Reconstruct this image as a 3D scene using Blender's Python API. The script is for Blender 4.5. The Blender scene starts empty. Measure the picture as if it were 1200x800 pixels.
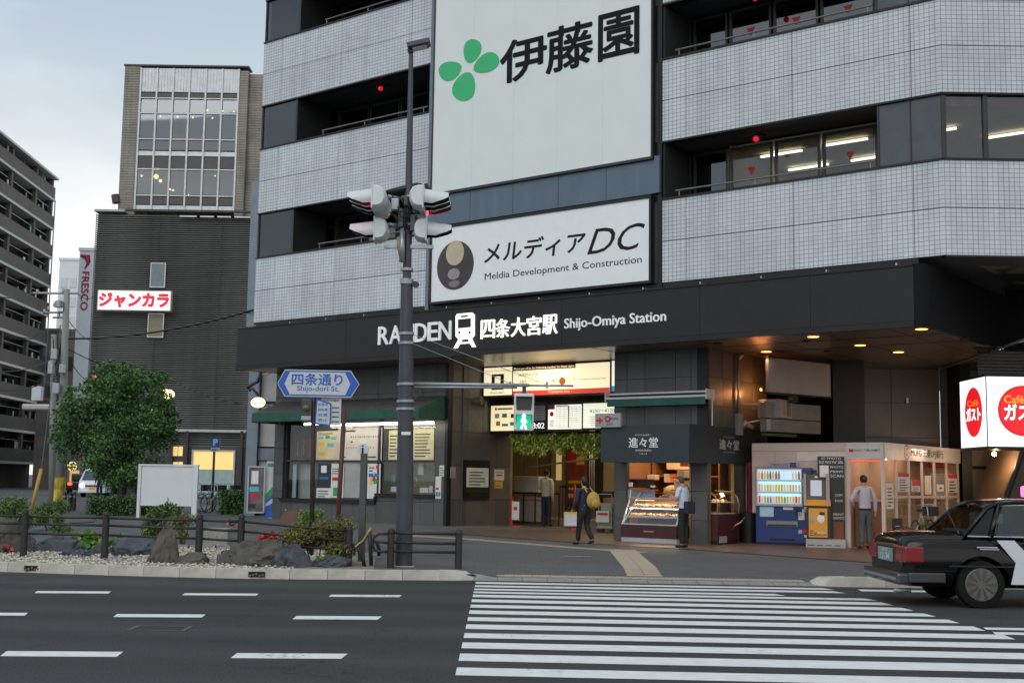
import bpy, bmesh, math, random
from mathutils import Matrix, Vector, noise
random.seed(7)
C = bpy.context.scene.collection
SC = bpy.context.scene
R = math.radians
# ------------------------------------------------------------------ camera
F = 1450.; PITCH = math.atan(163.5 / F); ROLL = .015; CZ = 1.62
cd = bpy.data.cameras.new('camera'); cam = bpy.data.objects.new('camera', cd); C.objects.link(cam)
cd.sensor_width = 36; cd.lens = 36 * F / 1200; cd.clip_start = .1; cd.clip_end = 6000
cam.matrix_world = Matrix.Translation((0, 0, CZ)) @ Matrix.Rotation(R(90) + PITCH, 4, 'X') @ Matrix.Rotation(ROLL, 4, 'Z')
SC.camera = cam
SC.render.engine = 'CYCLES'
SC.cycles.use_denoising = True
SC.cycles.max_bounces = 7; SC.cycles.diffuse_bounces = 4; SC.cycles.glossy_bounces = 3; SC.cycles.transparent_max_bounces = 12
SC.cycles.sample_clamp_indirect = 4.0
SC.view_settings.view_transform = 'Standard'; SC.view_settings.look = 'None'
SC.view_settings.exposure = 0.0; SC.view_settings.gamma = 1.0
# ------------------------------------------------------------------ sky: overcast dusk, broken grey-blue cloud
W_ = bpy.data.worlds.new('World'); SC.world = W_; W_.use_nodes = True
nt = W_.node_tree; nt.nodes.clear()
def N(t, ty, **k):
    n = t.nodes.new(ty)
    for a, b in k.items(): setattr(n, a, b)
    return n
out = N(nt, 'ShaderNodeOutputWorld'); bg1 = N(nt, 'ShaderNodeBackground'); bg2 = N(nt, 'ShaderNodeBackground'); mx = N(nt, 'ShaderNodeMixShader')
sky = N(nt, 'ShaderNodeTexSky', sky_type='NISHITA', sun_disc=False, sun_elevation=R(38), sun_rotation=R(200))
sky.air_density = 1.0; sky.dust_density = 3.0
nt.links.new(sky.outputs[0], bg1.inputs[0]); bg1.inputs[1].default_value = 0.09
tc = N(nt, 'ShaderNodeTexCoord'); mp = N(nt, 'ShaderNodeMapping'); mp.inputs['Scale'].default_value = (1.0, 1.0, 2.6)
mp.inputs['Location'].default_value = (.35, .2, .1)
nz = N(nt, 'ShaderNodeTexNoise'); nz.inputs['Scale'].default_value = 2.6; nz.inputs['Detail'].default_value = 5; nz.inputs['Roughness'].default_value = .5
rp = N(nt, 'ShaderNodeValToRGB'); rp.color_ramp.elements[0].position = .40; rp.color_ramp.elements[1].position = .62
rp.color_ramp.elements[0].color = (.42, .51, .59, 1); rp.color_ramp.elements[1].color = (.80, .83, .85, 1)
e = rp.color_ramp.elements.new(.5); e.color = (.53, .62, .70, 1)
nt.links.new(tc.outputs['Generated'], mp.inputs[0]); nt.links.new(mp.outputs[0], nz.inputs['Vector']); nt.links.new(nz.outputs[0], rp.inputs[0])
sx_ = N(nt, 'ShaderNodeSeparateXYZ'); nt.links.new(tc.outputs['Generated'], sx_.inputs[0])
gr = N(nt, 'ShaderNodeMapRange'); gr.inputs[1].default_value = .02; gr.inputs[2].default_value = .40; gr.inputs[3].default_value = .85; gr.inputs[4].default_value = 0.0; gr.interpolation_type = 'SMOOTHSTEP'
nt.links.new(sx_.outputs['Z'], gr.inputs[0])
n2_ = N(nt, 'ShaderNodeTexNoise'); n2_.inputs['Scale'].default_value = 1.1; n2_.inputs['Detail'].default_value = 3; nt.links.new(mp.outputs[0], n2_.inputs['Vector'])
r2_ = N(nt, 'ShaderNodeMapRange'); r2_.inputs[1].default_value = .35; r2_.inputs[2].default_value = .65; r2_.inputs[3].default_value = .15; r2_.inputs[4].default_value = 1.35; nt.links.new(n2_.outputs[0], r2_.inputs[0])
m2_ = N(nt, 'ShaderNodeMath', operation='MULTIPLY'); m2_.use_clamp = True; nt.links.new(gr.outputs[0], m2_.inputs[0]); nt.links.new(r2_.outputs[0], m2_.inputs[1])
mc_ = N(nt, 'ShaderNodeMix', data_type='RGBA'); nt.links.new(m2_.outputs[0], mc_.inputs[0]); nt.links.new(rp.outputs[0], mc_.inputs[6]); mc_.inputs[7].default_value = (.96, .94, .89, 1)
nt.links.new(mc_.outputs[2], bg2.inputs[0]); bg2.inputs[1].default_value = 1.24
mx.inputs[0].default_value = .9
nt.links.new(bg1.outputs[0], mx.inputs[1]); nt.links.new(bg2.outputs[0], mx.inputs[2]); nt.links.new(mx.outputs[0], out.inputs[0])
sd = bpy.data.lights.new('sun', 'SUN'); sun = bpy.data.objects.new('sun', sd); C.objects.link(sun)
sd.energy = 0.9; sd.angle = R(45); sd.color = (1, .97, .93)
_se, _sr = R(38), R(200)
_d = Vector((math.sin(_sr) * math.cos(_se), math.cos(_sr) * math.cos(_se), math.sin(_se)))
sun.rotation_euler = (-_d).to_track_quat('-Z', 'Y').to_euler()

# ------------------------------------------------------------------ geometry of the place: pixels of the 1200x800 photo to points
def ray(px, py):
    x = px - 600; y = -(py - 400); c, s = math.cos(ROLL), math.sin(ROLL)
    xr = x * c - y * s; yr = x * s + y * c; cp, sp = math.cos(PITCH), math.sin(PITCH)
    return (xr, F * cp - yr * sp, F * sp + yr * cp)
def ground(px, py, z=0.):
    d = ray(px, py); t = (z - CZ) / d[2]; return Vector((d[0] * t, d[1] * t, z))
def cl(a, b=0., c=1.): return max(b, min(c, a))
def gz(x, y):
    low = cl((x + .75) / .4) * cl((5.5 - x) / .4) * .095 * (1 - cl((y - 20.5) / 1.8))      # lowered at the crossing
    return .12 + .0055 * cl(y - 20.5, 0, 12) + .155 * cl((2.7 - x) / 3.6) * cl((y - 22) / 11) - low
def G(px, py, dz=0.):
    z = .12
    for _ in range(12):
        p = ground(px, py, z + dz); z = gz(p.x, p.y)
    return Vector((p.x, p.y, z + dz))
def Dp(px, py, Y):                       # the point seen at a pixel at distance Y
    d = ray(px, py); t = Y / d[1]; return Vector((d[0] * t, Y, CZ + d[2] * t))
BA = R(52.45); BR = BA - R(90)
U = (math.sin(BA), -math.cos(BA)); V = (math.cos(BA), math.sin(BA))
O = ground(560, 617.4, .35)
def A(px, py, v=0.):
    d = ray(px, py); t = (v + O[0]*V[0] + O[1]*V[1]) / (d[0]*V[0] + d[1]*V[1])
    return ((d[0]*t - O[0]) * U[0] + (d[1]*t - O[1]) * U[1], CZ + d[2]*t)
def B(px, py, u=0.):
    d = ray(px, py); t = (u + O[0]*U[0] + O[1]*U[1]) / (d[0]*U[0] + d[1]*U[1])
    return ((d[0]*t - O[0]) * V[0] + (d[1]*t - O[1]) * V[1], CZ + d[2]*t)
def W(u, v, z=0.): return Vector((O[0] + u*U[0] + v*V[0], O[1] + u*U[1] + v*V[1], z))
def L(x, y):                             # world to building frame
    return ((x - O[0])*U[0] + (y - O[1])*U[1], (x - O[0])*V[0] + (y - O[1])*V[1])
def gW(u, v):
    p = W(u, v); return gz(p.x, p.y)

# ------------------------------------------------------------------ materials
def lin(h):
    h = h.lstrip('#'); r = []
    for i in (0, 2, 4):
        c = int(h[i:i+2], 16) / 255.; r.append(c / 12.92 if c <= .04045 else ((c + .055) / 1.055) ** 2.4)
    return tuple(r)
_m = {}
def M(name, col=(.5, .5, .5), rough=.6, metal=0., emit=0., ecol=None, var=.12, scale=3., bump=0., bscale=40., coat=0., spec=.5, streak=0.):
    if name in _m: return _m[name]
    if isinstance(col, str): col = lin(col)
    m = bpy.data.materials.new(name); m.use_nodes = True; t = m.node_tree; b = t.nodes['Principled BSDF']
    b.inputs['Roughness'].default_value = rough; b.inputs['Metallic'].default_value = metal
    b.inputs['Specular IOR Level'].default_value = spec
    if coat: b.inputs['Coat Weight'].default_value = coat; b.inputs['Coat Roughness'].default_value = .04
    co = N(t, 'ShaderNodeTexCoord')
    n = N(t, 'ShaderNodeTexNoise'); n.inputs['Scale'].default_value = scale; n.inputs['Detail'].default_value = 6; n.inputs['Roughness'].default_value = .6
    mpn = N(t, 'ShaderNodeMapping')
    if streak: mpn.inputs['Scale'].default_value = (1, 1, 1 / (1 + streak))
    t.links.new(co.outputs['Object'], mpn.inputs[0]); t.links.new(mpn.outputs[0], n.inputs['Vector'])
    r = N(t, 'ShaderNodeValToRGB'); r.color_ramp.elements[0].position = .3; r.color_ramp.elements[1].position = .7
    r.color_ramp.elements[0].color = tuple(c * (1 - var) for c in col) + (1,); r.color_ramp.elements[1].color = tuple(min(1, c * (1 + var)) for c in col) + (1,)
    t.links.new(n.outputs[0], r.inputs[0]); t.links.new(r.outputs[0], b.inputs['Base Color'])
    if bump:
        n2 = N(t, 'ShaderNodeTexNoise'); n2.inputs['Scale'].default_value = bscale; n2.inputs['Detail'].default_value = 4
        bp = N(t, 'ShaderNodeBump'); bp.inputs['Strength'].default_value = bump; bp.inputs['Distance'].default_value = .02
        t.links.new(co.outputs['Object'], n2.inputs['Vector']); t.links.new(n2.outputs[0], bp.inputs['Height']); t.links.new(bp.outputs[0], b.inputs['Normal'])
    if emit:
        ec = ecol or col
        if isinstance(ec, str): ec = lin(ec)
        b.inputs['Emission Color'].default_value = tuple(ec) + (1,); b.inputs['Emission Strength'].default_value = emit
    _m[name] = m; return m
def glass(name, tint=(.8, .85, .85), refl=.25, alpha=.8, rough=.02):
    if name in _m: return _m[name]
    m = bpy.data.materials.new(name); m.use_nodes = True; t = m.node_tree; t.nodes.clear()
    o = N(t, 'ShaderNodeOutputMaterial'); tr = N(t, 'ShaderNodeBsdfTransparent'); gl = N(t, 'ShaderNodeBsdfGlossy'); mi = N(t, 'ShaderNodeMixShader')
    fr = N(t, 'ShaderNodeFresnel'); fr.inputs[0].default_value = 1.45; ad = N(t, 'ShaderNodeMath', operation='ADD'); ad.inputs[1].default_value = refl; ad.use_clamp = True
    ge = N(t, 'ShaderNodeNewGeometry'); iv = N(t, 'ShaderNodeMath', operation='SUBTRACT'); iv.inputs[0].default_value = 1; t.links.new(ge.outputs['Backfacing'], iv.inputs[1]); mu = N(t, 'ShaderNodeMath', operation='MULTIPLY')
    gl.inputs['Roughness'].default_value = rough; gl.inputs['Color'].default_value = (.9, .95, 1, 1)
    tr.inputs[0].default_value = tuple(c * alpha for c in tint) + (1,)
    t.links.new(fr.outputs[0], ad.inputs[0]); t.links.new(ad.outputs[0], mu.inputs[0]); t.links.new(iv.outputs[0], mu.inputs[1]); t.links.new(mu.outputs[0], mi.inputs[0]); t.links.new(tr.outputs[0], mi.inputs[1]); t.links.new(gl.outputs[0], mi.inputs[2])
    t.links.new(mi.outputs[0], o.inputs[0]); _m[name] = m; return m
def brickmat(name, c1, c2, mortar, w, h, ms=.06, rough=.5, offset=0., bump=.4, spec=.5, var=.5, dirt=.15):
    """small tiles too fine to pick apart, on the face's own metric UV"""
    if name in _m: return _m[name]
    c1, c2, mortar = [lin(c) if isinstance(c, str) else c for c in (c1, c2, mortar)]
    m = bpy.data.materials.new(name); m.use_nodes = True; t = m.node_tree; b = t.nodes['Principled BSDF']
    b.inputs['Roughness'].default_value = rough; b.inputs['Specular IOR Level'].default_value = spec
    uv = N(t, 'ShaderNodeUVMap'); uv.uv_map = 'UVMap'
    k = N(t, 'ShaderNodeTexBrick'); k.offset = offset; k.squash = 1
    k.inputs['Color1'].default_value = c1 + (1,); k.inputs['Color2'].default_value = c2 + (1,); k.inputs['Mortar'].default_value = mortar + (1,)
    k.inputs['Scale'].default_value = 1; k.inputs['Brick Width'].default_value = w; k.inputs['Row Height'].default_value = h
    k.inputs['Mortar Size'].default_value = ms * min(w, h) ; k.inputs['Mortar Smooth'].default_value = .3; k.inputs['Bias'].default_value = 0
    t.links.new(uv.outputs[0], k.inputs['Vector'])
    co = N(t, 'ShaderNodeTexCoord'); n = N(t, 'ShaderNodeTexNoise'); n.inputs['Scale'].default_value = .8; n.inputs['Detail'].default_value = 6
    t.links.new(co.outputs['Object'], n.inputs['Vector'])
    r = N(t, 'ShaderNodeMapRange'); r.inputs[1].default_value = .3; r.inputs[2].default_value = .7; r.inputs[3].default_value = 1 - dirt; r.inputs[4].default_value = 1 + dirt * .4
    t.links.new(n.outputs[0], r.inputs[0])
    oi = N(t, 'ShaderNodeObjectInfo'); ro = N(t, 'ShaderNodeMapRange'); ro.inputs[3].default_value = .95; ro.inputs[4].default_value = 1.04; t.links.new(oi.outputs['Random'], ro.inputs[0])
    ms_ = N(t, 'ShaderNodeMapping'); ms_.inputs['Scale'].default_value = (3.5, 3.5, .25); n3 = N(t, 'ShaderNodeTexNoise'); n3.inputs['Scale'].default_value = 1; n3.inputs['Detail'].default_value = 4; t.links.new(co.outputs['Object'], ms_.inputs[0]); t.links.new(ms_.outputs[0], n3.inputs['Vector'])
    r3 = N(t, 'ShaderNodeMapRange'); r3.inputs[1].default_value = .45; r3.inputs[2].default_value = .75; r3.inputs[3].default_value = 1.0; r3.inputs[4].default_value = 1 - dirt*1.2; t.links.new(n3.outputs[0], r3.inputs[0])
    q1 = N(t, 'ShaderNodeMath', operation='MULTIPLY'); q2 = N(t, 'ShaderNodeMath', operation='MULTIPLY'); t.links.new(r.outputs[0], q1.inputs[0]); t.links.new(ro.outputs[0], q1.inputs[1]); t.links.new(q1.outputs[0], q2.inputs[0]); t.links.new(r3.outputs[0], q2.inputs[1])
    mxx = N(t, 'ShaderNodeVectorMath', operation='SCALE'); t.links.new(k.outputs['Color'], mxx.inputs[0]); t.links.new(q2.outputs[0], mxx.inputs['Scale'])
    t.links.new(mxx.outputs[0], b.inputs['Base Color'])
    if bump:
        bp = N(t, 'ShaderNodeBump'); bp.invert = True; bp.inputs['Strength'].default_value = bump; bp.inputs['Distance'].default_value = .01
        t.links.new(k.outputs['Fac'], bp.inputs['Height']); t.links.new(bp.outputs[0], b.inputs['Normal'])
    _m[name] = m; return m

# ------------------------------------------------------------------ mesh helpers
class MB:
    def __init__(s): s.v = []; s.f = []; s.mi = []; s.xf = None
    def add(s, vs, fs, mi=0):
        o = len(s.v)
        for p in vs:
            p = Vector(p); s.v.append(s.xf @ p if s.xf else p)
        for f in fs: s.f.append([i + o for i in f]); s.mi.append(mi)
        return s
    def box(s, x0, y0, z0, x1, y1, z1, mi=0):
        if x0 > x1: x0, x1 = x1, x0
        if y0 > y1: y0, y1 = y1, y0
        if z0 > z1: z0, z1 = z1, z0
        return s.add([(x0,y0,z0),(x1,y0,z0),(x1,y1,z0),(x0,y1,z0),(x0,y0,z1),(x1,y0,z1),(x1,y1,z1),(x0,y1,z1)],
                     [(0,3,2,1),(4,5,6,7),(0,1,5,4),(1,2,6,5),(2,3,7,6),(3,0,4,7)], mi)
    def quad(s, a, b, c, d, mi=0): return s.add([a, b, c, d], [(0, 1, 2, 3)], mi)
    def prism(s, poly, z0, z1, mi=0):           # polygon in xy (ccw), extruded in z; z may be a function of (x,y)
        n = len(poly); g = lambda z, p: z(p[0], p[1]) if callable(z) else z
        vs = [(p[0], p[1], g(z0, p)) for p in poly] + [(p[0], p[1], g(z1, p)) for p in poly]
        fs = [tuple(range(n))[::-1], tuple(range(n, 2*n))] + [(i, (i+1) % n, n+(i+1) % n, n+i) for i in range(n)]
        return s.add(vs, fs, mi)
    def prismy(s, poly, y0, y1, mi=0):          # polygon in xz (ccw seen from -y), extruded in y
        n = len(poly); vs = [(p[0], y0, p[1]) for p in poly] + [(p[0], y1, p[1]) for p in poly]
        fs = [tuple(range(n)), tuple(range(n, 2*n))[::-1]] + [((i+1) % n, i, n+i, n+(i+1) % n) for i in range(n)]
        return s.add(vs, fs, mi)
    def tube(s, pts, rad, n=8, mi=0, cap=True):
        pts = [Vector(p) for p in pts]
        if not isinstance(rad, (list, tuple)): rad = [rad] * len(pts)
        vs = []; prev = None
        for i, p in enumerate(pts):
            a = pts[max(0, i-1)]; b = pts[min(len(pts)-1, i+1)]; d = (b - a).normalized()
            if prev is None:
                ref = Vector((0, 0, 1)) if abs(d.z) < .9 else Vector((1, 0, 0)); x = d.cross(ref).normalized()
            else: x = (prev - d * prev.dot(d)).normalized()
            prev = x; y = d.cross(x)
            for k in range(n):
                t = 2 * math.pi * k / n; vs.append(p + (x * math.cos(t) + y * math.sin(t)) * rad[i])
        fs = []
        for i in range(len(pts) - 1):
            for k in range(n): fs.append((i*n+k, i*n+(k+1) % n, (i+1)*n+(k+1) % n, (i+1)*n+k))
        if cap: fs.append(tuple(range(n))[::-1]); fs.append(tuple(range((len(pts)-1)*n, len(pts)*n)))
        return s.add(vs, fs, mi)
    def ball(s, c, r, nu=10, nv=6, sc=(1, 1, 1), mi=0):
        vs = [(c[0], c[1], c[2] - r*sc[2])]
        for j in range(1, nv):
            ph = math.pi * j / nv - math.pi/2
            for i in range(nu):
                th = 2*math.pi*i/nu
                vs.append((c[0] + r*sc[0]*math.cos(ph)*math.cos(th), c[1] + r*sc[1]*math.cos(ph)*math.sin(th), c[2] + r*sc[2]*math.sin(ph)))
        vs.append((c[0], c[1], c[2] + r*sc[2])); fs = []
        for i in range(nu): fs.append((0, 1+(i+1) % nu, 1+i))
        for j in range(nv-2):
            for i in range(nu): fs.append((1+j*nu+i, 1+j*nu+(i+1) % nu, 1+(j+1)*nu+(i+1) % nu, 1+(j+1)*nu+i))
        t = len(vs)-1
        for i in range(nu): fs.append((1+(nv-2)*nu+i, 1+(nv-2)*nu+(i+1) % nu, t))
        return s.add(vs, fs, mi)
    def build(s, name, mats, parent=None, smooth=False, loc=None, rotz=0., bevel=0., kind=None):
        me = bpy.data.meshes.new(name); me.from_pydata([tuple(p) for p in s.v], [], s.f)
        if not isinstance(mats, (list, tuple)): mats = [mats]
        for m in mats: me.materials.append(m)
        me.polygons.foreach_set('material_index', s.mi)
        if bevel:
            bm = bmesh.new(); bm.from_mesh(me); bmesh.ops.remove_doubles(bm, verts=bm.verts, dist=1e-5)
            bmesh.ops.bevel(bm, geom=[e for e in bm.edges if e.is_manifold and e.calc_face_angle(0) > .5], offset=bevel, segments=2, profile=.6, affect='EDGES', clamp_overlap=True)
            bm.to_mesh(me); bm.free()
        if smooth is True: me.polygons.foreach_set('use_smooth', [True] * len(me.polygons))
        elif smooth: me.polygons.foreach_set('use_smooth', [True] * len(me.polygons)); me.set_sharp_from_angle(angle=R(smooth))
        uvl = me.uv_layers.new(name='UVMap'); data = []
        Z = Vector((0, 0, 1))
        for p in me.polygons:
            n = p.normal
            if abs(n.z) > .7: t = Vector((1, 0, 0)); w = Vector((0, 1, 0))
            else: t = Z.cross(n).normalized(); w = Z
            for vi in p.vertices:
                q = me.vertices[vi].co; data += [q.dot(t), q.dot(w)]
        uvl.data.foreach_set('uv', data); me.update()
        o = bpy.data.objects.new(name, me); C.objects.link(o)
        if parent: o.parent = parent
        if loc is not None: o.location = loc
        o.rotation_euler.z = rotz
        if kind: o['kind'] = kind
        return o
def tag(o, label, cat, group=None):
    o['label'] = label; o['category'] = cat
    if group: o['group'] = group
    return o
def thing(name, label, cat, loc=(0, 0, 0), rotz=0., group=None):
    o = bpy.data.objects.new(name, None); C.objects.link(o); o.location = loc; o.rotation_euler.z = rotz; o.empty_display_size = .2
    return tag(o, label, cat, group)
def copytree(o, parent=None):
    c = o.copy(); C.objects.link(c)
    if parent: c.parent = parent
    for ch in list(o.children): copytree(ch, c)
    return c
def struct(o): o['kind'] = 'structure'; return o
def inst(src, parent, loc, scale=None, rotz=None):    # a copy of a part sharing its mesh
    c = src.copy(); C.objects.link(c); c.parent = parent; c.location = loc
    if scale: c.scale = scale
    if rotz is not None: c.rotation_euler.z = rotz
    return c
def box(name, mat, parent, x0, y0, z0, x1, y1, z1, bevel=0., **k): return MB().box(x0, y0, z0, x1, y1, z1).build(name, mat, parent, bevel=bevel, **k)
_tc = {}
def text(s, x0, z0, x1, z1, y, mat, parent, name='lettering', ext=.004, bold=0., shear=0., uniform=False):
    """flat lettering standing in the parent's xz plane, facing -y, fitted into a rectangle"""
    cb = bold; bold = 0.
    key = (s, bold, shear, ext)
    if key not in _tc:
        c = bpy.data.curves.new('t', 'FONT'); c.body = s; c.offset = bold; c.shear = shear; c.resolution_u = 3
        o = bpy.data.objects.new('t', c); C.objects.link(o); bpy.context.view_layer.update()
        me = bpy.data.meshes.new_from_object(o.evaluated_get(bpy.context.evaluated_depsgraph_get()))
        vs = [tuple(v.co) for v in me.vertices]; fs = [tuple(p.vertices) for p in me.polygons]
        bpy.data.objects.remove(o); bpy.data.curves.remove(c); bpy.data.meshes.remove(me)
        _tc[key] = (vs, fs)
    vs, fs = _tc[key]
    xs = [v[0] for v in vs]; ys = [v[1] for v in vs]
    sx = (x1 - x0) / max(1e-6, max(xs) - min(xs)); sz = (z1 - z0) / max(1e-6, max(ys) - min(ys))
    if uniform: sx = sz = min(sx, sz)
    ox = (x0 + x1) / 2 - (max(xs) + min(xs)) / 2 * sx; oz = (z0 + z1) / 2 - (max(ys) + min(ys)) / 2 * sz
    n = len(vs)
    front = [(v[0]*sx + ox, y - ext, v[1]*sz + oz) for v in vs]
    mb = MB().add(front, fs)
    if cb:                                     # heavier strokes for kanji and kana: the outline repeated a hair apart
        for q in range(8):
            dx, dz = math.cos(q*.785)*cb*sx, math.sin(q*.785)*cb*sz
            mb.add([(p[0]+dx, p[1]+.0004*(q+1), p[2]+dz) for p in front], fs)
    if ext > .01:                              # raised letters get their sides
        cnt = {}
        for f in fs:
            for i in range(len(f)):
                a, b = f[i], f[(i+1) % len(f)]; cnt[(a, b)] = 1
        back = [(p[0], y, p[2]) for p in front]
        sides = [(b, a, a+n, b+n) for (a, b) in cnt if (b, a) not in cnt]
        mb.add(front + back, sides)
    return mb.build(name, mat, parent)
def lerp(a, b, t): return a + (b - a) * t
def wire(a, b, sag, n=10):
    a, b = Vector(a), Vector(b); return [a.lerp(b, i/n) - Vector((0, 0, 4*sag*(i/n)*(1-i/n))) for i in range(n+1)]
def area(name, loc, target, size, energy, col, sy=None):
    l = bpy.data.lights.new(name, 'AREA'); l.energy = energy; l.color = col; l.size = size
    if sy: l.shape = 'RECTANGLE'; l.size_y = sy
    o = bpy.data.objects.new(name, l); C.objects.link(o); o.location = loc
    o.rotation_euler = (Vector(target) - Vector(loc)).to_track_quat('-Z', 'Y').to_euler(); return o
def bulb(name, loc, energy, col, r=.05):
    l = bpy.data.lights.new(name, 'POINT'); l.energy = energy; l.color = col; l.shadow_soft_size = r
    o = bpy.data.objects.new(name, l); C.objects.link(o); o.location = loc; return o
# ================================================================== GROUND
def surfmat(name, c, var=.25, speck=.5, rough=.85, patches=True, uvbrick=None, bump=.35):
    m = bpy.data.materials.new(name); m.use_nodes = True; t = m.node_tree; b = t.nodes['Principled BSDF']; b.inputs['Roughness'].default_value = rough
    if isinstance(c, str): c = lin(c)
    co = N(t, 'ShaderNodeTexCoord')
    a = N(t, 'ShaderNodeTexNoise'); a.inputs['Scale'].default_value = .35; a.inputs['Detail'].default_value = 7; a.inputs['Roughness'].default_value = .65
    f = N(t, 'ShaderNodeTexNoise'); f.inputs['Scale'].default_value = 45; f.inputs['Detail'].default_value = 3
    mp_ = N(t, 'ShaderNodeMapping'); mp_.inputs['Scale'].default_value = (.25, 1, 1)
    t.links.new(co.outputs['Object'], mp_.inputs[0]); t.links.new(mp_.outputs[0], a.inputs['Vector']); t.links.new(co.outputs['Object'], f.inputs['Vector'])
    r1 = N(t, 'ShaderNodeMapRange'); r1.inputs[1].default_value = .3; r1.inputs[2].default_value = .7; r1.inputs[3].default_value = 1-var; r1.inputs[4].default_value = 1+var
    r2 = N(t, 'ShaderNodeMapRange'); r2.inputs[1].default_value = .3; r2.inputs[2].default_value = .7; r2.inputs[3].default_value = 1-speck; r2.inputs[4].default_value = 1+speck
    t.links.new(a.outputs[0], r1.inputs[0]); t.links.new(f.outputs[0], r2.inputs[0])
    mu = N(t, 'ShaderNodeMath', operation='MULTIPLY'); t.links.new(r1.outputs[0], mu.inputs[0]); t.links.new(r2.outputs[0], mu.inputs[1])
    sc_ = N(t, 'ShaderNodeVectorMath', operation='SCALE'); t.links.new(mu.outputs[0], sc_.inputs['Scale'])
    hsrc = f.outputs[0]
    if uvbrick:
        k = N(t, 'ShaderNodeTexBrick'); w, h, c2, mo = uvbrick; k.inputs['Scale'].default_value = 1; k.inputs['Brick Width'].default_value = w; k.inputs['Row Height'].default_value = h
        k.inputs['Color1'].default_value = tuple(c) + (1,); k.inputs['Color2'].default_value = lin(c2) + (1,); k.inputs['Mortar'].default_value = lin(mo) + (1,)
        k.inputs['Mortar Size'].default_value = .004; k.inputs['Bias'].default_value = -.1
        t.links.new(co.outputs['Object'], k.inputs['Vector']); t.links.new(k.outputs['Color'], sc_.inputs[0])
    else: sc_.inputs[0].default_value = c
    t.links.new(sc_.outputs[0], b.inputs['Base Color'])
    bp = N(t, 'ShaderNodeBump'); bp.inputs['Strength'].default_value = bump; bp.inputs['Distance'].default_value = .004; t.links.new(hsrc, bp.inputs['Height']); t.links.new(bp.outputs[0], b.inputs['Normal'])
    return m
m_asph = surfmat('asphalt', (.040, .041, .043), .30, .5, .85)
def add_wear(m):
    t = m.node_tree; b = t.nodes['Principled BSDF']; src = b.inputs['Base Color'].links[0].from_socket; co = N(t, 'ShaderNodeTexCoord')
    w = N(t, 'ShaderNodeTexWave', wave_type='BANDS', bands_direction='Y'); w.inputs['Scale'].default_value = .17; w.inputs['Distortion'].default_value = 1.5; w.inputs['Detail'].default_value = 2; w.inputs['Phase Offset'].default_value = 1.0
    mp_ = N(t, 'ShaderNodeMapping'); mp_.inputs['Scale'].default_value = (.08, 1, 1); t.links.new(co.outputs['Object'], mp_.inputs[0]); t.links.new(mp_.outputs[0], w.inputs['Vector'])
    r = N(t, 'ShaderNodeMapRange'); r.inputs[3].default_value = .86; r.inputs[4].default_value = 1.12; t.links.new(w.outputs['Fac'], r.inputs[0])
    v = N(t, 'ShaderNodeTexVoronoi', feature='DISTANCE_TO_EDGE'); v.inputs['Scale'].default_value = .33; n = N(t, 'ShaderNodeTexNoise'); n.inputs['Scale'].default_value = 3; n.inputs['Detail'].default_value = 5
    ad = N(t, 'ShaderNodeVectorMath', operation='ADD'); sc = N(t, 'ShaderNodeVectorMath', operation='SCALE'); sc.inputs['Scale'].default_value = .5; t.links.new(co.outputs['Object'], n.inputs['Vector']); t.links.new(n.outputs['Color'], sc.inputs[0]); t.links.new(co.outputs['Object'], ad.inputs[0]); t.links.new(sc.outputs[0], ad.inputs[1]); t.links.new(ad.outputs[0], v.inputs['Vector'])
    rv = N(t, 'ShaderNodeMapRange'); rv.inputs[1].default_value = .0; rv.inputs[2].default_value = .006; rv.inputs[3].default_value = .62; rv.inputs[4].default_value = 1.0; t.links.new(v.outputs['Distance'], rv.inputs[0])
    sp = N(t, 'ShaderNodeTexNoise'); sp.inputs['Scale'].default_value = .9; sp.inputs['Detail'].default_value = 2; t.links.new(co.outputs['Object'], sp.inputs['Vector']); rs = N(t, 'ShaderNodeMapRange'); rs.inputs[1].default_value = .64; rs.inputs[2].default_value = .72; rs.inputs[3].default_value = 1.; rs.inputs[4].default_value = .72; t.links.new(sp.outputs[0], rs.inputs[0])
    a = N(t, 'ShaderNodeMath', operation='MULTIPLY'); c = N(t, 'ShaderNodeMath', operation='MULTIPLY'); t.links.new(r.outputs[0], a.inputs[0]); t.links.new(rv.outputs[0], a.inputs[1]); t.links.new(a.outputs[0], c.inputs[0]); t.links.new(rs.outputs[0], c.inputs[1])
    o = N(t, 'ShaderNodeVectorMath', operation='SCALE'); t.links.new(src, o.inputs[0]); t.links.new(c.outputs[0], o.inputs['Scale']); t.links.new(o.outputs[0], b.inputs['Base Color'])
add_wear(m_asph); m_asph.node_tree.nodes['Principled BSDF'].inputs['Specular IOR Level'].default_value = .3
m_asph2 = surfmat('side_asphalt', (.085, .086, .09), .2, .3, .85)
m_pave = surfmat('pavers', '#595b5d', .16, .18, .72, uvbrick=(.20, .10, '#4c4e52', '#3a3b3d'))
m_paint = M('road_paint', (.72, .73, .72), .6, var=.10, scale=6, bump=.2, bscale=60)
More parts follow.
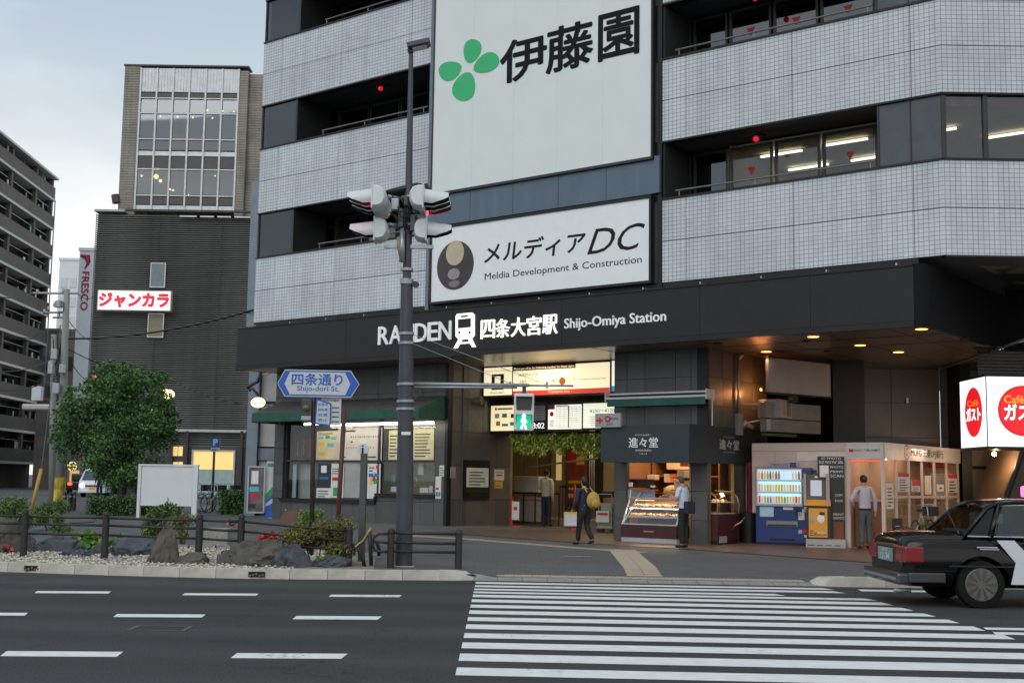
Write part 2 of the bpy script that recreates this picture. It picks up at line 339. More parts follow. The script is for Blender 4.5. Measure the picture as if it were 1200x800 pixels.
def wear_paint(m):
    t = m.node_tree; b = t.nodes['Principled BSDF']; src = b.inputs['Base Color'].links[0].from_socket; co = N(t, 'ShaderNodeTexCoord')
    n = N(t, 'ShaderNodeTexNoise'); n.inputs['Scale'].default_value = 14; n.inputs['Detail'].default_value = 8; n.inputs['Roughness'].default_value = .75; n2 = N(t, 'ShaderNodeTexNoise'); n2.inputs['Scale'].default_value = .7; n2.inputs['Detail'].default_value = 3
    for q in (n, n2): t.links.new(co.outputs['Object'], q.inputs['Vector'])
    a = N(t, 'ShaderNodeMath', operation='ADD'); t.links.new(n.outputs[0], a.inputs[0]); t.links.new(n2.outputs[0], a.inputs[1]); r = N(t, 'ShaderNodeMapRange'); r.inputs[1].default_value = 1.17; r.inputs[2].default_value = 1.32; t.links.new(a.outputs[0], r.inputs[0])
    x = N(t, 'ShaderNodeMix', data_type='RGBA'); t.links.new(r.outputs[0], x.inputs[0]); t.links.new(src, x.inputs[6]); x.inputs[7].default_value = (.13, .13, .13, 1); t.links.new(x.outputs[2], b.inputs['Base Color'])
wear_paint(m_paint)
m_conc = M('concrete_kerb', '#b2aea2', .85, var=.26, scale=2.5, bump=.4, bscale=50)
m_conc2 = M('concrete_grey', '#8b8a86', .85, var=.18, scale=5, bump=.4, bscale=50)
m_tact = M('tactile_tile', (.47, .40, .31), .8, var=.14, scale=7, bump=.8, bscale=90)
def fy(x):                                             # front edge of the kerb on the road
    P = _kp
    for a, b in zip(P, P[1:]):
        if x <= b[0] or b is P[-1]: return a[1] + (b[1]-a[1]) * (x-a[0]) / (b[0]-a[0])
_kp = [tuple(ground(*p)[:2]) for p in ((0, 669.5), (150, 674.5), (300, 678), (557, 680), (965, 687), (1200, 690.5))]
_kp[0] = (_kp[0][0], _kp[0][1])
XC0, XC1 = _kp[3][0], _kp[4][0]                        # the lowered stretch at the crossing
base = struct(MB().quad((-1500, -300, -.35), (1500, -300, -.35), (1500, 3000, -.35), (-1500, 3000, -.35)).build('ground', m_asph2))
road = struct(MB().quad((-300, -60, 0), (300, -60, 0), (300, 25, 0), (-300, 25, 0)).build('road', m_asph))
# pavement as a gently rising sheet
xs = [-60, -45, -35, -28] + [-22 + .5*i for i in range(89)] + [26, 32, 40, 60]
xs = sorted(xs + [XC0-.002, XC0+.001, XC1-.001, XC1+.002])
ts = [i/60 for i in range(61)]
vs = []; fs = []
def pfront(x):
    d = .17
    if XC0 <= x <= XC1: d = .30
    return fy(x) + d
for x in xs:
    for k, t in enumerate(ts):
        y = pfront(x) + (45 - pfront(x)) * (t/.8) if t <= .8 else 45 + (170-45) * (t-.8)/.2
        vs.append((x, y, gz(x, y)))
nr = len(ts)
for i in range(len(xs)-1):
    for j in range(nr-1): fs.append((i*nr+j, (i+1)*nr+j, (i+1)*nr+j+1, i*nr+j+1))
pave = struct(MB().add(vs, fs).build('pavement', m_pave, smooth=True))
# lowered kerb at the crossing
mb = MB(); n = 14
for i in range(n):
    xa, xb = lerp(XC0-.05, XC1+.05, i/n), lerp(XC0-.05, XC1+.05, (i+1)/n)-.008
    mb.add([(xa, fy(xa), .003), (xb, fy(xb), .003), (xb, fy(xb)+.15, .018), (xa, fy(xa)+.15, .018), (xa, fy(xa)+.32, gz(xa, fy(xa)+.32)+.002), (xb, fy(xb)+.32, gz(xb, fy(xb)+.32)+.002)], [(0, 1, 2, 3), (3, 2, 5, 4)])
struct(mb.build('dropped_kerb', m_conc2))
# kerb stones
kerb = struct(thing('kerb', 'x', 'x')); del kerb['label'], kerb['category']
ks = MB().add([(0, 0, 0), (.592, 0, 0), (.592, .19, 0), (0, .19, 0), (0, .022, .152), (.592, .022, .152), (.592, .19, .156), (0, .19, .156)],
              [(0, 1, 5, 4), (4, 5, 6, 7), (1, 2, 6, 5), (0, 4, 7, 3), (2, 3, 7, 6)]).build('kerb_stone', m_conc, kerb)
first = True
def kline(x0, x1):
    global first
    x = x0
    while x < x1:
        y0, y1 = fy(x), fy(x+.6); a = math.atan2(y1-y0, .6); L_ = math.hypot(.6, y1-y0) / .6
        if first: o = ks; o.location = (x, y0, -.002); o.rotation_euler.z = a; first = False
        else: o = inst(ks, kerb, (x, y0, -.002), rotz=a)
        o.scale.x = L_; x += .6
kline(XC0 - .58 - .6*30, XC0 - .6)
kline(XC1 + .42, XC1 + 9)
# rounded ends beside the crossing
for x, s in ((XC0 - .595, 1), (XC1 + .42, -1)):
    mb = MB(); y = fy(x)
    fs_ = [(0, 1, 5, 4), (1, 2, 6, 5), (4, 5, 9, 8), (5, 6, 10, 9), (2, 3, 7, 6), (6, 7, 11, 10)]
    vs_ = [(x, y, 0), (x+.25*s, y+.02, 0), (x+.42*s, y+.06, 0), (x+.56*s, y+.14, 0), (x, y+.022, .152), (x+.25*s, y+.04, .135), (x+.42*s, y+.1, .07), (x+.56*s, y+.17, .03), (x, y+.36, .15), (x+.25*s, y+.36, .145), (x+.42*s, y+.36, .135), (x+.56*s, y+.36, .06)]
    mb.add(vs_, [f if s > 0 else f[::-1] for f in fs_]).build('kerb_stone', m_conc, kerb, smooth=40)
# drain slots in the kerb
for px, py in ((41, 664), (303, 671)):
    p = ground(px, py+6); y = fy(p.x)
    box('drain_slot', M('dark_hole', (.01, .01, .01), .9), kerb, p.x-.13, y-.006, .035, p.x+.13, y+.03, .115)
    m2 = MB()
    for k in range(5): m2.ball((p.x-.1+.05*k, y-.01, .05+.012*(k % 3)), .022, 6, 4)
    m2.build('dry_leaves', M('dry_leaf', '#7d6650', .9), kerb, kind='stuff')

# painted markings, each a thin sheet lying on the road
def stripe(name, pts, z=.004):
    o = MB().quad(*[(p[0], p[1], z) for p in pts]).build(name, m_paint, road); return o
def gx(px, py): return ground(px, py)
tops = [681.5, 685.5, 689.3, 692.8, 696.5, 702, 708.3, 715, 723, 731.5, 741.8, 752.8, 766, 782.5, 800]
r860 = [687.5, 691, 695, 699, 703.4, 709.3, 715.6, 722.5, 730, 739.3, 749.2, 760.9, 774.7, 792.6, 811]
rend = [978, 991, 921, 1028, 1047, 1071, 1097, 1125, 1155, 1190, 1231, 1276, 1330, 1400]
for k in range(14):
    def yl(x, q): return lerp(lerp(tops[k], tops[k+1], q), lerp(r860[k], r860[k+1], q), (x-556)/(860-556))
    xa0 = 557.5 - (tops[k]-682)*.218; xa1 = 557.5 - (lerp(tops[k], tops[k+1], .53)-682)*.218
    xb0, xb1 = rend[k]-14, rend[k]
    # keep one straight stripe: fit left and right edges in the ground plane
    stripe('crosswalk_stripe', [gx(xa1, yl(xa1, .53)), gx(xb1, yl(860, .53) + (xb1-860)*.0135), gx(xb0, yl(860, 0) + (xb0-860)*.0135), gx(xa0, yl(xa0, 0))])
for x0, x1, y0, y1 in ((40.5, 130, 692.5, 694.9), (213.5, 303, 695, 697.4), (385, 471, 696.7, 699.2), (-75, 33, 717.5, 720.8), (132.5, 241, 719.4, 723), (342.5, 447.5, 721.6, 725.6),
                       (0, 144.5, 763, 769), (270, 407.5, 765.3, 771.3), (-270, -120, 760, 766), (-290, -180, 715, 718)):
    dx = (y1-y0)*1.3; sk = .013*(x1-x0)/2
    stripe('lane_dash', [gx(x0, y1-sk*.3), gx(x1-dx, y1+sk*.6), gx(x1, y0+sk*.6), gx(x0+dx, y0-sk*.3)])
for a in ((1152, 735, 1300, 737.6, 2.6), (1163, 740.3, 1300, 743, 3)):
    stripe('edge_line', [gx(a[0]+4, a[1]+a[4]), gx(a[2], a[3]+a[4]), gx(a[2], a[3]), gx(a[0], a[1])])
stripe('edge_line', [gx(1010, 692.6), gx(1100, 694), gx(1100, 692), gx(1005, 690.4)])
p = ground(188, 736)
mh = thing('manhole_cover', 'flat rectangular drain cover set in the road between the lane dashes', 'drain cover', (p.x, p.y, 0))
box('cover', M('iron', (.035, .033, .03), .6, .6), mh, -.25, -.17, .001, .25, .17, .006)
MB().box(-.31, -.2, .001, -.26, .2, .008).box(.26, -.2, .001, .31, .2, .008).box(-.26, -.2, .001, .26, -.18, .008).box(-.26, .18, .001, .26, .2, .008).build('rim', M('rim_worn', (.09, .09, .09), .8), mh)

# tactile tiles, one object each
tact = struct(thing('tactile_paving', 'x', 'x')); del tact['label'], tact['category']
tm = MB().box(-.147, -.147, 0, .147, .147, .012)
for i in range(5):
    tm.box(-.12+.06*i-.01, -.135, .012, -.12+.06*i+.01, .135, .017)
tsrc = tm.build('tactile_tile', m_tact, tact); used = False
def trow(a, b, rows=1):
    global used
    a, b = Vector(a), Vector(b); d = (b-a); n = int(d.length/.3); d.normalize(); ang = math.atan2(d.y, d.x); nn = Vector((-d.y, d.x, 0))
    for r_ in range(rows):
        for i in range(n+1):
            p = a + d*(.15+.3*i) + nn*(.3*r_ + .15); z = gz(p.x, p.y)-.004
            if not used: o = tsrc; o.location = (p.x, p.y, z); o.rotation_euler.z = ang; used = True
            else: inst(tsrc, tact, (p.x, p.y, z), rotz=ang)
xa_, xb_ = G(581, 677.3).x, G(930, 683.5).x; trow(Vector((xa_, fy(xa_)+.34, 0)), Vector((xb_, fy(xb_)+.34, 0)), 1)
a, b = G(733.4, 675.2), G(712, 643.4)
d = (b-a); d.normalize(); nn = Vector((d.y, -d.x, 0))
trow(a + nn*.62, b + nn*.62, 2)
trow(G(440, 625.6), G(742, 647), 1)
# forecourt floor under the building: tiles with the warm light's red-brown put into their colour, behind a dark drain channel
m_fore = surfmat('forecourt_tiles', '#5c4a42', .15, .12, .45, uvbrick=(.3, .3, '#54433c', '#3c322e'))
edge = [(500, 623.2), (541.7, 626), (780, 641.5), (1005.8, 658), (1200, 671), (1400, 684)]
E_ = [G(*p) for p in edge]
vs = []; fs = []
for i, p in enumerate(E_):
    for j in range(13):
        q = Vector((p.x, p.y, 0)) + Vector((U[0]*0+V[0], V[1], 0)) * (j*1.3); vs.append((q.x, q.y, gz(q.x, q.y)+.006))
# refine so that it follows the slope
def sheet(poly_a, poly_b, nu, nv, dz, name, mat):
    vs = []; fs = []
    for i in range(nu+1):
        a = poly_a(i/nu); b = poly_b(i/nu)
        for j in range(nv+1):
            q = a.lerp(b, j/nv); vs.append((q.x, q.y, gz(q.x, q.y)+dz))
    for i in range(nu):
        for j in range(nv): fs.append((i*(nv+1)+j, (i+1)*(nv+1)+j, (i+1)*(nv+1)+j+1, i*(nv+1)+j+1))
    return struct(MB().add(vs, fs).build(name, mat, smooth=True))
def pl(pts):
    L_ = [0]
    for a, b in zip(pts, pts[1:]): L_.append(L_[-1] + (b-a).length)
    def f(t):
        s = t*L_[-1]
        for i in range(len(pts)-1):
            if s <= L_[i+1] or i == len(pts)-2: return pts[i].lerp(pts[i+1], (s-L_[i])/(L_[i+1]-L_[i]))
    return f
off = Vector((V[0], V[1], 0))
ea = pl(E_); sheet(ea, lambda t: ea(t) + off*14, 40, 14, .007, 'forecourt_floor', m_fore)
dr = thing('drain_channel', 'x', 'x'); del dr['label'], dr['category']; struct(dr)
o = sheet(lambda t: ea(t) - off*.09, lambda t: ea(t) - off*.0, 40, 1, .010, 'drain_grate', M('drain', (.02, .02, .02), .7)); o.parent = dr; del o['kind']
# side street on the left, far behind
poly = [G(40, 616), G(110, 612), G(119, 581), Vector((-36, 165, 0)), Vector((-52, 165, 0)), G(45, 581)]
o = sheet(pl([poly[0], poly[5], poly[4]]), pl([poly[1], poly[2], poly[3]]), 30, 4, .02, 'side_street', m_asph2)
p = G(676, 651.5)
o = MB().box(-.28, -.04, 0, .28, .04, .004).build('joint_cover', M('steel_plate', '#a8aaac', .4, .6), pave); o.location = (p.x, p.y, p.z)

# ================================================================== GARDEN STRIP
gk = [Vector((fy(x) and x, fy(x)+.19, 0)) for x in (-22, -14, -10, -8, -6, -4, -3, -2.2)]
gb = [G(-420, 632), G(-200, 635), G(0, 640), G(160, 642), G(280, 643), G(345, 644), G(400, 650), G(440, 655)]
bed = sheet(pl(gk), pl(gb), 30, 3, .012, 'planting_bed', M('gravel_bed', '#8a8478', .95, var=.3, scale=20, bump=1, bscale=60))
# white pebbles
mb = MB(); fa, fb = pl(gk), pl(gb); rr = random.Random(3)
for i in range(7500):
    t = rr.uniform(.25, .93); s = rr.random()**1.2; p = fa(t).lerp(fb(t), s); r_ = rr.uniform(.018, .036)
    z = gz(p.x, p.y) + .012 + rr.uniform(0, .02); a = rr.uniform(0, 6.3)
    dx, dy = math.cos(a)*r_, math.sin(a)*r_
    mb.add([(p.x+dx, p.y+dy, z), (p.x-dy, p.y+dx, z), (p.x-dx, p.y-dy, z), (p.x+dy, p.y-dx, z), (p.x+rr.uniform(-.3, .3)*r_, p.y, z+r_*rr.uniform(.5, .9))],
           [(0, 1, 4), (1, 2, 4), (2, 3, 4), (3, 0, 4)], rr.choice([0, 0, 1, 2]))
mb.build('pebbles', [M('pebble_white', '#c9c2b2', .85, var=.1), M('pebble_cream', '#b0a695', .85, var=.1), M('pebble_grey', '#8b877f', .85, var=.1)], kind='stuff')
m_rock = [M('rock_slate', '#474d53', .8, var=.5, scale=4, bump=1, bscale=12), M('rock_brown', '#524d43', .85, var=.55, scale=5, bump=1, bscale=14), M('rock_grey', '#53504b', .85, var=.4, scale=3, bump=1, bscale=10)]
def rock(x0, x1, yt, yb, mi, label, seed, peak=0., name='rock', depth=.7):
    p = G((x0+x1)/2, yb); s = p.y / F; w = (x1-x0)*s/2; h = (yb-yt)*s
    bm = bmesh.new(); bmesh.ops.create_icosphere(bm, subdivisions=5, radius=1)
    for v in bm.verts:
        c = v.co.copy(); n = c.normalized(); k = Vector((seed*3.1, seed*1.7, 0))
        d = 1 + .34*noise.noise(n*1.3+k) + .22*noise.noise(n*3+k) + .12*noise.noise(n*6+k) + .06*noise.noise(n*13+k)
        # facets
        for q in range(4):
            pn = Vector((math.sin(seed*5+q*2.1), math.cos(seed*3+q*1.3), math.sin(q*2+seed))).normalized(); dd = (n*d).dot(pn)
            if dd > .72: d *= 1 - (dd-.72)*.8
        c = n * d; zz = max(c.z, -.25)
        taper = 1 - peak*cl((zz+.2)/1.2)
        v.co = Vector((c.x*w*taper, c.y*w*depth*taper, (zz+.12)*h/1.22))
    me = bpy.data.meshes.new(name); bm.to_mesh(me); bm.free(); me.materials.append(m_rock[mi])
    me.polygons.foreach_set('use_smooth', [True]*len(me.polygons)); me.set_sharp_from_angle(angle=R(22))
    o = bpy.data.objects.new(name, me); C.objects.link(o); o.location = (p.x, p.y+w*depth*.5, p.z)
    return tag(o, label, 'rock', 'rocks in the gravel bed')
rock(-34, 30, 610, 648, 2, 'large dark boulder at the left edge of the photo behind the first fence post', 1)
rock(28, 92, 626, 647, 0, 'long low slate rock just right of the first fence post', 2.3)
rock(69, 101, 643, 652, 0, 'small flat slate stone lying alone on the white pebbles', 3.7)
rock(100, 128, 636, 650, 0, 'dark stone partly hidden behind the second fence post', 4.9)
rock(124, 185, 628, 651, 0, 'rounded blue grey rock between the second fence post and the tall rock', 5.2)
rock(170, 215, 612, 660, 1, 'tall pointed brown rock, the highest rock in the bed', 6.6, peak=.5)
rock(203, 246, 646, 661, 2, 'low brown stone at the foot of the third fence post', 7.4)
rock(252, 345, 630, 663, 2, 'long grey boulder behind the fourth fence post', 8.8)
rock(314, 366, 638, 665, 0, 'angular blue slate rock right of the long grey boulder', 9.1)
rock(365, 405, 650, 665, 0, 'low dark stone half covered by the yellow green shrub', 10.3)
m_rock.append(M('granite', '#8f8d88', .8, var=.5, scale=45, bump=.4))
p = G(254, 641); s = p.y/F
o = MB().box(-14*s, -.15, 0, 14*s, .3, 22*s).build('granite_block', m_rock[3], loc=(p.x, p.y, p.z), bevel=.02); tag(o, 'square speckled granite block behind the third fence post', 'stone')

# long edging stones at the back of the bed
ed = struct(thing('bed_edging', 'x', 'x')); del ed['label'], ed['category']
prev = None; e2 = pl([Vector((q.x, q.y+.05, 0)) for q in gb[2:]])
for i in range(16):
    a, b = e2(i/16), e2((i+1)/16-.004); an = math.atan2(b.y-a.y, b.x-a.x)
    o = MB().box(0, 0, 0, (b-a).length, .14, .07).build('edging_stone', m_conc2, ed, loc=(a.x, a.y, gz(a.x, a.y)), rotz=an)

# ------------------------------------------------------------------ plants
def leafmats(nm, cols): return [M(nm+'_%d' % i, c, .55, var=.25, scale=6) for i, c in enumerate(cols)]
lm_tree = leafmats('maple_leaf', [(.045, .12, .028), (.065, .16, .035), (.03, .08, .02), (.085, .19, .045)])
lm_hedge = leafmats('hedge_leaf', [(.05, .12, .025), (.08, .18, .035), (.03, .075, .018)])
lm_yel = leafmats('yellow_leaf', [(.16, .17, .03), (.11, .13, .03), (.17, .12, .035)])
lm_lime = leafmats('lime_leaf', [(.12, .26, .03), (.16, .3, .04), (.08, .2, .025)])
lm_bam = leafmats('bamboo_leaf', [(.09, .16, .04), (.13, .21, .05), (.06, .11, .035)])
lm_red = leafmats('red_flower', [(.45, .04, .03), (.55, .09, .06), (.3, .02, .03)])
m_bark = M('bark', '#3d342c', .9, var=.35, scale=12, bump=1, bscale=30)
def leafquad(mb, p, size, rng, mi, droop=0., asp=.5):
    d = Vector((rng.uniform(-1, 1), rng.uniform(-1, 1), rng.uniform(-1, 1)-droop)); d.normalize()
    x = d.orthogonal().normalized(); a = rng.uniform(0, 6.28); w = x*math.cos(a) + d.cross(x)*math.sin(a); d = d*size; w = w*size*asp
    mb.add([p, p + d*.45 + w*.5, p + d, p + d*.45 - w*.5], [(0, 1, 2, 3)], mi)
def canopy(name, clusters, per, size, mats, parent, seed, droop=0., asp=.5, kind=None):
    rng = random.Random(seed); mb = MB()
    for c, r_ in clusters:
        for _ in range(int(per * r_[0]**1.6 * 4)):
            d = Vector((rng.gauss(0, 1), rng.gauss(0, 1), rng.gauss(0, 1))); d.normalize(); d *= rng.random()**.45
            p = c + Vector((d.x*r_[0], d.y*r_[1], d.z*r_[2])); leafquad(mb, p, size*rng.uniform(.6, 1.2), rng, rng.randrange(len(mats)), droop, asp)
    o = mb.build(name, mats, parent); 
    if kind: o['kind'] = kind
    return o
def shrub(name, label, x0, x1, yt, yb, mats, per=260, size=.07, seed=1, stems=6, cat='shrub', group='plants in the gravel bed', dy=.3, base=None, asp=.5, droop=0., n=7, wide=.42):
    p = base or G((x0+x1)/2, yb); s = p.y/F; w = (x1-x0)*s; h = (yb-yt)*s; rng = random.Random(seed)
    t = thing(name, label, cat, (p.x, p.y+dy, p.z), 0, group)
    cs = []
    for i in range(n):
        cs.append((Vector((rng.uniform(-wide, wide)*w, rng.uniform(-.3, .3)*w*.7, h*rng.uniform(.3, .85))), (w*.26, w*.22, h*.2)))
    canopy('foliage', cs, per/max(.15, (w*.26)**1.6*4)/n*3, size, mats, t, seed, droop, asp)
    mb = MB()
    for c, r_ in cs[:stems]:
        b = Vector((c.x*.3, c.y*.3, 0)); mb.tube([b, b.lerp(c, .5) + Vector((0, 0, .03)), c], [.012, .009, .004], 5)
    mb.build('stem', m_bark, t); return t
shrub('bamboo_shrub', 'feathery green bamboo shrub at the left edge of the photo behind the fence', -8, 38, 583, 627, lm_bam, 900, .13, 11, asp=.22, droop=.3)
shrub('bamboo_shrub', 'feathery green bamboo shrub beside the utility pole behind the fence', 34, 74, 584, 622, lm_bam, 900, .13, 12, asp=.22, droop=.3)
shrub('bamboo_shrub', 'thin stemmed bamboo shrub in front of the grey path left of the second post', 54, 78, 602, 634, lm_bam, 240, .12, 13, asp=.22, droop=.3)
shrub('leafy_plant', 'low plant with large round lime green leaves left of the second fence post', 80, 116, 627, 646, lm_lime, 90, .17, 14, asp=.9, stems=3)
shrub('leafy_plant', 'small clump of lime green leaves right of the second fence post', 120, 140, 630, 645, lm_lime, 50, .13, 15, asp=.9, stems=3)
shrub('nandina_shrub', 'airy green shrub below the white blank board behind the tall rock', 148, 188, 588, 640, lm_bam, 700, .10, 16, asp=.35, dy=.9)
shrub('nandina_shrub', 'slender yellowish shrub between the tall rock and the white board leg', 186, 214, 604, 642, lm_yel, 260, .08, 17, asp=.4, dy=.8)
shrub('flowering_plant', 'orange flowering plant at the foot of the boulder by the first fence post', 1, 18, 634, 648, lm_red, 40, .07, 18, asp=.8, dy=-.15)
shrub('flowering_plant', 'bright red azalea behind the long grey boulder', 300, 324, 626, 641, lm_red, 200, .09, 19, asp=.9, dy=.4)
shrub('flowering_plant', 'small red and yellow potted flowers behind the third fence post', 242, 254, 612, 622, lm_red, 25, .09, 20, asp=.9, dy=2.2)
shrub('yellow_shrub', 'bright lime green tuft rising behind the yellow shrub', 340, 366, 597, 626, lm_lime, 420, .08, 21, asp=.4, dy=1.2)
shrub('yellow_shrub', 'broad yellow green shrub around the foot of the street name sign', 328, 404, 608, 664, lm_yel, 2600, .065, 22, asp=.5, dy=.35, n=16)
shrub('leafy_plant', 'small green ground plant under the yellow shrub near the kerb', 372, 396, 650, 664, lm_lime, 60, .07, 23, asp=.6, stems=3, dy=-.1)

# ------------------------------------------------------------------ roadside fence
m_post = M('fence_brown', '#33302f', .5, .3, var=.2, scale=15, bump=.2)
m_brass = M('bare_brass', '#9a8454', .35, .8)
fence = thing('roadside_fence', 'dark brown metal fence with three rails along the kerb of the garden bed', 'fence')
fence2 = thing('roadside_fence', 'short dark three rail fence section around the big pole, with a rounded left end', 'fence')
def fpost(par, px, yt, yb, round_=True):
    b = G(px, yb); b.y += .0; h = (yb-yt)*b.y/F; mb = MB(); r_ = .062
    prof = [(r_, 0), (r_, h-.1), (r_*.8, h-.095), (r_*.8, h-.075), (r_*1.02, h-.07), (r_*.95, h-.03), (r_*.55, h-.005), (0.001, h)]
    n_ = 14; vs = []; fs = []
    for (q, z) in prof:
        for k in range(n_): vs.append((b.x+q*math.cos(6.2832*k/n_), b.y+q*math.sin(6.2832*k/n_), b.z+z))
    for i in range(len(prof)-1):
        for k in range(n_): fs.append((i*n_+k, i*n_+(k+1) % n_, (i+1)*n_+(k+1) % n_, (i+1)*n_+k))
    mb.add(vs, fs).build('fence_post', m_post, par, smooth=35); return b, h
FP = [(-88, 594, 650), (27, 597, 653), (122, 600, 656), (232, 603, 660), (281, 603, 661), (408, 617, 664)]
bs = [fpost(fence, *q) for q in FP]
for r_, ys in enumerate(((602, 604.5, 606.5, 609.3, 610.5, 621.8), (611, 613.2, 615.2, 619, 622, 633), (622, 624.5, 626.5, 630.5, 633.5, 644.5))):
    for i in range(5):
        a = Dp(FP[i][0], ys[i], bs[i][0].y); b = Dp(FP[i+1][0], ys[i+1], bs[i+1][0].y)
        MB().tube([a, a.lerp(b, .5)-Vector((0, 0, .004)), b], .022, 8).build('rail', m_post, fence, smooth=True)
FQ = [(457.5, 619.5, 665), (537, 621, 665.5)]
bq = [fpost(fence2, *q) for q in FQ]
for ys in ((624, 625.5), (635, 637), (645.5, 647)):
    a = Dp(457.5, ys[0], bq[0][0].y); b = Dp(541, ys[1], bq[1][0].y)
    MB().tube([a, b], .024, 8).build('rail', m_post, fence2, smooth=True)
Y = bq[0][0].y
MB().tube([Dp(457, 625, Y), Dp(444, 625, Y), Dp(438, 629, Y), Dp(436, 636, Y), Dp(439, 644, Y), Dp(446, 646, Y), Dp(457, 646, Y)], .024, 8).build('rail', m_post, fence2, smooth=True)
MB().tube([Dp(457, 636, Y), Dp(437, 634, Y)], .02, 8).build('rail', m_post, fence2, smooth=True)
MB().tube([Dp(441, 634, Y+.2), Dp(444, 642, Y+.2), Dp(444, 651, Y+.2)], .03, 8).build('rail', m_post, fence2, smooth=True)
br = thing('broken_fence_end', 'bent and broken fence end with bare brass coloured pipe between the two fence sections', 'fence')
Y = bs[5][0].y + .05
MB().tube([Dp(408, 645, Y), Dp(416, 641, Y), Dp(426, 633, Y), Dp(431, 625, Y), Dp(435, 618, Y)], .03, 8).build('rail', m_brass, br, smooth=True)
MB().tube([Dp(408, 637, Y), Dp(420, 643, Y), Dp(425, 652, Y), Dp(427, 664, Y)], .032, 8).build('rail', m_post, br, smooth=True)
MB().tube([Dp(433, 622, Y), Dp(434, 640, Y), Dp(435, 662, Y)], .034, 8).build('post', m_post, br, smooth=True)
MB().tube([Dp(430, 628, Y), Dp(438, 627, Y), Dp(437, 640, Y)], .02, 8).build('brace', m_post, br, smooth=True)
# ================================================================== STATION BUILDING (its own frame: u right along the facade, v inwards)
BL = (O.x, O.y, 0)
sb = thing('station_building', 'large station building with pale blue tiled bands and a black canopy over the ground floor', 'building', BL, BR)
m_tile = brickmat('facade_tile', (.62, .665, .71), (.57, .61, .655), (.23, .25, .27), .112, .095, ms=.075, rough=.28, bump=.5, dirt=.12)
m_black = M('black_metal', (.014, .015, .016), .45, .3, var=.2, scale=4)
m_fascia = M('fascia_black', (.012, .013, .015), .45, .2, var=.25, scale=2, bump=.05, bscale=3)
m_slab = M('slab_dark', (.05, .052, .055), .6, var=.2)
m_frame = M('window_frame_dark', (.045, .045, .047), .4, .5)
m_alu = M('aluminium', (.42, .43, .44), .35, .8)
m_stone = M('stone_panel', (.085, .085, .084), .42, var=.16, scale=2.5, bump=.08, bscale=30)
m_stone_b = M('stone_panel_b', (.072, .072, .072), .42, var=.16, scale=2.5, bump=.08, bscale=30)
m_brownst = M('stone_panel_brown', (.115, .105, .095), .42, var=.14, scale=2.5, bump=.08, bscale=30)
m_joint = M('joint_dark', (.02, .02, .02), .9)
m_soffit = M('soffit_panel', (.12, .09, .062), .3, .1, var=.12, scale=1.5)
m_railg = M('rail_grey', (.20, .20, .20), .45, .5)
m_white = M('white_paint', (.72, .73, .73), .45, var=.06)
m_winglass = glass('window_glass', (.62, .62, .6), .05, .85)
m_darkglass = glass('dark_window_glass', (.4, .4, .38), .09, .6)
m_clear = glass('clear_glass', (.95, .97, .96), .03, .95)
m_curtain = M('grey_blind', (.10, .09, .083), .8, var=.2, scale=6, streak=3)
m_room = M('office_wall', (.50, .44, .30), .8, var=.1)
m_dark = M('dark_interior', (.02, .02, .02), .9)
m_tube = M('lit_tube', (1, .95, .85), .5, emit=6, ecol=(1, .93, .78), var=0)
m_red = M('signal_red', (.5, .01, .02), .5, var=.05)
BND = [(6.42, 8.43), (9.90, 11.93), (13.38, 15.43), (16.88, 19.2)]
UL, UR = -8.2, 13.32; V0 = -1.2
cornC = (UR, V0); eX = (U[0], V[0])                         # world +X seen in the building frame
MX = Matrix.Translation((UR, V0, 0)) @ Matrix.Rotation(-BR, 4, 'Z')      # x along the street face, y inwards
useams_l = [UL, A(322, 300, V0)[0], A(393, 300, V0)[0], A(476, 300, V0)[0], -1.05]
useams_r = [6.54, A(804, 200, V0)[0], A(929, 200, V0)[0], A(1070, 200, V0)[0], UR]
def C2(t, d=0.): p = MX @ Vector((t, d, 0)); return (p.x, p.y)
foot = [(UL+.02, V0+.05), (UR-.02, V0+.05), C2(14, .05), C2(14, 14), (UL+.02, 16)]
for zi, (z0, z1) in enumerate(BND):
    MB().prism(foot, z0+.015, z1-.015).build('floor_band', m_slab, sb)
    zm = (z0+z1)/2
    for a, b in ((z0+.0, zm-.008), (zm+.008, z1)):
        for se in (useams_l, useams_r):
            for i in range(len(se)-1):
                box('tile_panel', m_tile, sb, se[i]+.008, V0, a, se[i+1]-(.0 if se[i+1] == UR else .008), V0+.08, b)
        for i in range(6):
            mb = MB(); mb.xf = MX; mb.box(2.3*i + (.008 if i else .0), 0, a, 2.3*(i+1)-.008, .08, b).build('tile_panel', m_tile, sb)
        # left gable end
        mb = MB(); mb.box(UL-.0, V0+.001, a, UL+.08, 8, b).build('tile_panel', m_tile, sb)
    # thin dark sills and drips
    for (u0, u1) in ((UL, -1.05), (6.54, UR)):
        box('sill', m_black, sb, u0, V0-.03, z1+.003, u1, V0+.2, z1+.05)
        if zi: box('drip_edge', m_black, sb, u0, V0-.02, z0-.045, u1, V0+.2, z0-.003)
    mb = MB(); mb.xf = MX; mb.box(.01, -.03, z1+.003, 14, .2, z1+.05).build('sill', m_black, sb)
    mb = MB(); mb.xf = MX; mb.box(.01, -.02, z0-.045, 14, .2, z0-.003).build('drip_edge', m_black, sb)
# returns at the sides of the billboard bay
m_ret = M('bay_return', (.16, .19, .23), .4, .2)
for a in (-1.05, 6.42):
    box('bay_return', m_ret if a < 0 else m_black, sb, a, V0-.02, 6.25, a+.12, V0+.6, 19)
box('billboard_backing', m_black, sb, -.93, V0+.06, 6.2, 6.42, V0+.5, 19)
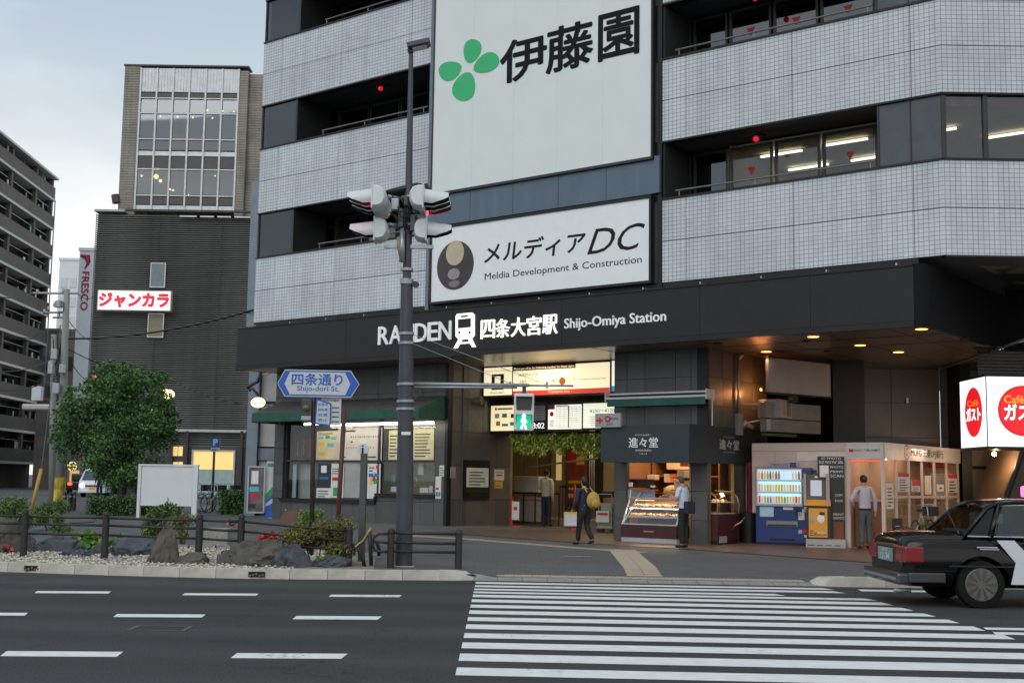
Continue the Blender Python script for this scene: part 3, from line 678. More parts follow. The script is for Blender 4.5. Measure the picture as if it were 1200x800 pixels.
# window storeys
def windows(z0, z1, lit):
    # left corner glazing
    uc = A(341, 280, V0)[0]
    box('corner_window', m_winglass, sb, UL+.03, V0+.05, z0+.05, uc, V0+.07, z1-.05)
    box('blind', m_curtain, sb, UL+.1, V0+.16, z0+.05, uc-.05, V0+.2, z1-.05)
    box('corner_post', m_frame, sb, UL, V0+.02, z0+.05, UL+.06, V0+.12, z1-.05)
    box('corner_post', m_frame, sb, uc, V0+.02, z0+.05, uc+.07, V0+1.4, z1-.05)
    mb = MB().box(UL+.04, V0+.12, z0+.05, UL+.06, 8, z1-.05); mb.build('side_glazing', m_winglass, sb)
    box('side_wall', m_dark, sb, UL+.3, V0+.3, z0, UL+.34, 8, z1)
    # recessed balcony left
    box('balcony_wall', M('balcony_wall', (.06, .055, .05), .8), sb, uc, .62, z0, -.93, .7, z1)
    ws = lerp(uc, -1.1, .12)
    for i in range(4):
        a = lerp(uc+.3, -1.1, i/4); b = lerp(uc+.3, -1.1, (i+1)/4)-.05
        w = MB().box(a, .45, z0+.05, a+.05, .52, z1-.1).box(b-.05, .45, z0+.05, b, .52, z1-.1).box(a+.05, .45, z0+.05, b-.05, .52, z0+.12).box(a+.05, .45, z1-.16, b-.05, .52, z1-.1).build('window', m_frame, sb)
        box('pane', m_darkglass, w, a+.05, .48, z0+.12, b-.05, .49, z1-.16)
    box('balcony_end', m_frame, sb, -1.12, V0+.04, z0+.05, -1.06, .6, z1-.05)
    rr_ = MB().tube([(uc+1.2, V0+.02, z0+.2), (-1.15, V0+.02, z0+.2)], .022, 6)
    for q in (uc+1.25, uc+3, -1.3): rr_.tube([(q, V0+.02, z0+.05), (q, V0+.02, z0+.2)], .014, 6)
    rr_.build('balcony_rail', m_railg, sb)
    # right
    u1 = A(1030, 180, V0)[0]
    rr_ = MB().tube([(6.9, V0+.02, z0+.2), (u1-.1, V0+.02, z0+.2)], .022, 6)
    for q in (7, 9, u1-.2): rr_.tube([(q, V0+.02, z0+.05), (q, V0+.02, z0+.2)], .014, 6)
    rr_.build('balcony_rail', m_railg, sb)
    box('balcony_end', m_frame, sb, u1-.04, V0+.03, z0+.05, u1, .5, z1-.05)
    box('balcony_end', m_dark, sb, 6.55, V0+.03, z0+.05, 6.6, .5, z1-.05)
    fr = [A(p, 190, 0)[0] for p in (776, 812, 855, 907, 963, 1031)]
    for i in range(5):
        a, b = fr[i]+.03, fr[i+1]-.03
        w = MB().box(a, -.03, z0+.05, a+.06, .05, z1-.1).box(b-.06, -.03, z0+.05, b, .05, z1-.1).box(a+.06, -.03, z0+.05, b-.06, .05, z0+.12).box(a+.06, -.03, z1-.16, b-.06, .05, z1-.1).build('window', m_frame, sb)
        isl = lit and i >= 2
        box('pane', m_winglass if isl else m_darkglass, w, a+.06, 0, z0+.12, b-.06, .012, z1-.16)
        if not isl: box('blind', m_curtain if i in (1, 3) else m_dark, w, a+.02, .1, z0+.06, b-.02, .12, z1-.1)
        if i in (2, 4) or (not lit and i == 3):
            um = (a+b)/2
            MB().prismy([(um-.11, z0+.82), (um, z0+.62), (um+.11, z0+.82)], -.012, -.006).build('fire_access_mark', m_red, w)
    box('corner_glazing', M('grey_glazing', (.085, .09, .098), .22, .3, var=.12), sb, u1+.003, V0+.05, z0+.05, UR-.0, V0+.12, z1-.05)
    for q in (lerp(u1, UR, .5),): box('mullion', m_frame, sb, q-.015, V0+.03, z0+.05, q+.015, V0+.05, z1-.05)
    # street side ribbon
    for i, t in enumerate((0.05, .93, 2.6, 4.3, 6.0, 7.7)):
        mb = MB(); mb.xf = MX; mb.box(t-.05, .03, z0+.05, t+.05, .14, z1-.05).build('mullion', m_frame, sb)
    for t0, t1 in ((.1, .88), (.98, 2.55), (2.65, 4.25), (4.35, 5.95), (6.05, 7.65)):
        mb = MB(); mb.xf = MX; mb.box(t0, .08, z0+.06, t1, .09, z1-.06).build('street_pane', m_winglass, sb)
    if not lit:
        mb = MB(); mb.xf = MX; mb.box(.05, .3, z0, 14, .34, z1).build('blind', m_curtain, sb)
for k, (z0, z1) in enumerate(((8.43, 9.90), (11.93, 13.38), (15.43, 16.88))): windows(z0, z1, k == 0)
# lit office behind the lower storey windows
a0, a1 = A(855, 190, 0)[0], A(1031, 190, 0)[0]
rm = MB()
rm.box(a0-.03, .06, 8.45, a0, 4.5, 9.9).box(a0-.03, 4.5, 8.45, a1+4, 4.55, 9.9).box(a1, .06, 8.45, a1+.03, 1.0, 9.9)
rm.build('office_wall', m_room, sb)
box('office_ceiling', M('office_ceiling', (.6, .56, .45), .8), sb, a0, .06, 9.84, a1+4, 4.5, 9.87)
for i, (u, v) in enumerate(((a0+.9, 1.0), (a0+2.6, .9), (a0+.9, 2.6), (a0+2.6, 2.6), (a1+.8, 1.2), (a1+2.2, 2.4))):
    box('lamp_tube', m_tube, sb, u-.55, v-.03, 9.74, u+.55, v+.03, 9.79)
p = W(a0+1.8, 2.2, 9.5); area('office_light', p, p - Vector((0, 0, 1)), 2.5, 34, (1, .80, .50))
p = W(a1+1.5, 2.0, 9.5); area('office_light', p, p - Vector((0, 0, 1)), 1.5, 6, (1, .85, .6))
for i, t0 in enumerate((.1, .98)):
    mb = MB(); mb.xf = MX; mb.box(t0+.02, .14, 9.63, t0+(.74 if i == 0 else 1.5), .16, 9.83).build('window_banner', M('banner_red', (.45, .06, .03), .6), sb)
tb = thing('window_lettering', 'white characters on the red strip inside the corner window of the lit storey', 'lettering', W(UR, V0, 0), 0)
text('全', .18, 9.66, .42, 9.81, .14, m_white, tb); text('宗', .52, 9.66, .76, 9.81, .14, m_white, tb)
# red fire lamps under the balcony ceilings
for i, (px, py, lab) in enumerate(((446, 104, 'red globe fire lamp hanging in the upper left balcony'), (886, 163, 'red globe fire lamp hanging at the lit right balcony'), (885, -2, 'red globe fire lamp at the top edge of the photo, right balcony'))):
    u, z = A(px, py, -.85); t = thing('fire_lamp', lab, 'fire lamp', W(u, -.85, z), BR, 'red fire lamps')
    MB().ball((0, 0, 0), .075, 12, 8).build('globe', M('lamp_red', (.7, .02, .03), .3, emit=.5, ecol=(1, .02, .04)), t, smooth=True)
    MB().tube([(0, 0, .06), (0, .05, .14), (.12, .3, .14)], .03, 8).build('bracket', m_black, t)
# black canopy fascia
VF = -1.5
m_ret2 = M('return_shaded_black', (.007, .007, .008), .7, spec=.15)  # fascia black deepened in its colour for the shade under the overhang
fs_ = [A(278, 410, VF)[0]] + [A(p, 400, VF)[0] for p in (405, 531, 658, 820, 950)] + [12.75]
UF0 = fs_[0]
box('fascia_core', m_joint, sb, UF0+.02, VF+.03, 4.97, 12.7, -.02, 6.18)
for i in range(len(fs_)-1):
    box('fascia_panel', m_fascia, sb, fs_[i]+.004, VF, 5.05, fs_[i+1]-.004, VF+.03, 6.2)
box('fascia_lip', m_black, sb, UF0, VF-.04, 4.92, 12.75, VF+.12, 5.04)
box('fascia_cap', m_black, sb, UF0, VF-.03, 6.2, 12.75, V0, 6.24)
box('fascia_gutter', m_black, sb, UL, V0+.02, 6.24, 12.75, V0+.2, 6.42)
for i in range(14):
    u = UF0 + .8 + i*1.55
    if u < 12.6: box('cap_bracket', m_alu, sb, u, VF-.02, 6.24, u+.03, V0, 6.29)
# curved corner and the return
v1 = B(1179, 395, 12.95)[0]
arc = [(12.75, VF)] + [(12.75 + .25*math.sin(R(a)), VF + .25 - .25*math.cos(R(a))) for a in (15, 30, 45, 60, 75, 90)] + [(13.0, v1)]
inn = [(12.75, VF+.1)] + [(12.75 + .15*math.sin(R(a)), VF + .25 - .15*math.cos(R(a))) for a in (15, 30, 45, 60, 75, 90)] + [(12.9, v1)]
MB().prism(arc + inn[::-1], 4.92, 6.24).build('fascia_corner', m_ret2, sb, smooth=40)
Y1 = W(13.0, v1).y; X1 = W(13.0, v1).x
p0, p1 = L(X1, Y1), L(22, Y1); q0, q1 = L(X1, Y1+.1), L(22, Y1+.1)
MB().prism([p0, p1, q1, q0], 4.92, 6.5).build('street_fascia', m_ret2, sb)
# soffit
sof = [(UF0+.02, VF+.1), (12.7, VF+.1), (12.9, VF+.3), (12.9, v1), L(22, Y1+.1), L(22, 38), (7.0, 16), (UF0+.02, 16)]
MB().prism(sof, 4.93, 4.965).build('soffit', m_soffit, sb)
for q in (0, 1.55):
    box('soffit_joint', m_joint, sb, 5, q, 4.922, 12.85, q+.02, 4.929)
for q in range(6): box('soffit_joint', m_joint, sb, 4.6+1.5*q, -1.3, 4.924, 4.62+1.5*q, 6, 4.9285)
a, b = ground(1102, 432, 4.9), ground(1215, 393, 4.9)
MB().tube([a, b], .035, 8).build('soffit_trim', m_alu, None, smooth=True); o = bpy.data.objects['soffit_trim']; tag(o, 'slim pale pipe crossing the canopy ceiling above the round red logo lightbox', 'pipe')
m_dl = M('downlight_glow', (1, .5, .15), .5, emit=5, ecol=(1, .42, .1), var=0)
DLS = [((1080, 385), 'nearest the canopy corner'), ((953, 394), 'nearest the fascia above the blank white panel'), ((1008, 404), 'above the stone wall, in the middle of the right five'), ((898, 411.5), 'closest to the wall bracket box'), ((1053, 412), 'deepest in, closest to the round logo lightbox')]
for (px, py), lab in DLS:
    p = ground(px, py, 4.93); t = thing('downlight', 'lit amber ceiling downlight ' + lab, 'downlight', p, 0, 'amber downlights')
    MB().tube([(0, 0, -.012), (0, 0, 0)], .15, 20).build('trim_ring', m_alu, t); MB().tube([(0, 0, -.016), (0, 0, -.0125)], .125, 20).build('lens', m_dl, t)
    l = bpy.data.lights.new('downlight', 'SPOT'); l.energy = 38; l.color = (1, .55, .25); l.spot_size = R(120); l.spot_blend = .6; l.shadow_soft_size = .08
    o = bpy.data.objects.new('downlight_lamp', l); C.objects.link(o); o.location = p - Vector((0, 0, .05))
for k, (px, py) in enumerate(((945, 399), (970, 410.5), (995, 425.5), (1130, 396), (1172, 405), (841, 401.5))):
    p = ground(px, py, 4.93); o = MB().tube([(0, 0, -.03), (0, 0, 0)], [.09, .12], 14).build('ceiling_vent', m_joint, loc=p)
    tag(o, ['small dark ceiling vent left of the amber downlight over the blank panel', 'pale round ceiling vent above the blank white panel', 'small ceiling vent right above the dark pillar', 'dark ceiling vent by the canopy return', 'dark ceiling vent beside the pale ceiling pipe', 'dark ceiling vent above the dark corner of the bakery wall'][k], 'ceiling vent')

# ------------------------------------------------------------------ ground floor walls
def cladding(x0, x1, z0, z1, v, holes, mats, parent, pw=.85, ph=.72, xf=None, zf=None, th=.03, ox=0., name='stone_panel', back=True):
    """stone panels with open joints over a dark backing; holes are rectangles (x0,z0,x1,z1)"""
    if back:
        gs = sorted(set([x0, x1] + [h[0] for h in holes] + [h[2] for h in holes])); zs = sorted(set([z0, z1] + [h[1] for h in holes] + [h[3] for h in holes]))
        mb = MB(); mb.xf = xf
        for a, b in zip(gs, gs[1:]):
            for c, d in zip(zs, zs[1:]):
                if any(h[0] < (a+b)/2 < h[2] and h[1] < (c+d)/2 < h[3] for h in holes): continue
                mb.box(a, v+th*.6, c, b, v+.14, d)
        mb.build('wall_core', m_joint, parent)
    n = max(1, round((x1-x0)/pw)); gs = [lerp(x0, x1, i/n) for i in range(n+1)]
    m_ = max(1, round((z1-z0)/ph)); zs = [lerp(z0, z1, i/m_) for i in range(m_+1)]
    for h in holes:
        for e_ in (h[0], h[2]):
            if x0 < e_ < x1: gs = [g for g in gs if abs(g-e_) > .22 or g in (x0, x1)] + [e_]
        for e_ in (h[1], h[3]):
            if z0 < e_ < z1: zs = [g for g in zs if abs(g-e_) > .2 or g in (z0, z1)] + [e_]
    gs = sorted(set(gs)); zs = sorted(set(zs)); rng = random.Random(int(abs(x0*100+z1*10)))
    for a, b in zip(gs, gs[1:]):
        for c, d in zip(zs, zs[1:]):
            if any(h[0]-.01 < (a+b)/2 < h[2]+.01 and h[1]-.01 < (c+d)/2 < h[3]+.01 for h in holes): continue
            mb = MB(); mb.xf = xf; e_ = rng.uniform(0, .003)
            mb.box(a+.006, v-e_, c+.006, b-.006, v+th, d-.006).build(name, rng.choice(mats), parent)
TL, TR = A(320, 560)[0], A(521, 560)[0]
wu0, wum, wu1 = A(331, 560)[0], A(441, 560)[0], A(509, 560)[0]
zs0 = A(390, 585, 0)[1]; zs1 = A(475, 578.5, 0)[1]; zt = 3.45
holes = [(wu0, zs0, wum, zt), (wum, zs1, wu1, zt)]
cladding(TL, TR, .15, 4.93, 0, holes, [m_stone, m_stone, m_stone_b], sb, pw=.85, ph=.75)
box('stone_panel', m_stone, sb, TL, .14, .15, TL+.03, 9, 4.93)      # left flank
box('sill', m_black, sb, wu0-.05, -.07, zs0-.1, wum, .25, zs0); box('sill', m_black, sb, wum+.002, -.07, zs1-.1, wu1+.05, .25, zs1); box('sill', m_black, sb, wum-.04, -.069, zs0, wum+.04, .2, zs1-.1)
box('corner_post', m_black, sb, TR, -.03, .15, TR+.11, .15, 4.93)
UE = TR + .11
MV = lambda u: Matrix.Translation((u, 0, 0)) @ Matrix.Rotation(R(90), 4, 'Z')       # x runs along +v, y towards -u
# entrance left reveal: seen from the right, so its face looks to +u
def reveal(u, v0, v1, z0, z1, holes, mats, face=1, **k):
    X_ = Matrix.Translation((u, 0, 0)) @ Matrix.Rotation(R(90), 4, 'Z') if face > 0 else Matrix.Translation((u, 0, 0)) @ Matrix(((0, 1, 0, 0), (1, 0, 0, 0), (0, 0, 1, 0), (0, 0, 0, 1)))
    cladding(v0, v1, z0, z1, 0, holes, mats, sb, xf=X_, **k)
reveal(UE, .16, 2.9, .1, 4.93, [], [m_brownst, m_stone], pw=.7, ph=1.05)
# ticket window contents
m_cream = M('cream_board', (.62, .54, .38), .7); m_paper = M('paper', (.62, .62, .60), .7, var=.04); m_inner = M('ticket_interior', (.42, .36, .27), .7)
tw = thing('ticket_window', 'wide ticket office window with maps and posters behind glass, under the green awning', 'ticket window', BL, BR)
box('back_wall', m_inner, tw, wu0, 1.2, zs0-.1, wu1, 1.25, zt); 
for u in (wu0-.0, wum-.03, wu1-.05): MB().box(u, .06, zs0 if u < wum-.1 else zs1, u+.08, .2, zt).build('mullion', m_frame, tw)
zh = A(400, 540, .1)[1]
box('head_frame', m_frame, tw, wu0, .05, zt-.06, wu1, .2, zt); box('transom', m_frame, tw, wu0+.08, .07, zh-.03, wum-.03, .18, zh+.03); box('transom', m_frame, tw, wum+.05, .07, zh-.03, wu1-.05, .18, zh+.03)
def rect(px0, px1, y0, y1, v):
    a, b = A(px0, y0, v), A(px1, y1, v); zz = A((px0+px1)/2, y0, v)[1]; z2 = A((px0+px1)/2, y1, v)[1]; return a[0], z2, b[0], zz
def board(name, px0, px1, y0, y1, v, mat, par, th=.02):
    u0, z0, u1, z1 = rect(px0, px1, y0, y1, v); return box(name, mat, par, u0, v, z0, u1, v+th, z1), (u0, z0, u1, z1)
def cols(par, r, v, rows, matlist, pad=.08, h=.5, seed=1, jitter=True):
    """printed blocks on a board"""
    rng = random.Random(seed); u0, z0, u1, z1 = r; W0, H0 = u1-u0, z1-z0; mb = MB()
    for i, (fx0, fz0, fx1, fz1, m) in enumerate(rows): mb.box(u0+fx0*W0, v-.003, z0+fz0*H0, u0+fx1*W0, v+.001, z0+fz1*H0, m)
    return mb.build('print', matlist, par, kind='stuff')
m_ink = M('ink', (.03, .03, .035), .7); m_inkr = M('ink_red', (.5, .03, .04), .7); m_inkb = M('ink_blue', (.03, .16, .45), .7); m_inkg = M('ink_green', (.04, .3, .12), .7); m_inky = M('ink_yellow', (.7, .45, .05), .7); m_inkc = M('ink_cyan', (.1, .45, .55), .7)
INK = [m_ink, m_inkr, m_inkb, m_inkg, m_inky, m_inkc, m_white]
box('display_back', M('display_dark', (.03, .022, .02), .6), tw, wu0+.08, .24, zh+.03, A(369, 520, .2)[0], .27, zt-.06)
rng = random.Random(5); u0, z0, u1, z1 = rect(346, 367, 510, 538, .2)
for i in range(9):
    a = lerp(u0, u1, i/9); box('hanging_strip', M('strip_%d' % (i % 3), [(.14, .03, .025), (.2, .12, .07), (.06, .03, .03)][i % 3], .7), tw, a, .2, z0+rng.uniform(0, .15), a+.055, .225, z1-rng.uniform(0, .2))
box('white_cabinet', M('cabinet', (.42, .44, .43), .5), tw, A(350, 560, .4)[0], .4, zs0, A(366, 560, .4)[0], .7, zh-.1)
box('side_pane', M('frosted', (.35, .47, .47), .3), tw, A(343, 560, .2)[0], .2, zs0+.02, A(347, 560, .2)[0], .22, zh-.1)
def poster(label, px0, px1, y0, y1, v, mat, rows, par=None, cat='poster', name='poster', group=None):
    u0, z0, u1, z1 = rect(px0, px1, y0, y1, v); p = W(u0, v, z0); t = thing(name, label, cat, p, BR, group); w, h = u1-u0, z1-z0
    box('sheet', mat, t, 0, 0, 0, w, .012, h)
    if rows: cols(t, (0, 0, w, h), -.0, rows, INK)
    return t, w, h
def lines(n, m=0, x0=.1, x1=.9, z0=.1, z1=.9, th=.35, seed=1):
    rng = random.Random(seed); return [(x0, lerp(z0, z1, i/n), lerp(x0, x1, rng.uniform(.6, 1)), lerp(z0, z1, (i+th)/n), m) for i in range(n)]
poster('cream route leaflet board with coloured patches, upper left of the ticket window', 371.5, 396, 505, 538.5, .1, m_cream, [(.1, .72, .3, .82, 5), (.4, .74, .6, .84, 3), (.65, .7, .9, .8, 5), (.12, .45, .35, .6, 4), (.5, .45, .8, .58, 5), (.1, .15, .4, .28, 4)] + lines(3, 0, .1, .8, .86, .97), name='route_board', cat='route board')
m_map = M('map_paper', (.6, .57, .53), .7)
dots = [(.08+.055*i, .38, .10+.055*i, .42, 1) for i in range(8)] + [(.6+.07*i, .38, .62+.07*i, .42, 1) for i in range(4)] + [(.3+.05*i, .7+.015*(i % 2), .32+.05*i, .75, 0) for i in range(13)] + [(.7, .1, .88, .14, 0), (.06, .1, .2, .13, 0), (.3, .55, .34, .6, 0), (.06, .88, .4, .93, 0)]
poster('wide white railway line map with rows of dots in the ticket window', 396.5, 447, 501, 540, .1, m_map, dots, name='railway_map', cat='map')
poster('pale yellow fare notice left of the big pole in the right ticket window', 456, 467, 504, 538.5, .1, M('paleyellow', (.62, .58, .36), .7), lines(7, 0), name='fare_notice', cat='notice')
poster('pale yellow fare notice right of the big pole in the right ticket window', 484, 508, 502, 538.5, .1, M('paleyellow', (.62, .58, .36), .7), lines(8, 0), name='fare_notice', cat='notice')
poster('dark purple poster with a pale bust shape beside the sign post', 373, 386.5, 543, 571, .06, M('poster_dark', (.03, .028, .05), .6), [(.25, .62, .7, .92, 6), (.15, .35, .85, .45, 2)])
poster('white sheet below the dark purple poster', 371, 387, 571.5, 583, .06, m_paper, lines(3, 0))
poster('narrow green and white leaflet left of the brown post', 388.5, 402, 543, 583, .07, m_paper, [(.2, .05, .9, .3, 3), (.1, .5, .8, .6, 1)] + lines(3, 0, .1, .8, .7, .9))
poster('blank grey panel between the brown post and the round information post', 404, 421, 541, 583, .1, M('grey_panel', (.33, .33, .34), .5), [], name='grey_board', cat='panel')
poster('colourful poster right of the round information post', 431, 445, 543, 584, .06, m_paper, [(.1, .62, .45, .72, 2), (.5, .62, .9, .72, 2), (.2, .4, .45, .58, 4), (.5, .42, .8, .58, 3), (.4, .5, .6, .66, 1), (.65, .85, .9, .95, 1)] + lines(2, 0, .1, .55, .78, .95))
box('glass', m_clear, tw, wu0+.08, .135, zs0, wum-.03, .14, zt-.06); box('glass', m_clear, tw, wum+.05, .135, zs1+.02, wu1-.05, .14, zt-.06)
for i, (a, b, c, d, m) in enumerate(((459, 463, 556, 566, m_inkg), (490, 496, 543, 556, m_paper), (458, 466, 570, 576, m_white), (492, 502, 571, 577, m_white), (503, 507, 569, 577, m_paper), (470, 482, 566, 576, m_inkb))):
    u0, z0, u1, z1 = rect(a, b, c, d, .35); o = MB().box(0, 0, 0, abs(u1-u0), .08, abs(z1-z0)).build('counter_item', m, loc=W(u0, .35, z0), rotz=BR)
    tag(o, ['green sticker card in the right ticket window', 'white notice hanging in the ticket counter window', 'white tray on the counter left of the big pole', 'white box on the ticket counter', 'small white stand at the right end of the ticket counter', 'dark blue folder on the counter behind the big pole'][i], 'counter item')
MB().tube([(u1+.1+.12*math.cos(t*.63), .35, zs1+.35+.12*math.sin(t*.63)) for t in range(10)], .015, 6).build('wire_ring', m_alu, tw)
poster('small white notice on the wall right of the ticket window, upper', 515, 521.5, 545, 558, -.02, m_paper, lines(4, 0), name='notice', cat='notice')
poster('small notice with blue and green squares on the wall right of the ticket window, lower', 510.5, 516.5, 558, 584, -.02, m_paper, [(.1, .1, .45, .3, 2), (.55, .1, .9, .3, 3), (.1, .4, .6, .5, 1)], name='notice', cat='notice')
# awning over the ticket window
VA = -1.15
aw = thing('green_awning', 'long fixed dark green awning over the ticket window', 'awning', BL, BR)
ua0, ua1 = A(295, 490, VA)[0], UE - .12; zb = A(295, 494, VA)[1]; zv = A(400, 481, VA)[1]; zw = zv + .42
m_green = M('awning_green', (.018, .085, .065), .75, var=.2, scale=4, bump=.1, bscale=60); m_green2 = M('awning_top', (.07, .07, .065), .85, var=.3, scale=3)
MB().add([(ua0, VA, zb), (ua1, VA, zb), (ua1, VA, zv), (ua0, VA, zv)], [(0, 1, 2, 3)]).build('valance', m_green, aw)
MB().add([(ua0, VA, zv), (ua1, VA, zv), (ua1, -.02, zw), (ua0, -.02, zw)], [(0, 1, 2, 3)]).build('canvas', m_green2, aw)
MB().add([(ua1, VA, zb), (ua1, -.02, zb), (ua1, -.02, zw), (ua1, VA, zv)], [(0, 1, 2, 3)]).build('end_panel', m_green, aw); MB().add([(ua0, -.02, zb), (ua0, VA, zb), (ua0, VA, zv), (ua0, -.02, zw)], [(0, 1, 2, 3)]).build('end_panel', m_green, aw)
MB().box(ua0, VA, zb-.02, ua1, VA+.03, zb-.001).box(ua0, VA+.03, zb-.03, ua0+.03, -.02, zb-.002).box(ua1-.03, VA+.03, zb-.03, ua1, -.02, zb-.002).build('frame', m_black, aw)
for (a, b, lab) in ((357, 384, 'short lit fluorescent tube under the green awning, left one'), (387, 508, 'long lit fluorescent tube under the green awning, right one')):
    u0, z0 = A(a, 497.5, -.4); u1, z1 = A(b, 494, -.4); z0 = z1 = 3.62
    z0 = A(a, 499, -.4)[1]; z1 = A(b, 494, -.4)[1]; zz = (z0+z1)/2
    t = thing('fluorescent_lamp', lab, 'lamp', BL, BR); MB().tube([(u0, -.4, zz), (u1, -.4, zz)], .035, 10).build('tube', m_tube, t, smooth=True); box('fixture', m_white, t, u0-.05, -.44, zz+.04, u1+.05, -.36, zz+.09)
    p = W((u0+u1)/2, -.42, zz-.06); o = area('tube_light', p, W((u0+u1)/2, .6, 1.2), abs(u1-u0), 3.2*abs(u1-u0), (1, .9, .7), .06); o.rotation_euler.z += 0

# ------------------------------------------------------------------ billboards
def on_plane(v): return thing
m_bb = M('billboard_sheet', (.72, .77, .76), .5, var=.025, scale=1)
bb = thing('tall_billboard', 'huge pale billboard with a green four leaf mark and three black characters', 'billboard', W(0, V0-.12, 0), BR)
bu0, bu1 = A(509, 100, V0-.12)[0], A(763, 100, V0-.12)[0]; bz = (A(509, 224, V0-.12)[1] + A(763, 186, V0-.12)[1])/2
box('board', m_bb, bb, bu0, 0, bz, bu1, .1, 16.2)
for i in range(1, 5): box('board_seam', M('seam', (.62, .67, .66), .6), bb, lerp(bu0, bu1, i/5)-.004, -.003, bz+.02, lerp(bu0, bu1, i/5)+.004, 0, 16.1)
MB().box(bu0-.05, -.02, bz-.07, bu1+.05, .12, bz-.002).box(bu0-.05, -.02, bz-.0, bu0-.002, .12, 16.2).box(bu1+.002, -.02, bz-.0, bu1+.05, .12, 16.2).build('frame', m_frame, bb)
vb = V0-.12
m_clover = M('clover_green', (.04, .46, .17), .5, var=.03); m_brush = M('brush_black', (.010, .012, .016), .85, spec=.2)
def petal(cx, cy, tx, ty, rl, rw):
    """egg shaped leaf centred at (cx,cy), its narrow end towards (tx,ty), in photo pixels on the board"""
    dx, dy = cx-tx, cy-ty; l = math.hypot(dx, dy); dx /= l; dy /= l; pts = []
    for k in range(32):
        t = 2*math.pi*k/32; a = rl*math.cos(t); w = rw*math.sin(t)*(1+.24*math.cos(t))
        pts.append(A(cx + dx*a - dy*w, cy + dy*a + dx*w, vb))
    ar = sum(pts[i][0]*pts[(i+1) % 32][1]-pts[(i+1) % 32][0]*pts[i][1] for i in range(32))
    MB().prismy(pts if ar > 0 else pts[::-1], -.012, -.004).build('leaf_mark', m_clover, bb)
petal(553.2, 60.3, 548.7, 76, 14.3, 10); petal(569.8, 74.6, 553.5, 84.3, 16.3, 10.4); petal(528, 82.8, 542.5, 76, 13.8, 10.8); petal(544.6, 101.5, 551, 83.5, 17.3, 12.8)
for s, x0, x1, yt, yb in (('伊', 587, 640, 41, 97), ('藤', 641, 694.5, 25, 85), ('園', 702, 748.5, 9.5, 71)):
    xm = (x0+x1)/2; skew = .235
    # fitted in the plane so that the photographed box is filled
    u0 = A(x0, (yt+yb)/2, vb)[0]; u1 = A(x1, (yt+yb)/2, vb)[0]; z1 = A(xm, yt+4, vb)[1]; z0 = A(xm, yb-4, vb)[1]
    text(s, u0, z0, u1, z1, 0, m_brush, bb, ext=.012, bold=.019)
m_bluestrip = M('blue_strip', (.105, .145, .195), .4, .2, var=.12, streak=3)
zc0 = (A(509, 262, vb)[1] + A(763, 229, vb)[1])/2
box('blue_band', m_bluestrip, sb, -.93, V0-.06, zc0, 6.42, V0+.05, bz-.08)
for i in range(1, 5): box('band_seam', m_joint, sb, lerp(-.93, 6.42, i/5), V0-.064, zc0, lerp(-.93, 6.42, i/5)+.01, V0-.06, bz-.08)
box('bay_column', m_bluestrip, sb, A(766.5, 200, V0-.1)[0], V0-.1, zc0, 6.52, V0-.02, bz)
b2 = thing('long_billboard', 'wide white billboard with a dark oval stone mark, above the black canopy', 'billboard', W(0, V0-.12, 0), BR)
cu0, cu1 = A(506, 310, vb)[0], A(761, 290, vb)[0]; cz1 = (A(506, 268.5, vb)[1]+A(761, 233.5, vb)[1])/2; cz0 = (A(506, 354, vb)[1]+A(761, 328.5, vb)[1])/2
box('board', M('billboard_white', (.80, .83, .84), .45, var=.03), b2, cu0, 0, cz0, cu1, .1, cz1)
MB().box(cu0-.06, -.03, cz0-.07, cu1+.06, .12, cz0-.002).box(cu0-.06, -.03, cz1+.002, cu1+.06, .12, cz1+.07).box(cu0-.06, -.03, cz0, cu0-.002, .12, cz1).box(cu1+.002, -.03, cz0, cu1+.06, .12, cz1).build('frame', m_black, b2)
def ell(cx, cy, rx, ry, name, mat, par, y0, tilt=0., n=32, ref=vb):
    c = A(cx, cy, ref); ru = abs(A(cx+rx, cy, ref)[0]-A(cx-rx, cy, ref)[0])/2; rz = abs(A(cx, cy-ry, ref)[1]-A(cx, cy+ry, ref)[1])/2
    pts = [(c[0] + ru*math.cos(t)*math.cos(tilt) - rz*math.sin(t)*math.sin(tilt), c[1] + ru*math.cos(t)*math.sin(tilt) + rz*math.sin(t)*math.cos(tilt)) for t in [2*math.pi*k/n for k in range(n)]]
    return MB().prismy(pts, y0-.004, y0).build(name, mat, par)
ell(533.5, 311, 21.5, 28.5, 'oval_mark', M('oval_dark', (.05, .038, .042), .4, var=.35, scale=1), b2, -.002)
ell(533.5, 296.5, 10.5, 14.5, 'oval_mark', M('oval_gold', (.5, .44, .3), .5, var=.12), b2, -.008); ell(532, 321, 7, 6.5, 'oval_mark', M('oval_grey', (.3, .27, .28), .5), b2, -.008); ell(532.5, 332.5, 6.5, 4, 'oval_mark', M('oval_grey2', (.2, .18, .19), .5), b2, -.008)
def ptext(s, x0, x1, yl, yr, h, par, mat, v, **k):
    """lettering whose baseline runs from (x0,yl) to (x1,yr) in the photo, h px tall at its middle"""
    a, b = A(x0, yl, v), A(x1, yr, v); xm, ym = (x0+x1)/2, (yl+yr)/2; zb_ = (a[1]+b[1])/2; zt_ = A(xm, ym-h, v)[1]
    return text(s, a[0], zb_, b[0], zt_, 0, mat, par, **k)
m_txt = M('text_dark', (.018, .018, .02), .8, spec=.2)
ptext('メルディア', 567.5, 686, 311, 293, 24, b2, m_txt, vb, bold=.018, shear=.1)
ptext('DC', 688, 756, 298.5, 291, 30, b2, m_txt, vb, shear=.35)
ptext('Meldia Development & Construction', 568, 752, 332, 308.5, 10.5, b2, m_txt, vb, bold=.004)
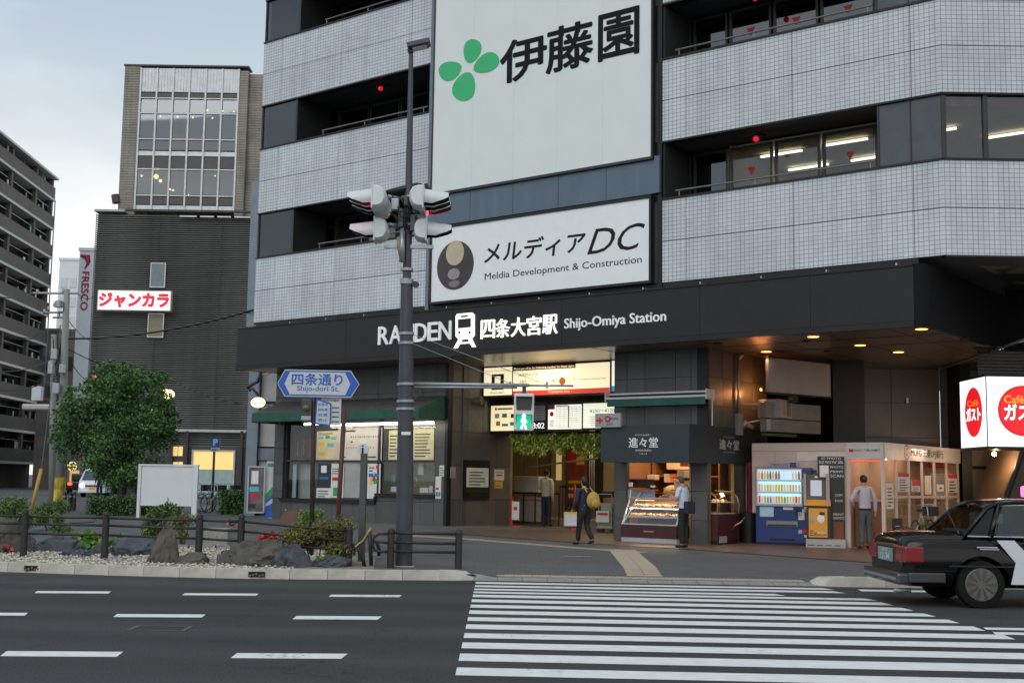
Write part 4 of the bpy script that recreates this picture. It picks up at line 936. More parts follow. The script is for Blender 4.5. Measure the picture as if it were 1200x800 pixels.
# station sign letters on the canopy
m_ltr = M('letter_steel', (.62, .63, .64), .3, .2, emit=.22, ecol=(1, 1, 1), var=0); m_lit = M('letter_lit', (1, .98, .9), .4, emit=1.0, ecol=(1, .96, .84), var=0)
ss = thing('station_sign', 'raised silver and lit white station name letters with a train pictogram on the black canopy', 'station sign', W(0, VF-.0, 0), BR)
def letters(s, x0, x1, yl, yr, h, mat, gaps=None, **k):
    n = len(s); a, b = A(x0, yl, VF), A(x1, yr, VF); zb_ = (a[1]+b[1])/2; zt_ = A((x0+x1)/2, (yl+yr)/2-h, VF)[1]
    g = gaps or [1]*n; tot = sum(g); cu = a[0]
    for ch, w in zip(s, g):
        wu = (b[0]-a[0])*w/tot
        if ch != ' ': text(ch, cu+wu*.05, zb_, cu+wu*.95, zt_, -.0, mat, ss, name='letter', ext=.05, **k)
        cu += wu
letters('RANDEN', 443.5, 530, 404.5, 397, 21, m_ltr, gaps=[1, 1.1, 1.1, 1.1, .9, 1.1], bold=.012)
letters('四条大宮駅', 563.5, 654.5, 398, 390, 22, m_lit, bold=.006)
ptext('Shijo-Omiya Station', 662, 781, 388.5, 380, 15.5, ss, m_ltr, VF, ext=.04, bold=.008)
def tr(poly, mat, y0=-.06, y1=0, name='train_pictogram'):
    pts = [A(x, y, VF) for x, y in poly]; ar = sum(pts[i][0]*pts[(i+1) % len(pts)][1]-pts[(i+1) % len(pts)][0]*pts[i][1] for i in range(len(pts)))
    if ar < 0: pts = pts[::-1]
    return MB().prismy(pts, y0, y1).build(name, mat, ss)
tr([(537, 368), (554, 366.5), (556.5, 369), (556.5, 393), (553, 397), (539, 398), (535.5, 394), (535.5, 371)], m_lit)
tr([(538.5, 374.5), (553.5, 373), (553.5, 383.5), (538.5, 385)], m_fascia, -.068, -.061)
tr([(542, 370.2), (550, 369.5), (550, 371.5), (542, 372.2)], m_fascia, -.068, -.061)
for c in (540, 552): tr([(c-1.2, 388.5), (c+1.2, 388.3), (c+1.2, 391), (c-1.2, 391.2)], m_fascia, -.068, -.061)
tr([(538.5, 398.5), (542, 398.2), (536.5, 408), (533, 408.2)], m_lit); tr([(550, 397.5), (553.5, 397.2), (558, 406.5), (554.5, 406.8)], m_lit); tr([(538, 401.5), (554, 400.3), (554.7, 402), (537.2, 403.3)], m_lit, -.055)
# ================================================================== ENTRANCE, BAKERY, MACHINES, BANK BOOTH
def emi(name, col, e=1., var=0.): return M(name, col, .5, emit=e, ecol=col, var=var)
UB = A(721, 500)[0]; UC = 7.1; VW = 3.26
# station entrance hall
m_hall = M('hall_wall', (.24, .18, .10), .6, var=.12, scale=1.2); m_hall2 = M('hall_door', (.34, .26, .16), .5, var=.1)
box('hall_back_wall', m_hall, sb, -5, 8.0, .1, UB+2, 8.1, 4.93)
box('hall_side_wall', m_hall, sb, -5, 2.92, .1, -4.9, 8, 4.93); box('hall_front_wall', m_hall, sb, -4.9, 2.9, .1, UE, 3.0, 4.93)
box('hall_side_wall', m_hall, sb, UB+.02, .3, .1, UB+.06, 8, 4.93)
zplat = gW(1, 4) + .28
box('hall_floor', M('hall_floor', (.22, .17, .12), .35, var=.2), sb, -4.9, 4.6, .2, UB, 8, zplat)
for a, b, m in ((600, 613, m_hall2), (614, 629, m_hall2), (646, 663, M('door_pale', (.42, .36, .25), .5)), (690, 706, m_dark), (707, 730, m_hall2)):
    u0, u1 = A(a, 560, 7.9)[0], A(b, 560, 7.9)[0]; o = box('door_panel', m, sb, u0, 7.9, zplat, u1, 7.98, 3.4)
    if a == 646: box('pane', emi('pane_warm', (.7, .5, .2), .5), o, lerp(u0, u1, .35), 7.88, zplat+1.2, lerp(u0, u1, .7), 7.9, zplat+2.2)
u0, u1 = A(664, 560, 7.6)[0], A(687, 560, 7.6)[0]
t = thing('red_poster', 'large dim red poster with pictures on the rear wall of the entrance hall', 'poster', W(u0, 7.6, zplat+.4), BR)
box('sheet', M('poster_red', (.24, .05, .03), .5, var=.5, scale=3), t, 0, 0, 0, u1-u0, .03, 2.2); cols(t, (0, 0, u1-u0, 2.2), 0, [(.1, .62, .45, .78, 1), (.5, .6, .9, .72, 4), (.1, .1, .8, .16, 6), (.1, .22, .6, .27, 6), (.1, .32, .7, .36, 4)], INK)
for px, pl_ in ((691, 'leftmost'), (693.5, 'middle'), (696, 'rightmost')):
    p = W(A(px, 560, 6.5)[0], 6.5, zplat); o = MB().tube([p, p+Vector((0, 0, 3.0))], .03, 8).build('steel_pole', m_alu, smooth=True); tag(o, pl_ + ' of three slim pale steel poles inside the entrance hall', 'pole', 'slim steel poles in the hall')
box('header_panel', m_hall, sb, UE, 3.2, 3.2, UB, 3.25, 4.93)
box('header_panel', m_soffit, sb, UE, 2.3, 4.2, UB, 2.4, 4.93)
l = area('hall_light', W(1.2, 5.2, 4.3), W(1.2, 5.2, 0), 3.0, 120, (1, .74, .40)); 
area('hall_light', W(1.4, .7, 4.85), W(1.4, .9, 0), 1.2, 26, (1, .74, .42))
m_boxw = emi('lightbox_warm', (1, .88, .58), .85); m_boxw2 = emi('lightbox_white', (.93, .95, .85), .8); m_bk = emi('lightbox_red', (.75, .06, .05), .55); m_brown = M('print_brown', (.10, .04, .03), .6)
def lightbox(label, px0, px1, yt, yb, v, mat, par=None, depth=.18, name='light_box_sign'):
    u0, u1 = A(px0, yt, v)[0], A(px1, yt, v)[0]; xm = (px0+px1)/2; z1 = A(xm, yt, v)[1]; z0 = A(xm, yb, v)[1]
    t = thing(name, label, 'lightbox', W(u0, v, z0), BR, 'lit signs over the station entrance'); w, h = u1-u0, z1-z0
    MB().box(-.05, .01, -.05, w+.05, depth, h+.05).build('housing', m_black, t); box('face', mat, t, 0, 0, 0, w, .012, h)
    return t, w, h
V1, V2 = 1.45, 1.83
t, w, h = lightbox('square lit sign with a brown train pictogram, left end of the upper row', 567.5, 600, 430.5, 463, V1, m_boxw)
MB().box(w*.28, -.006, h*.2, w*.72, -.001, h*.76).build('pictogram', m_brown, t); MB().box(w*.4, -.011, h*.42, w*.6, -.007, h*.68).build('pictogram', m_boxw, t)
text('Randen', w*.25, h*.06, w*.75, h*.14, -.002, m_brown, t); text('Kyoto City Subway', w*.06, h*.84, w*.94, h*.92, -.002, m_brown, t)
t, w, h = lightbox('long lit sign with red lower band, upper row', 601.5, 714.5, 427, 461.5, V1, m_boxw)
box('band', m_bk, t, 0, -.005, 0, w, -.001, h*.16); box('band', m_brown, t, 0, -.006, h*.86, w*.66, -.001, h)
text('Please get off at the following number for these sights', w*.01, h*.88, w*.65, h*.97, -.007, m_boxw, t)
text('Arashiyama Line', w*.38, h*.04, w*.6, h*.12, -.006, m_boxw, t)
text('天龍寺', w*.07, h*.42, w*.15, h*.54, -.001, m_txt, t); text('Tenryu-ji', w*.17, h*.43, w*.27, h*.5, -.001, m_txt, t); text('嵐山ロープ', w*.41, h*.42, w*.66, h*.54, -.001, m_txt, t); text('Arashiyama Monkey Park', w*.69, h*.43, w*.97, h*.5, -.001, m_txt, t)
text('嵐電四条大宮', w*.06, h*.66, w*.27, h*.76, -.001, m_txt, t); text('Kyoto', w*.4, h*.66, w*.5, h*.74, -.001, m_txt, t)
MB().tube([(w*.525, -.012, h*.44), (w*.525, -.001, h*.44)], h*.13, 18).build('badge', M('badge_orange', (.5, .12, .02), .5), t)
t, w, h = lightbox('sliver of lit sign with a blue foot, right end of upper row', 717, 724, 422.5, 458, V1, m_boxw2)
box('band', emi('lightbox_blue', (.05, .3, .6), .6), t, 0, -.005, 0, w, -.001, h*.17)
t, w, h = lightbox('lit cream board with coloured pictures, left end of the lower row', 575.5, 607, 475, 504.5, V2, emi('lightbox_cream', (.95, .82, .5), .75))
cols(t, (0, 0, w, h), 0, [(.15, .5, .32, .68, 6), (.42, .52, .6, .68, 5), (.74, .5, .9, .66, 1), (.2, .2, .35, .38, 4), (.42, .18, .65, .28, 5), (.72, .2, .9, .34, 5), (.15, .82, .22, .92, 1), (.25, .84, .8, .9, 0)], INK)
t, w, h = lightbox('dark display board with a white digital clock, lower row', 624, 640, 474, 503.5, V2, m_black)
box('display', M('display_grey', (.2, .21, .24), .4), t, .03, -.004, h*.38, w-.03, -.001, h*.96)
for i in range(5): box('display_line', M('display_line', (.08, .08, .1), .5), t, .06, -.007, h*(.45+.1*i), w-.08, -.005, h*(.48+.1*i))
text('8:02', w*.02, h*.06, w*.9, h*.28, -.003, emi('clock_white', (1, 1, 1), 1.2), t)
t, w, h = lightbox('white lit timetable board with a red circle mark, middle of the lower row', 642.5, 681.5, 474, 502.5, V2, m_boxw2)
box('band', M('dark_red', (.25, .01, .05), .5), t, 0, -.005, h*.82, w*.2, -.001, h); MB().tube([(w*.11, -.008, h*.63), (w*.11, -.001, h*.63)], h*.1, 20).build('badge', m_red, t)
cols(t, (0, 0, w, h), 0, [(.24+.0, .08+.09*i, .96, .095+.09*i, 0) for i in range(10)] + [(.24+.12*i, .08, .245+.12*i, .92, 0) for i in range(7)] + [(.6, .05, .64, .95, 4), (.24, .94, .6, .98, 1)] + [(.05, .1+.08*i, .18, .13+.08*i, 0) for i in range(4)], INK)
t, w, h = lightbox('pale lit fare board with a price line, right end of the lower row', 683.5, 727, 472, 501, V2, emi('lightbox_pale', (.85, .88, .7), .8))
text('¥250〜¥120', w*.18, h*.62, w*.85, h*.76, -.001, m_txt, t); cols(t, (0, 0, w, h), 0, lines(5, 0, .2, .9, .1, .52, .2), INK)
for px in (560, 640, 697): 
    u, z = A(px, 467, V2); o = MB().tube([W(u, V2+.08, 3.85), W(u, V2+.08, 4.93)], .02, 6).build('hanger_rod', m_black)
    tag(o, 'dark rod hanging the lower row of station signs, ' + {560: 'at the left wall', 640: 'above the digital clock', 697: 'above the fare board'}[px], 'hanger rod')
# hanging greenery
gl_ = leafmats('ivy_leaf', [(.2, .36, .04), (.34, .44, .06), (.12, .24, .03), (.45, .42, .08)])
g = thing('ivy_garland', 'long garland of hanging green and yellow leaves under the entrance signs', 'garland', BL, BR)
u0, u1 = A(602, 510, 2.2)[0], A(707, 510, 2.2)[0]; zt_, zb_ = A(650, 507, 2.2)[1], A(650, 532, 2.2)[1]; rng = random.Random(9); cs = []
MB().tube([(u0-.05, 2.2, zt_), (u1+.2, 2.2, zt_)], .03, 8).build('rod', m_black, g)
for i in range(30):
    u = lerp(u0, u1, (i+.5)/30); l_ = rng.uniform(.28, .62) * (1.15 if .75 < i/30 < .95 else 1)
    for q in range(3): cs.append((Vector((u+rng.uniform(-.07, .07), 2.2+rng.uniform(-.1, .1), zt_ - l_*(q+.5)/3)), (.13, .12, .12)))
canopy('foliage', cs, 210, .13, gl_, g, 5, droop=1.2, asp=.42)
# hall fittings
bar = thing('hall_barrier', 'black railing with a white box panel in front of the platform in the entrance', 'barrier', BL, BR); vb_ = 4.4
ub0, ub1 = A(600, 590, vb_)[0], A(655, 590, vb_)[0]; zr = zplat + .78
mb = MB().tube([(ub0, vb_, zr), (ub1, vb_, zr)], .03, 8)
mb.build('rail', m_black, bar)
for k in range(5):
    u = lerp(ub0, ub1, k/4); MB().tube([(u, vb_, .3), (u, vb_, zr)], .022, 8).build('post', m_black, bar)
box('panel', M('barrier_panel', (.36, .32, .26), .6), bar, ub0+.15, vb_+.04, zplat-.1, ub0+1.25, vb_+.07, zr-.12); box('panel_stripe', m_inkr, bar, ub0+.3, vb_+.03, zr-.24, ub0+1.2, vb_+.038, zr-.2)
tag(MB().box(0, 0, 0, 1.0, .4, .52).build('ticket_box', M('box_white', (.5, .47, .42), .5), loc=W(ub0-.05, vb_+.1, zr), rotz=BR, bevel=.03), 'pale counter box standing behind the barrier left of the station attendant', 'counter box')
tag(MB().tube([W(A(612, 560, 5)[0], 5, 2.05), W(A(700, 560, 5)[0], 5, 2.35)], .03, 8).build('handrail', m_alu), 'long pale handrail sloping across the entrance hall behind the attendant', 'handrail')
r2 = thing('hall_railing', 'black upright railing right of the station attendant', 'barrier', BL, BR)
ua, ub_ = A(656, 590, 5.2)[0], A(692, 590, 5.2)[0]
MB().tube([(ua, 5.2, zplat+1), (ub_, 5.2, zplat+1)], .025, 8).build('rail', m_black, r2)
for k in range(12): MB().tube([(lerp(ua, ub_, k/11), 5.2, zplat), (lerp(ua, ub_, k/11), 5.2, zplat+1)], .014, 6).build('baluster', m_black, r2)
p = G(604, 607); 
t = thing('a_board', 'white notice board on a red stand at the left inside the entrance', 'notice board', W(A(603, 600, 2.2)[0], 2.2, gW(0, 2.2)), BR)
box('sheet', m_paper, t, -.1, 0, .22, .16, .02, .75, bevel=.01); box('mark', m_inkr, t, -.03, -.006, .5, .09, -.001, .6); MB().tube([(-.14, .05, 0), (-.14, .05, .9)], .045, 8).build('post', M('stand_red', (.4, .02, .03), .5), t); MB().tube([(-.0, .05, 0), (-.0, .05, .05)], [.2, .17], 16).build('foot', M('stand_red', 0), t)
p = G(673, 621); t = thing('red_queue_post', 'slim red post on a round base in the entrance beside the walking woman', 'post', p)
MB().tube([(0, 0, 0), (0, 0, .04), (0, 0, .06), (0, 0, .08)], [.17, .16, .06, .03], 16).build('base', M('stand_red', 0), t, smooth=30); MB().tube([(0, 0, .08), (0, 0, 1.35)], .03, 10).build('pole', M('stand_red', 0), t, smooth=True)
# small cart / wheeled board
p = G(709, 624); t = thing('wheeled_cart', 'small pale green wheeled cart with a white notice, left of the bakery pillar', 'cart', p, R(-25))
m_cart = M('cart_green', (.28, .32, .2), .5)
for x in (-.2, .2):
    for y in (0, .35):
        MB().tube([(x, y-.02, .06), (x, y+.02, .06)], .06, 12).build('wheel', m_black, t)
box('deck', m_cart, t, -.24, -.05, .13, .24, .4, .2); MB().tube([(-.2, 0, .2), (-.2, 0, 1.1), (.2, 0, 1.1), (.2, 0, .2)], .02, 8).build('frame', m_alu, t)
box('body', m_cart, t, -.17, .04, .2, .2, .3, .85, bevel=.05); box('notice', m_paper, t, -.26, -.05, .3, .14, -.03, .62); box('notice_stripe', m_inkr, t, -.22, -.056, .5, .1, -.051, .57)
MB().box(-.15, .05, 1.0, .2, .25, 1.2).build('machine', m_black, t, bevel=.03)
# notices on the left reveal wall
def onV(px0, px1, y0, y1, u):
    a, b = B(px0, y0, u), B(px1, y0, u); xm = (px0+px1)/2; return a[0], B(xm, y1, u)[1], b[0], B(xm, y0, u)[1]
def vposter(label, px0, px1, y0, y1, u, mat, rows, name='notice', cat='notice', th=.02, outset=.01):
    v0, z0, v1_, z1 = onV(px0, px1, y0, y1, u+outset); t = thing(name, label, cat, W(u+outset, v0, z0), BR + R(90)); w, h = v1_-v0, z1-z0
    box('sheet', mat, t, 0, 0, 0, w, th, h)
    if rows: cols(t, (0, 0, w, h), 0, rows, INK)
    return t, w, h
t, w, h = vposter('black framed wall display case with a white notice beside the entrance', 545, 574.5, 539, 584, UE, m_black, [], 'display_case', 'display case', th=.06, outset=.07)
box('sheet', M('notice_lit', (.62, .66, .62), .6), t, w*.07, -.012, h*.3, w*.93, -.002, h*.8); cols(t, (w*.07, h*.3, w*.93, h*.8), -.013, lines(5, 0) + [(.1, .45, .6, .48, 1)], INK); box('lower_pane', M('case_glass', (.02, .035, .015), .1), t, w*.07, -.01, h*.15, w*.93, -.002, h*.27)
vposter('small white notice with a red arrow, right of the wall display case', 579.5, 591, 550, 562.5, UE, m_paper, [(.2, .4, .8, .55, 1), (.15, .7, .85, .76, 0)])
vposter('small yellow notice under the red arrow notice', 580, 589, 563.5, 572, UE, M('notice_yellow', (.5, .36, .05), .6), [(.2, .3, .7, .4, 0)])
vposter('tiny grey notice on the wall by the dark corner post', 528, 534, 547, 560, UE, M('notice_grey', (.3, .29, .29), .6), [(.2, .2, .8, .26, 1), (.2, .5, .8, .54, 0)])
v0 = B(556, 468, UE+.1)[0]; z0 = B(556, 470, UE+.1)[1]
t = thing('wall_speaker', 'pair of brown horn speakers on the dark entrance wall near the upper sign', 'speaker', W(UE+.05, v0, z0), BR+R(90))
MB().tube([(0, 0, 0), (.1, -.25, .02)], [.05, .13], 14).build('horn', M('horn', (.16, .13, .10), .6), t); MB().tube([(.25, 0, -.05), (.35, -.2, -.08)], [.04, .11], 14).build('horn', M('horn', 0), t)
MB().tube([W(UE+.02, .6, .3), W(UE+.02, .6, 4.9)], .02, 6).build('wall_pipe', m_stone_b, None); tag(bpy.data.objects['wall_pipe'], 'thin vertical conduit on the dark wall left of the entrance', 'pipe')

# ------------------------------------------------------------------ bakery corner
uo0, uo1 = A(734, 600)[0], A(810, 600)[0]
cladding(UB, UC, .05, 4.93, 0, [(uo0, .05, uo1, 2.9)], [m_stone, m_stone, m_stone_b], sb, pw=.78, ph=.74)
box('stone_panel', m_stone_b, sb, UB-.03, 0, .05, UB-.002, 2.2, 4.93)
vo0, vo1 = .02, B(860, 600, UC)[0]
reveal(UC, .001, VW, .05, 4.93, [(vo0+.1, .05, vo1, 2.9)], [m_brownst, m_stone_b], pw=.82, ph=.74)
MB().box(UC-.26, -.03, 2.9, UC+.03, .05, 4.93).build('corner_post', m_black, sb)
# interior
m_wood = M('shelf_wood', (.30, .14, .06), .5, var=.2, scale=8); m_bint = M('bakery_wall', (.22, .10, .05), .6, var=.15)
bi = thing('bakery_interior', 'x', 'x', BL, BR); struct(bi); del bi['label'], bi['category']
box('back_wall', m_bint, bi, UB+.1, 2.4, .1, UC-.05, 2.45, 3.0); box('side_wall', m_bint, bi, UB+.1, .16, .1, UB+.14, 2.4, 3.0); box('ceiling', m_bint, bi, UB+.1, .16, 2.95, UC-.1, 2.4, 3.0)
box('floor', m_wood, bi, UB+.1, .1, .19, UC-.1, 2.4, .22)
area('bakery_light', W(5.7, .9, 2.85), W(5.6, .5, 0), 1.6, 75, (1, .66, .36)); bulb('bakery_lamp', W(6.6, .9, 2.6), 9, (1, .6, .3), .1)
sh = thing('bread_shelf', 'wooden shelf unit along the back wall inside the bakery', 'shelf', BL, BR)
for z in (.9, 1.35, 1.8, 2.25, 2.6): box('shelf_board', m_wood, sh, UB+.2, 1.5, z, UC-.5, 2.1, z+.03)
for u in (UB+.2, 5.9, UC-.5): box('upright', m_wood, sh, u, 1.5, .2, u+.03, 2.1, 2.9)
def goods(label, px0, px1, y0, y1, v, mat, cat='box', name='goods_box', d=.2, bevel=.01):
    u0, z0, u1, z1 = rect(px0, px1, y0, y1, v); o = MB().box(0, 0, 0, u1-u0, d, z1-z0).build(name, mat, loc=W(u0, v, z0), rotz=BR, bevel=bevel); return tag(o, label, cat)
m_or = M('box_orange', (.75, .16, .04), .5, emit=.25, ecol=(.8, .2, .05)); m_crm = M('box_cream', (.7, .55, .35), .6); m_pk = M('box_white2', (.7, .62, .5), .6)
goods('bright orange gift box on the bakery shelf, the right one of two', 785.5, 790.5, 555, 565, 1.3, m_or); goods('orange and white gift box on the bakery shelf, the left one of two', 778, 785, 555, 565, 1.3, m_pk)
goods('white carton at the left of the bakery shelf', 758.5, 768, 556, 562, 1.3, m_pk); goods('small white box in the bakery shelf beside the standing man', 790.5, 796, 559, 565, 1.3, m_crm)
goods('wide cream box with ornaments on the top bakery shelf', 781, 809, 542, 550, 1.2, m_crm)
goods('green and white bag under the orange boxes', 777.5, 782, 571, 581, 1.2, M('bag_green', (.45, .5, .2), .6), 'bag', 'paper_bag')
o = MB().ball((0, 0, 0), .26, 16, 10, (1, .8, .75)).build('wicker_basket', M('wicker', (.5, .36, .2), .8, var=.3, scale=20), loc=W(A(789, 578, 1.)[0], 1., A(789, 577, 1.)[1]), smooth=True); tag(o, 'round wicker basket behind the display case, left of the standing man', 'basket')
goods('small white price stand at the left end above the display case', 736.5, 740.5, 565, 570, -.1, m_white, 'stand', 'price_stand', .05); goods('small white price stand on the middle top of the display case', 762, 767, 568.5, 571, -.1, m_white, 'stand', 'price_stand', .05)
goods('dark patterned panel above the glass display case', 735, 766, 561, 571, .35, M('pattern_dark', (.05, .025, .02), .6, var=.5, scale=10), 'panel', 'dark_panel', .03)
goods('blue grey signboard panel standing in the slanted top of the display case', 735.5, 767, 573.5, 586, .02, M('panel_blue', (.22, .27, .32), .4), 'panel', 'slanted_panel', .03)
# display case
zc = gW(5.7, -.5); uc0, uc1 = A(728, 632, -.5)[0], A(793, 636, -.5)[0]
dc = thing('bread_display_case', 'slanted glass display case with two lit shelves of bread and a maroon front', 'display case', W(uc0, -.5, zc), BR); wc = uc1-uc0
m_mar = M('maroon', (.06, .012, .014), .4, var=.15); m_case = M('case_metal', (.5, .5, .5), .35, .5)
box('plinth', m_case, dc, 0, 0, 0, wc, .75, .12); box('front_panel', m_mar, dc, 0, -.02, .125, wc, .75, .42)
zt2 = A(735, 572, -.0)[1]-zc; hh = 1.22
MB().add([(.0, .0, .42), (.05, .0, .42), (.28, .5, hh), (.23, .5, hh)], [(0, 1, 2, 3)]).build('frame', m_case, dc); 
for x in (0, wc-.04): MB().box(x, 0, .43, x+.04, .04, .46).tube([(x+.02, .01, .43), (x+.02, .36, 1.05)], .022, 6).tube([(x+.02, .36, 1.05), (x+.02, .40, 1.28)] if x == 0 else [(x+.02, .36, 1.05), (x+.02, .7, 1.05)], .02, 6).build('frame', m_case, dc)
MB().tube([(0, .36, 1.05), (wc, .36, 1.05)], .018, 6).build('frame', M('wood_trim', (.4, .14, .05), .5), dc); MB().tube([(0, .4, 1.28), (wc*.52, .4, 1.28)], .018, 6).build('frame', M('wood_trim', 0), dc); MB().tube([(0, .0, .44), (wc, .0, .44)], .02, 6).build('frame', m_case, dc)
MB().add([(.04, .02, .46), (wc-.04, .02, .46), (wc-.04, .35, 1.03), (.04, .35, 1.03)], [(0, 1, 2, 3)]).build('glass', m_clear, dc)
for z, y in ((.62, .16), (.84, .28)): box('shelf', M('shelf_white', (.6, .55, .48), .4), dc, .04, y, z, wc-.04, .72, z+.02); box('shelf_edge', m_case, dc, .04, y-.012, z-.02, wc-.04, y-.002, z+.03)
box('shelf', m_case, dc, .04, .36, 1.07, wc, .75, 1.09); box('back_panel', M('case_back', (.2, .15, .12), .6), dc, .02, .73, .43, wc-.02, .75, 1.07)
text('SHINSHINDO', wc*.42, .26, wc*.6, .30, -.022, m_crm, dc)
l = area('case_light', W(uc0+wc/2, -.5+.45, zc+1.03), W(uc0+wc/2, -.5+.4, zc), wc*.9, 20, (1, .75, .48), .15)
area('case_light', W(uc0+wc/2, -.5+.25, zc+.83), W(uc0+wc/2, -.5+.3, zc), wc*.9, 9, (1, .75, .48), .05)
mbun = [M('bun_gold', (.5, .25, .08), .5, var=.3, scale=20), M('bun_cream', (.62, .5, .33), .6, var=.2, scale=20), M('bun_brown', (.33, .13, .04), .5, var=.3, scale=20)]
bsrc = {}; rng = random.Random(21)
ORD = ['first', 'second', 'third', 'fourth', 'fifth', 'sixth', 'seventh', 'eighth', 'ninth', 'tenth', 'eleventh', 'twelfth', 'thirteenth', 'fourteenth', 'fifteenth']
RWS = ['in the front row of the lower case shelf', 'in the back row of the lower case shelf', 'in the front row of the upper case shelf', 'in the back row of the upper case shelf', 'on top of the bakery display case']
for row, (z, y) in enumerate(((.645, .25), (.645, .42), (.865, .36), (.865, .52), (1.095, .5))):
    n = 15 if row < 4 else 9
    for i in range(n):
        x = lerp(.1, wc-.1, (i+.5)/n) if row < 4 else lerp(wc*.5, wc-.08, (i+.5)/n); k = rng.randrange(3); key = (k, i % 2)
        if key not in bsrc:
            o = MB().ball((0, 0, .025), .05, 10, 6, (1, .8, .62) if key[1] else (1.15, .7, .8)).build('bread_roll', mbun[k], smooth=True); bsrc[key] = o
        else: o = bsrc[key].copy(); C.objects.link(o)
        q = W(uc0 + x, -.5 + y, zc + z); o.location = q; s_ = rng.uniform(.8, 1.15); o.scale = (s_, s_, s_*rng.uniform(.8, 1.3)); o.rotation_euler.z = rng.uniform(0, 3)
        tag(o, '%s %sroll, %s from the left %s' % (['golden', 'cream', 'brown'][k], 'round ' if key[1] else 'oval ', ORD[i], RWS[row]), 'bread', 'rolls in the display case')
# second case round the corner
c2 = thing('curved_display_case', 'short curved glass pastry case on a maroon base round the bakery corner', 'display case', W(UC+.0, vo0+.12, zc), BR+R(90)); w2 = vo1-vo0-.22
box('base', m_mar, c2, 0, -.2, .1, w2, .5, .72); box('plinth', m_black, c2, .02, -.18, 0, w2-.02, .5, .1)
pr_ = [(-.18, .74), (-.2, .95), (-.14, 1.15), (0, 1.26), (.3, 1.28), (.48, 1.28)]
for i in range(len(pr_)-1): MB().add([(0.02, pr_[i][0], pr_[i][1]), (w2-.02, pr_[i][0], pr_[i][1]), (w2-.02, pr_[i+1][0], pr_[i+1][1]), (.02, pr_[i+1][0], pr_[i+1][1])], [(0, 1, 2, 3)]).build('glass', m_clear, c2)
for x in (0, w2): MB().tube([(x, a, b) for a, b in pr_], .015, 6).build('frame', M('brass_trim', (.5, .36, .15), .3, .8), c2)
box('shelf', M('shelf_white', 0), c2, .03, -.1, 1.0, w2-.03, .45, 1.015); box('shelf', M('shelf_white', 0), c2, .03, -.12, .73, w2-.03, .45, .745); box('label_plate', m_case, c2, .08, -.21, .04, .45, -.19, .2)
for i in range(6):
    o = bsrc[rng.choice(list(bsrc))].copy(); C.objects.link(o); q = W(UC-.05, vo0+.25+.15*i, zc+1.02); o.location = q; tag(o, 'pastry on the curved case shelf, %s from the left' % ORD[i], 'bread', 'pastries in the curved case')
l = area('case_light', W(UC, vo0+.6, zc+1.24), W(UC, vo0+.6, zc), .8, 5, (1, .72, .42), .15)
for i, (z, m) in enumerate(((1.5, m_crm), (1.75, m_pk), (2.05, M('box_red', (.4, .08, .04), .5)))):
    o = MB().box(0, 0, 0, .45, .2, .2).build('goods_box', m, loc=W(UC-.9, .3+.15*i, z), rotz=BR+R(90), bevel=.01); tag(o, ['cream box seen through the glass door above the curved case, lowest', 'white box seen through the glass door above the curved case, middle', 'dark red box seen through the glass door above the curved case, top'][i], 'box')
tag(MB().box(0, 0, 0, 1.1, .3, .03).box(0, 0, .3, 1.1, .3, .33).build('goods_shelf', m_wood, loc=W(UC-.85, .25, 1.45), rotz=BR+R(90)), 'small wooden shelf behind the glass door round the bakery corner', 'shelf')
box('door_jamb', m_brass, sb, UC-.06, vo0+.06, .1, UC+.03, vo0+.11, 2.9); box('door_jamb', m_brass, sb, UC-.06, vo1-.04, .1, UC+.03, vo1+.0, 2.9); box('door_jamb', m_brass, sb, uo1-.04, -.02, .15, uo1, .1, 2.9)
# fascia sign of the bakery
m_navy = M('sign_slate', (.020, .029, .035), .45, var=.1); VS = -.9; s0, s1 = A(704, 499, VS)[0], A(809, 496, VS)[0]; z0, z1 = 2.12, 3.03
bs_ = thing('bakery_sign', 'dark slate box sign with white characters over the bakery counter, turning the corner', 'shop sign', W(s0, VS, 0), BR)
box('front_panel', m_navy, bs_, 0, 0, z0, s1-s0-.004, .03, z1)
LV = 3.02 + .9
MB().box(s1-s0-.03, .0, z0, s1-s0, LV, z1).build('side_panel', m_navy, bs_); box('top_panel', m_black, bs_, 0, .035, z1-.05, s1-s0-.035, .85, z1-.01); box('left_end', m_black, bs_, 0, .035, z0, .03, .85, z1-.055)
box('bottom_panel', m_black, bs_, .035, .035, z0, s1-s0-.035, .8, z0+.02)
xx = (s1-s0)
text('進々堂', xx*.325, z0+.36, xx*.65, z0+.60, -.001, m_white, bs_, bold=.018); text('KYOTO BAKERY', xx*.4, z0+.645, xx*.57, z0+.68, -.001, m_white, bs_); text('SHINSHINDO', xx*.4, z0+.27, xx*.58, z0+.31, -.001, m_white, bs_); text('1913', xx*.45, z0+.19, xx*.53, z0+.22, -.001, m_white, bs_)
b2_ = thing('bakery_side_lettering', 'same white characters on the dim side face of the bakery sign', 'lettering', W(s1+.001, VS, 0), BR+R(90))
a_, b_ = B(843, 520, s1)[0]-VS, B(866, 520, s1)[0]-VS
m_dimw = M('white_shaded', (.45, .42, .4), .5)  # lettering white lowered in its colour for the shade on the side face
text('進々堂', a_, z0+.36, b_, z0+.60, -.001, m_dimw, b2_, bold=.018); text('KYOTO BAKERY', a_+.2, z0+.65, b_-.2, z0+.68, -.001, m_dimw, b2_); text('SHINSHINDO', a_+.2, z0+.27, b_-.2, z0+.31, -.001, m_dimw, b2_)
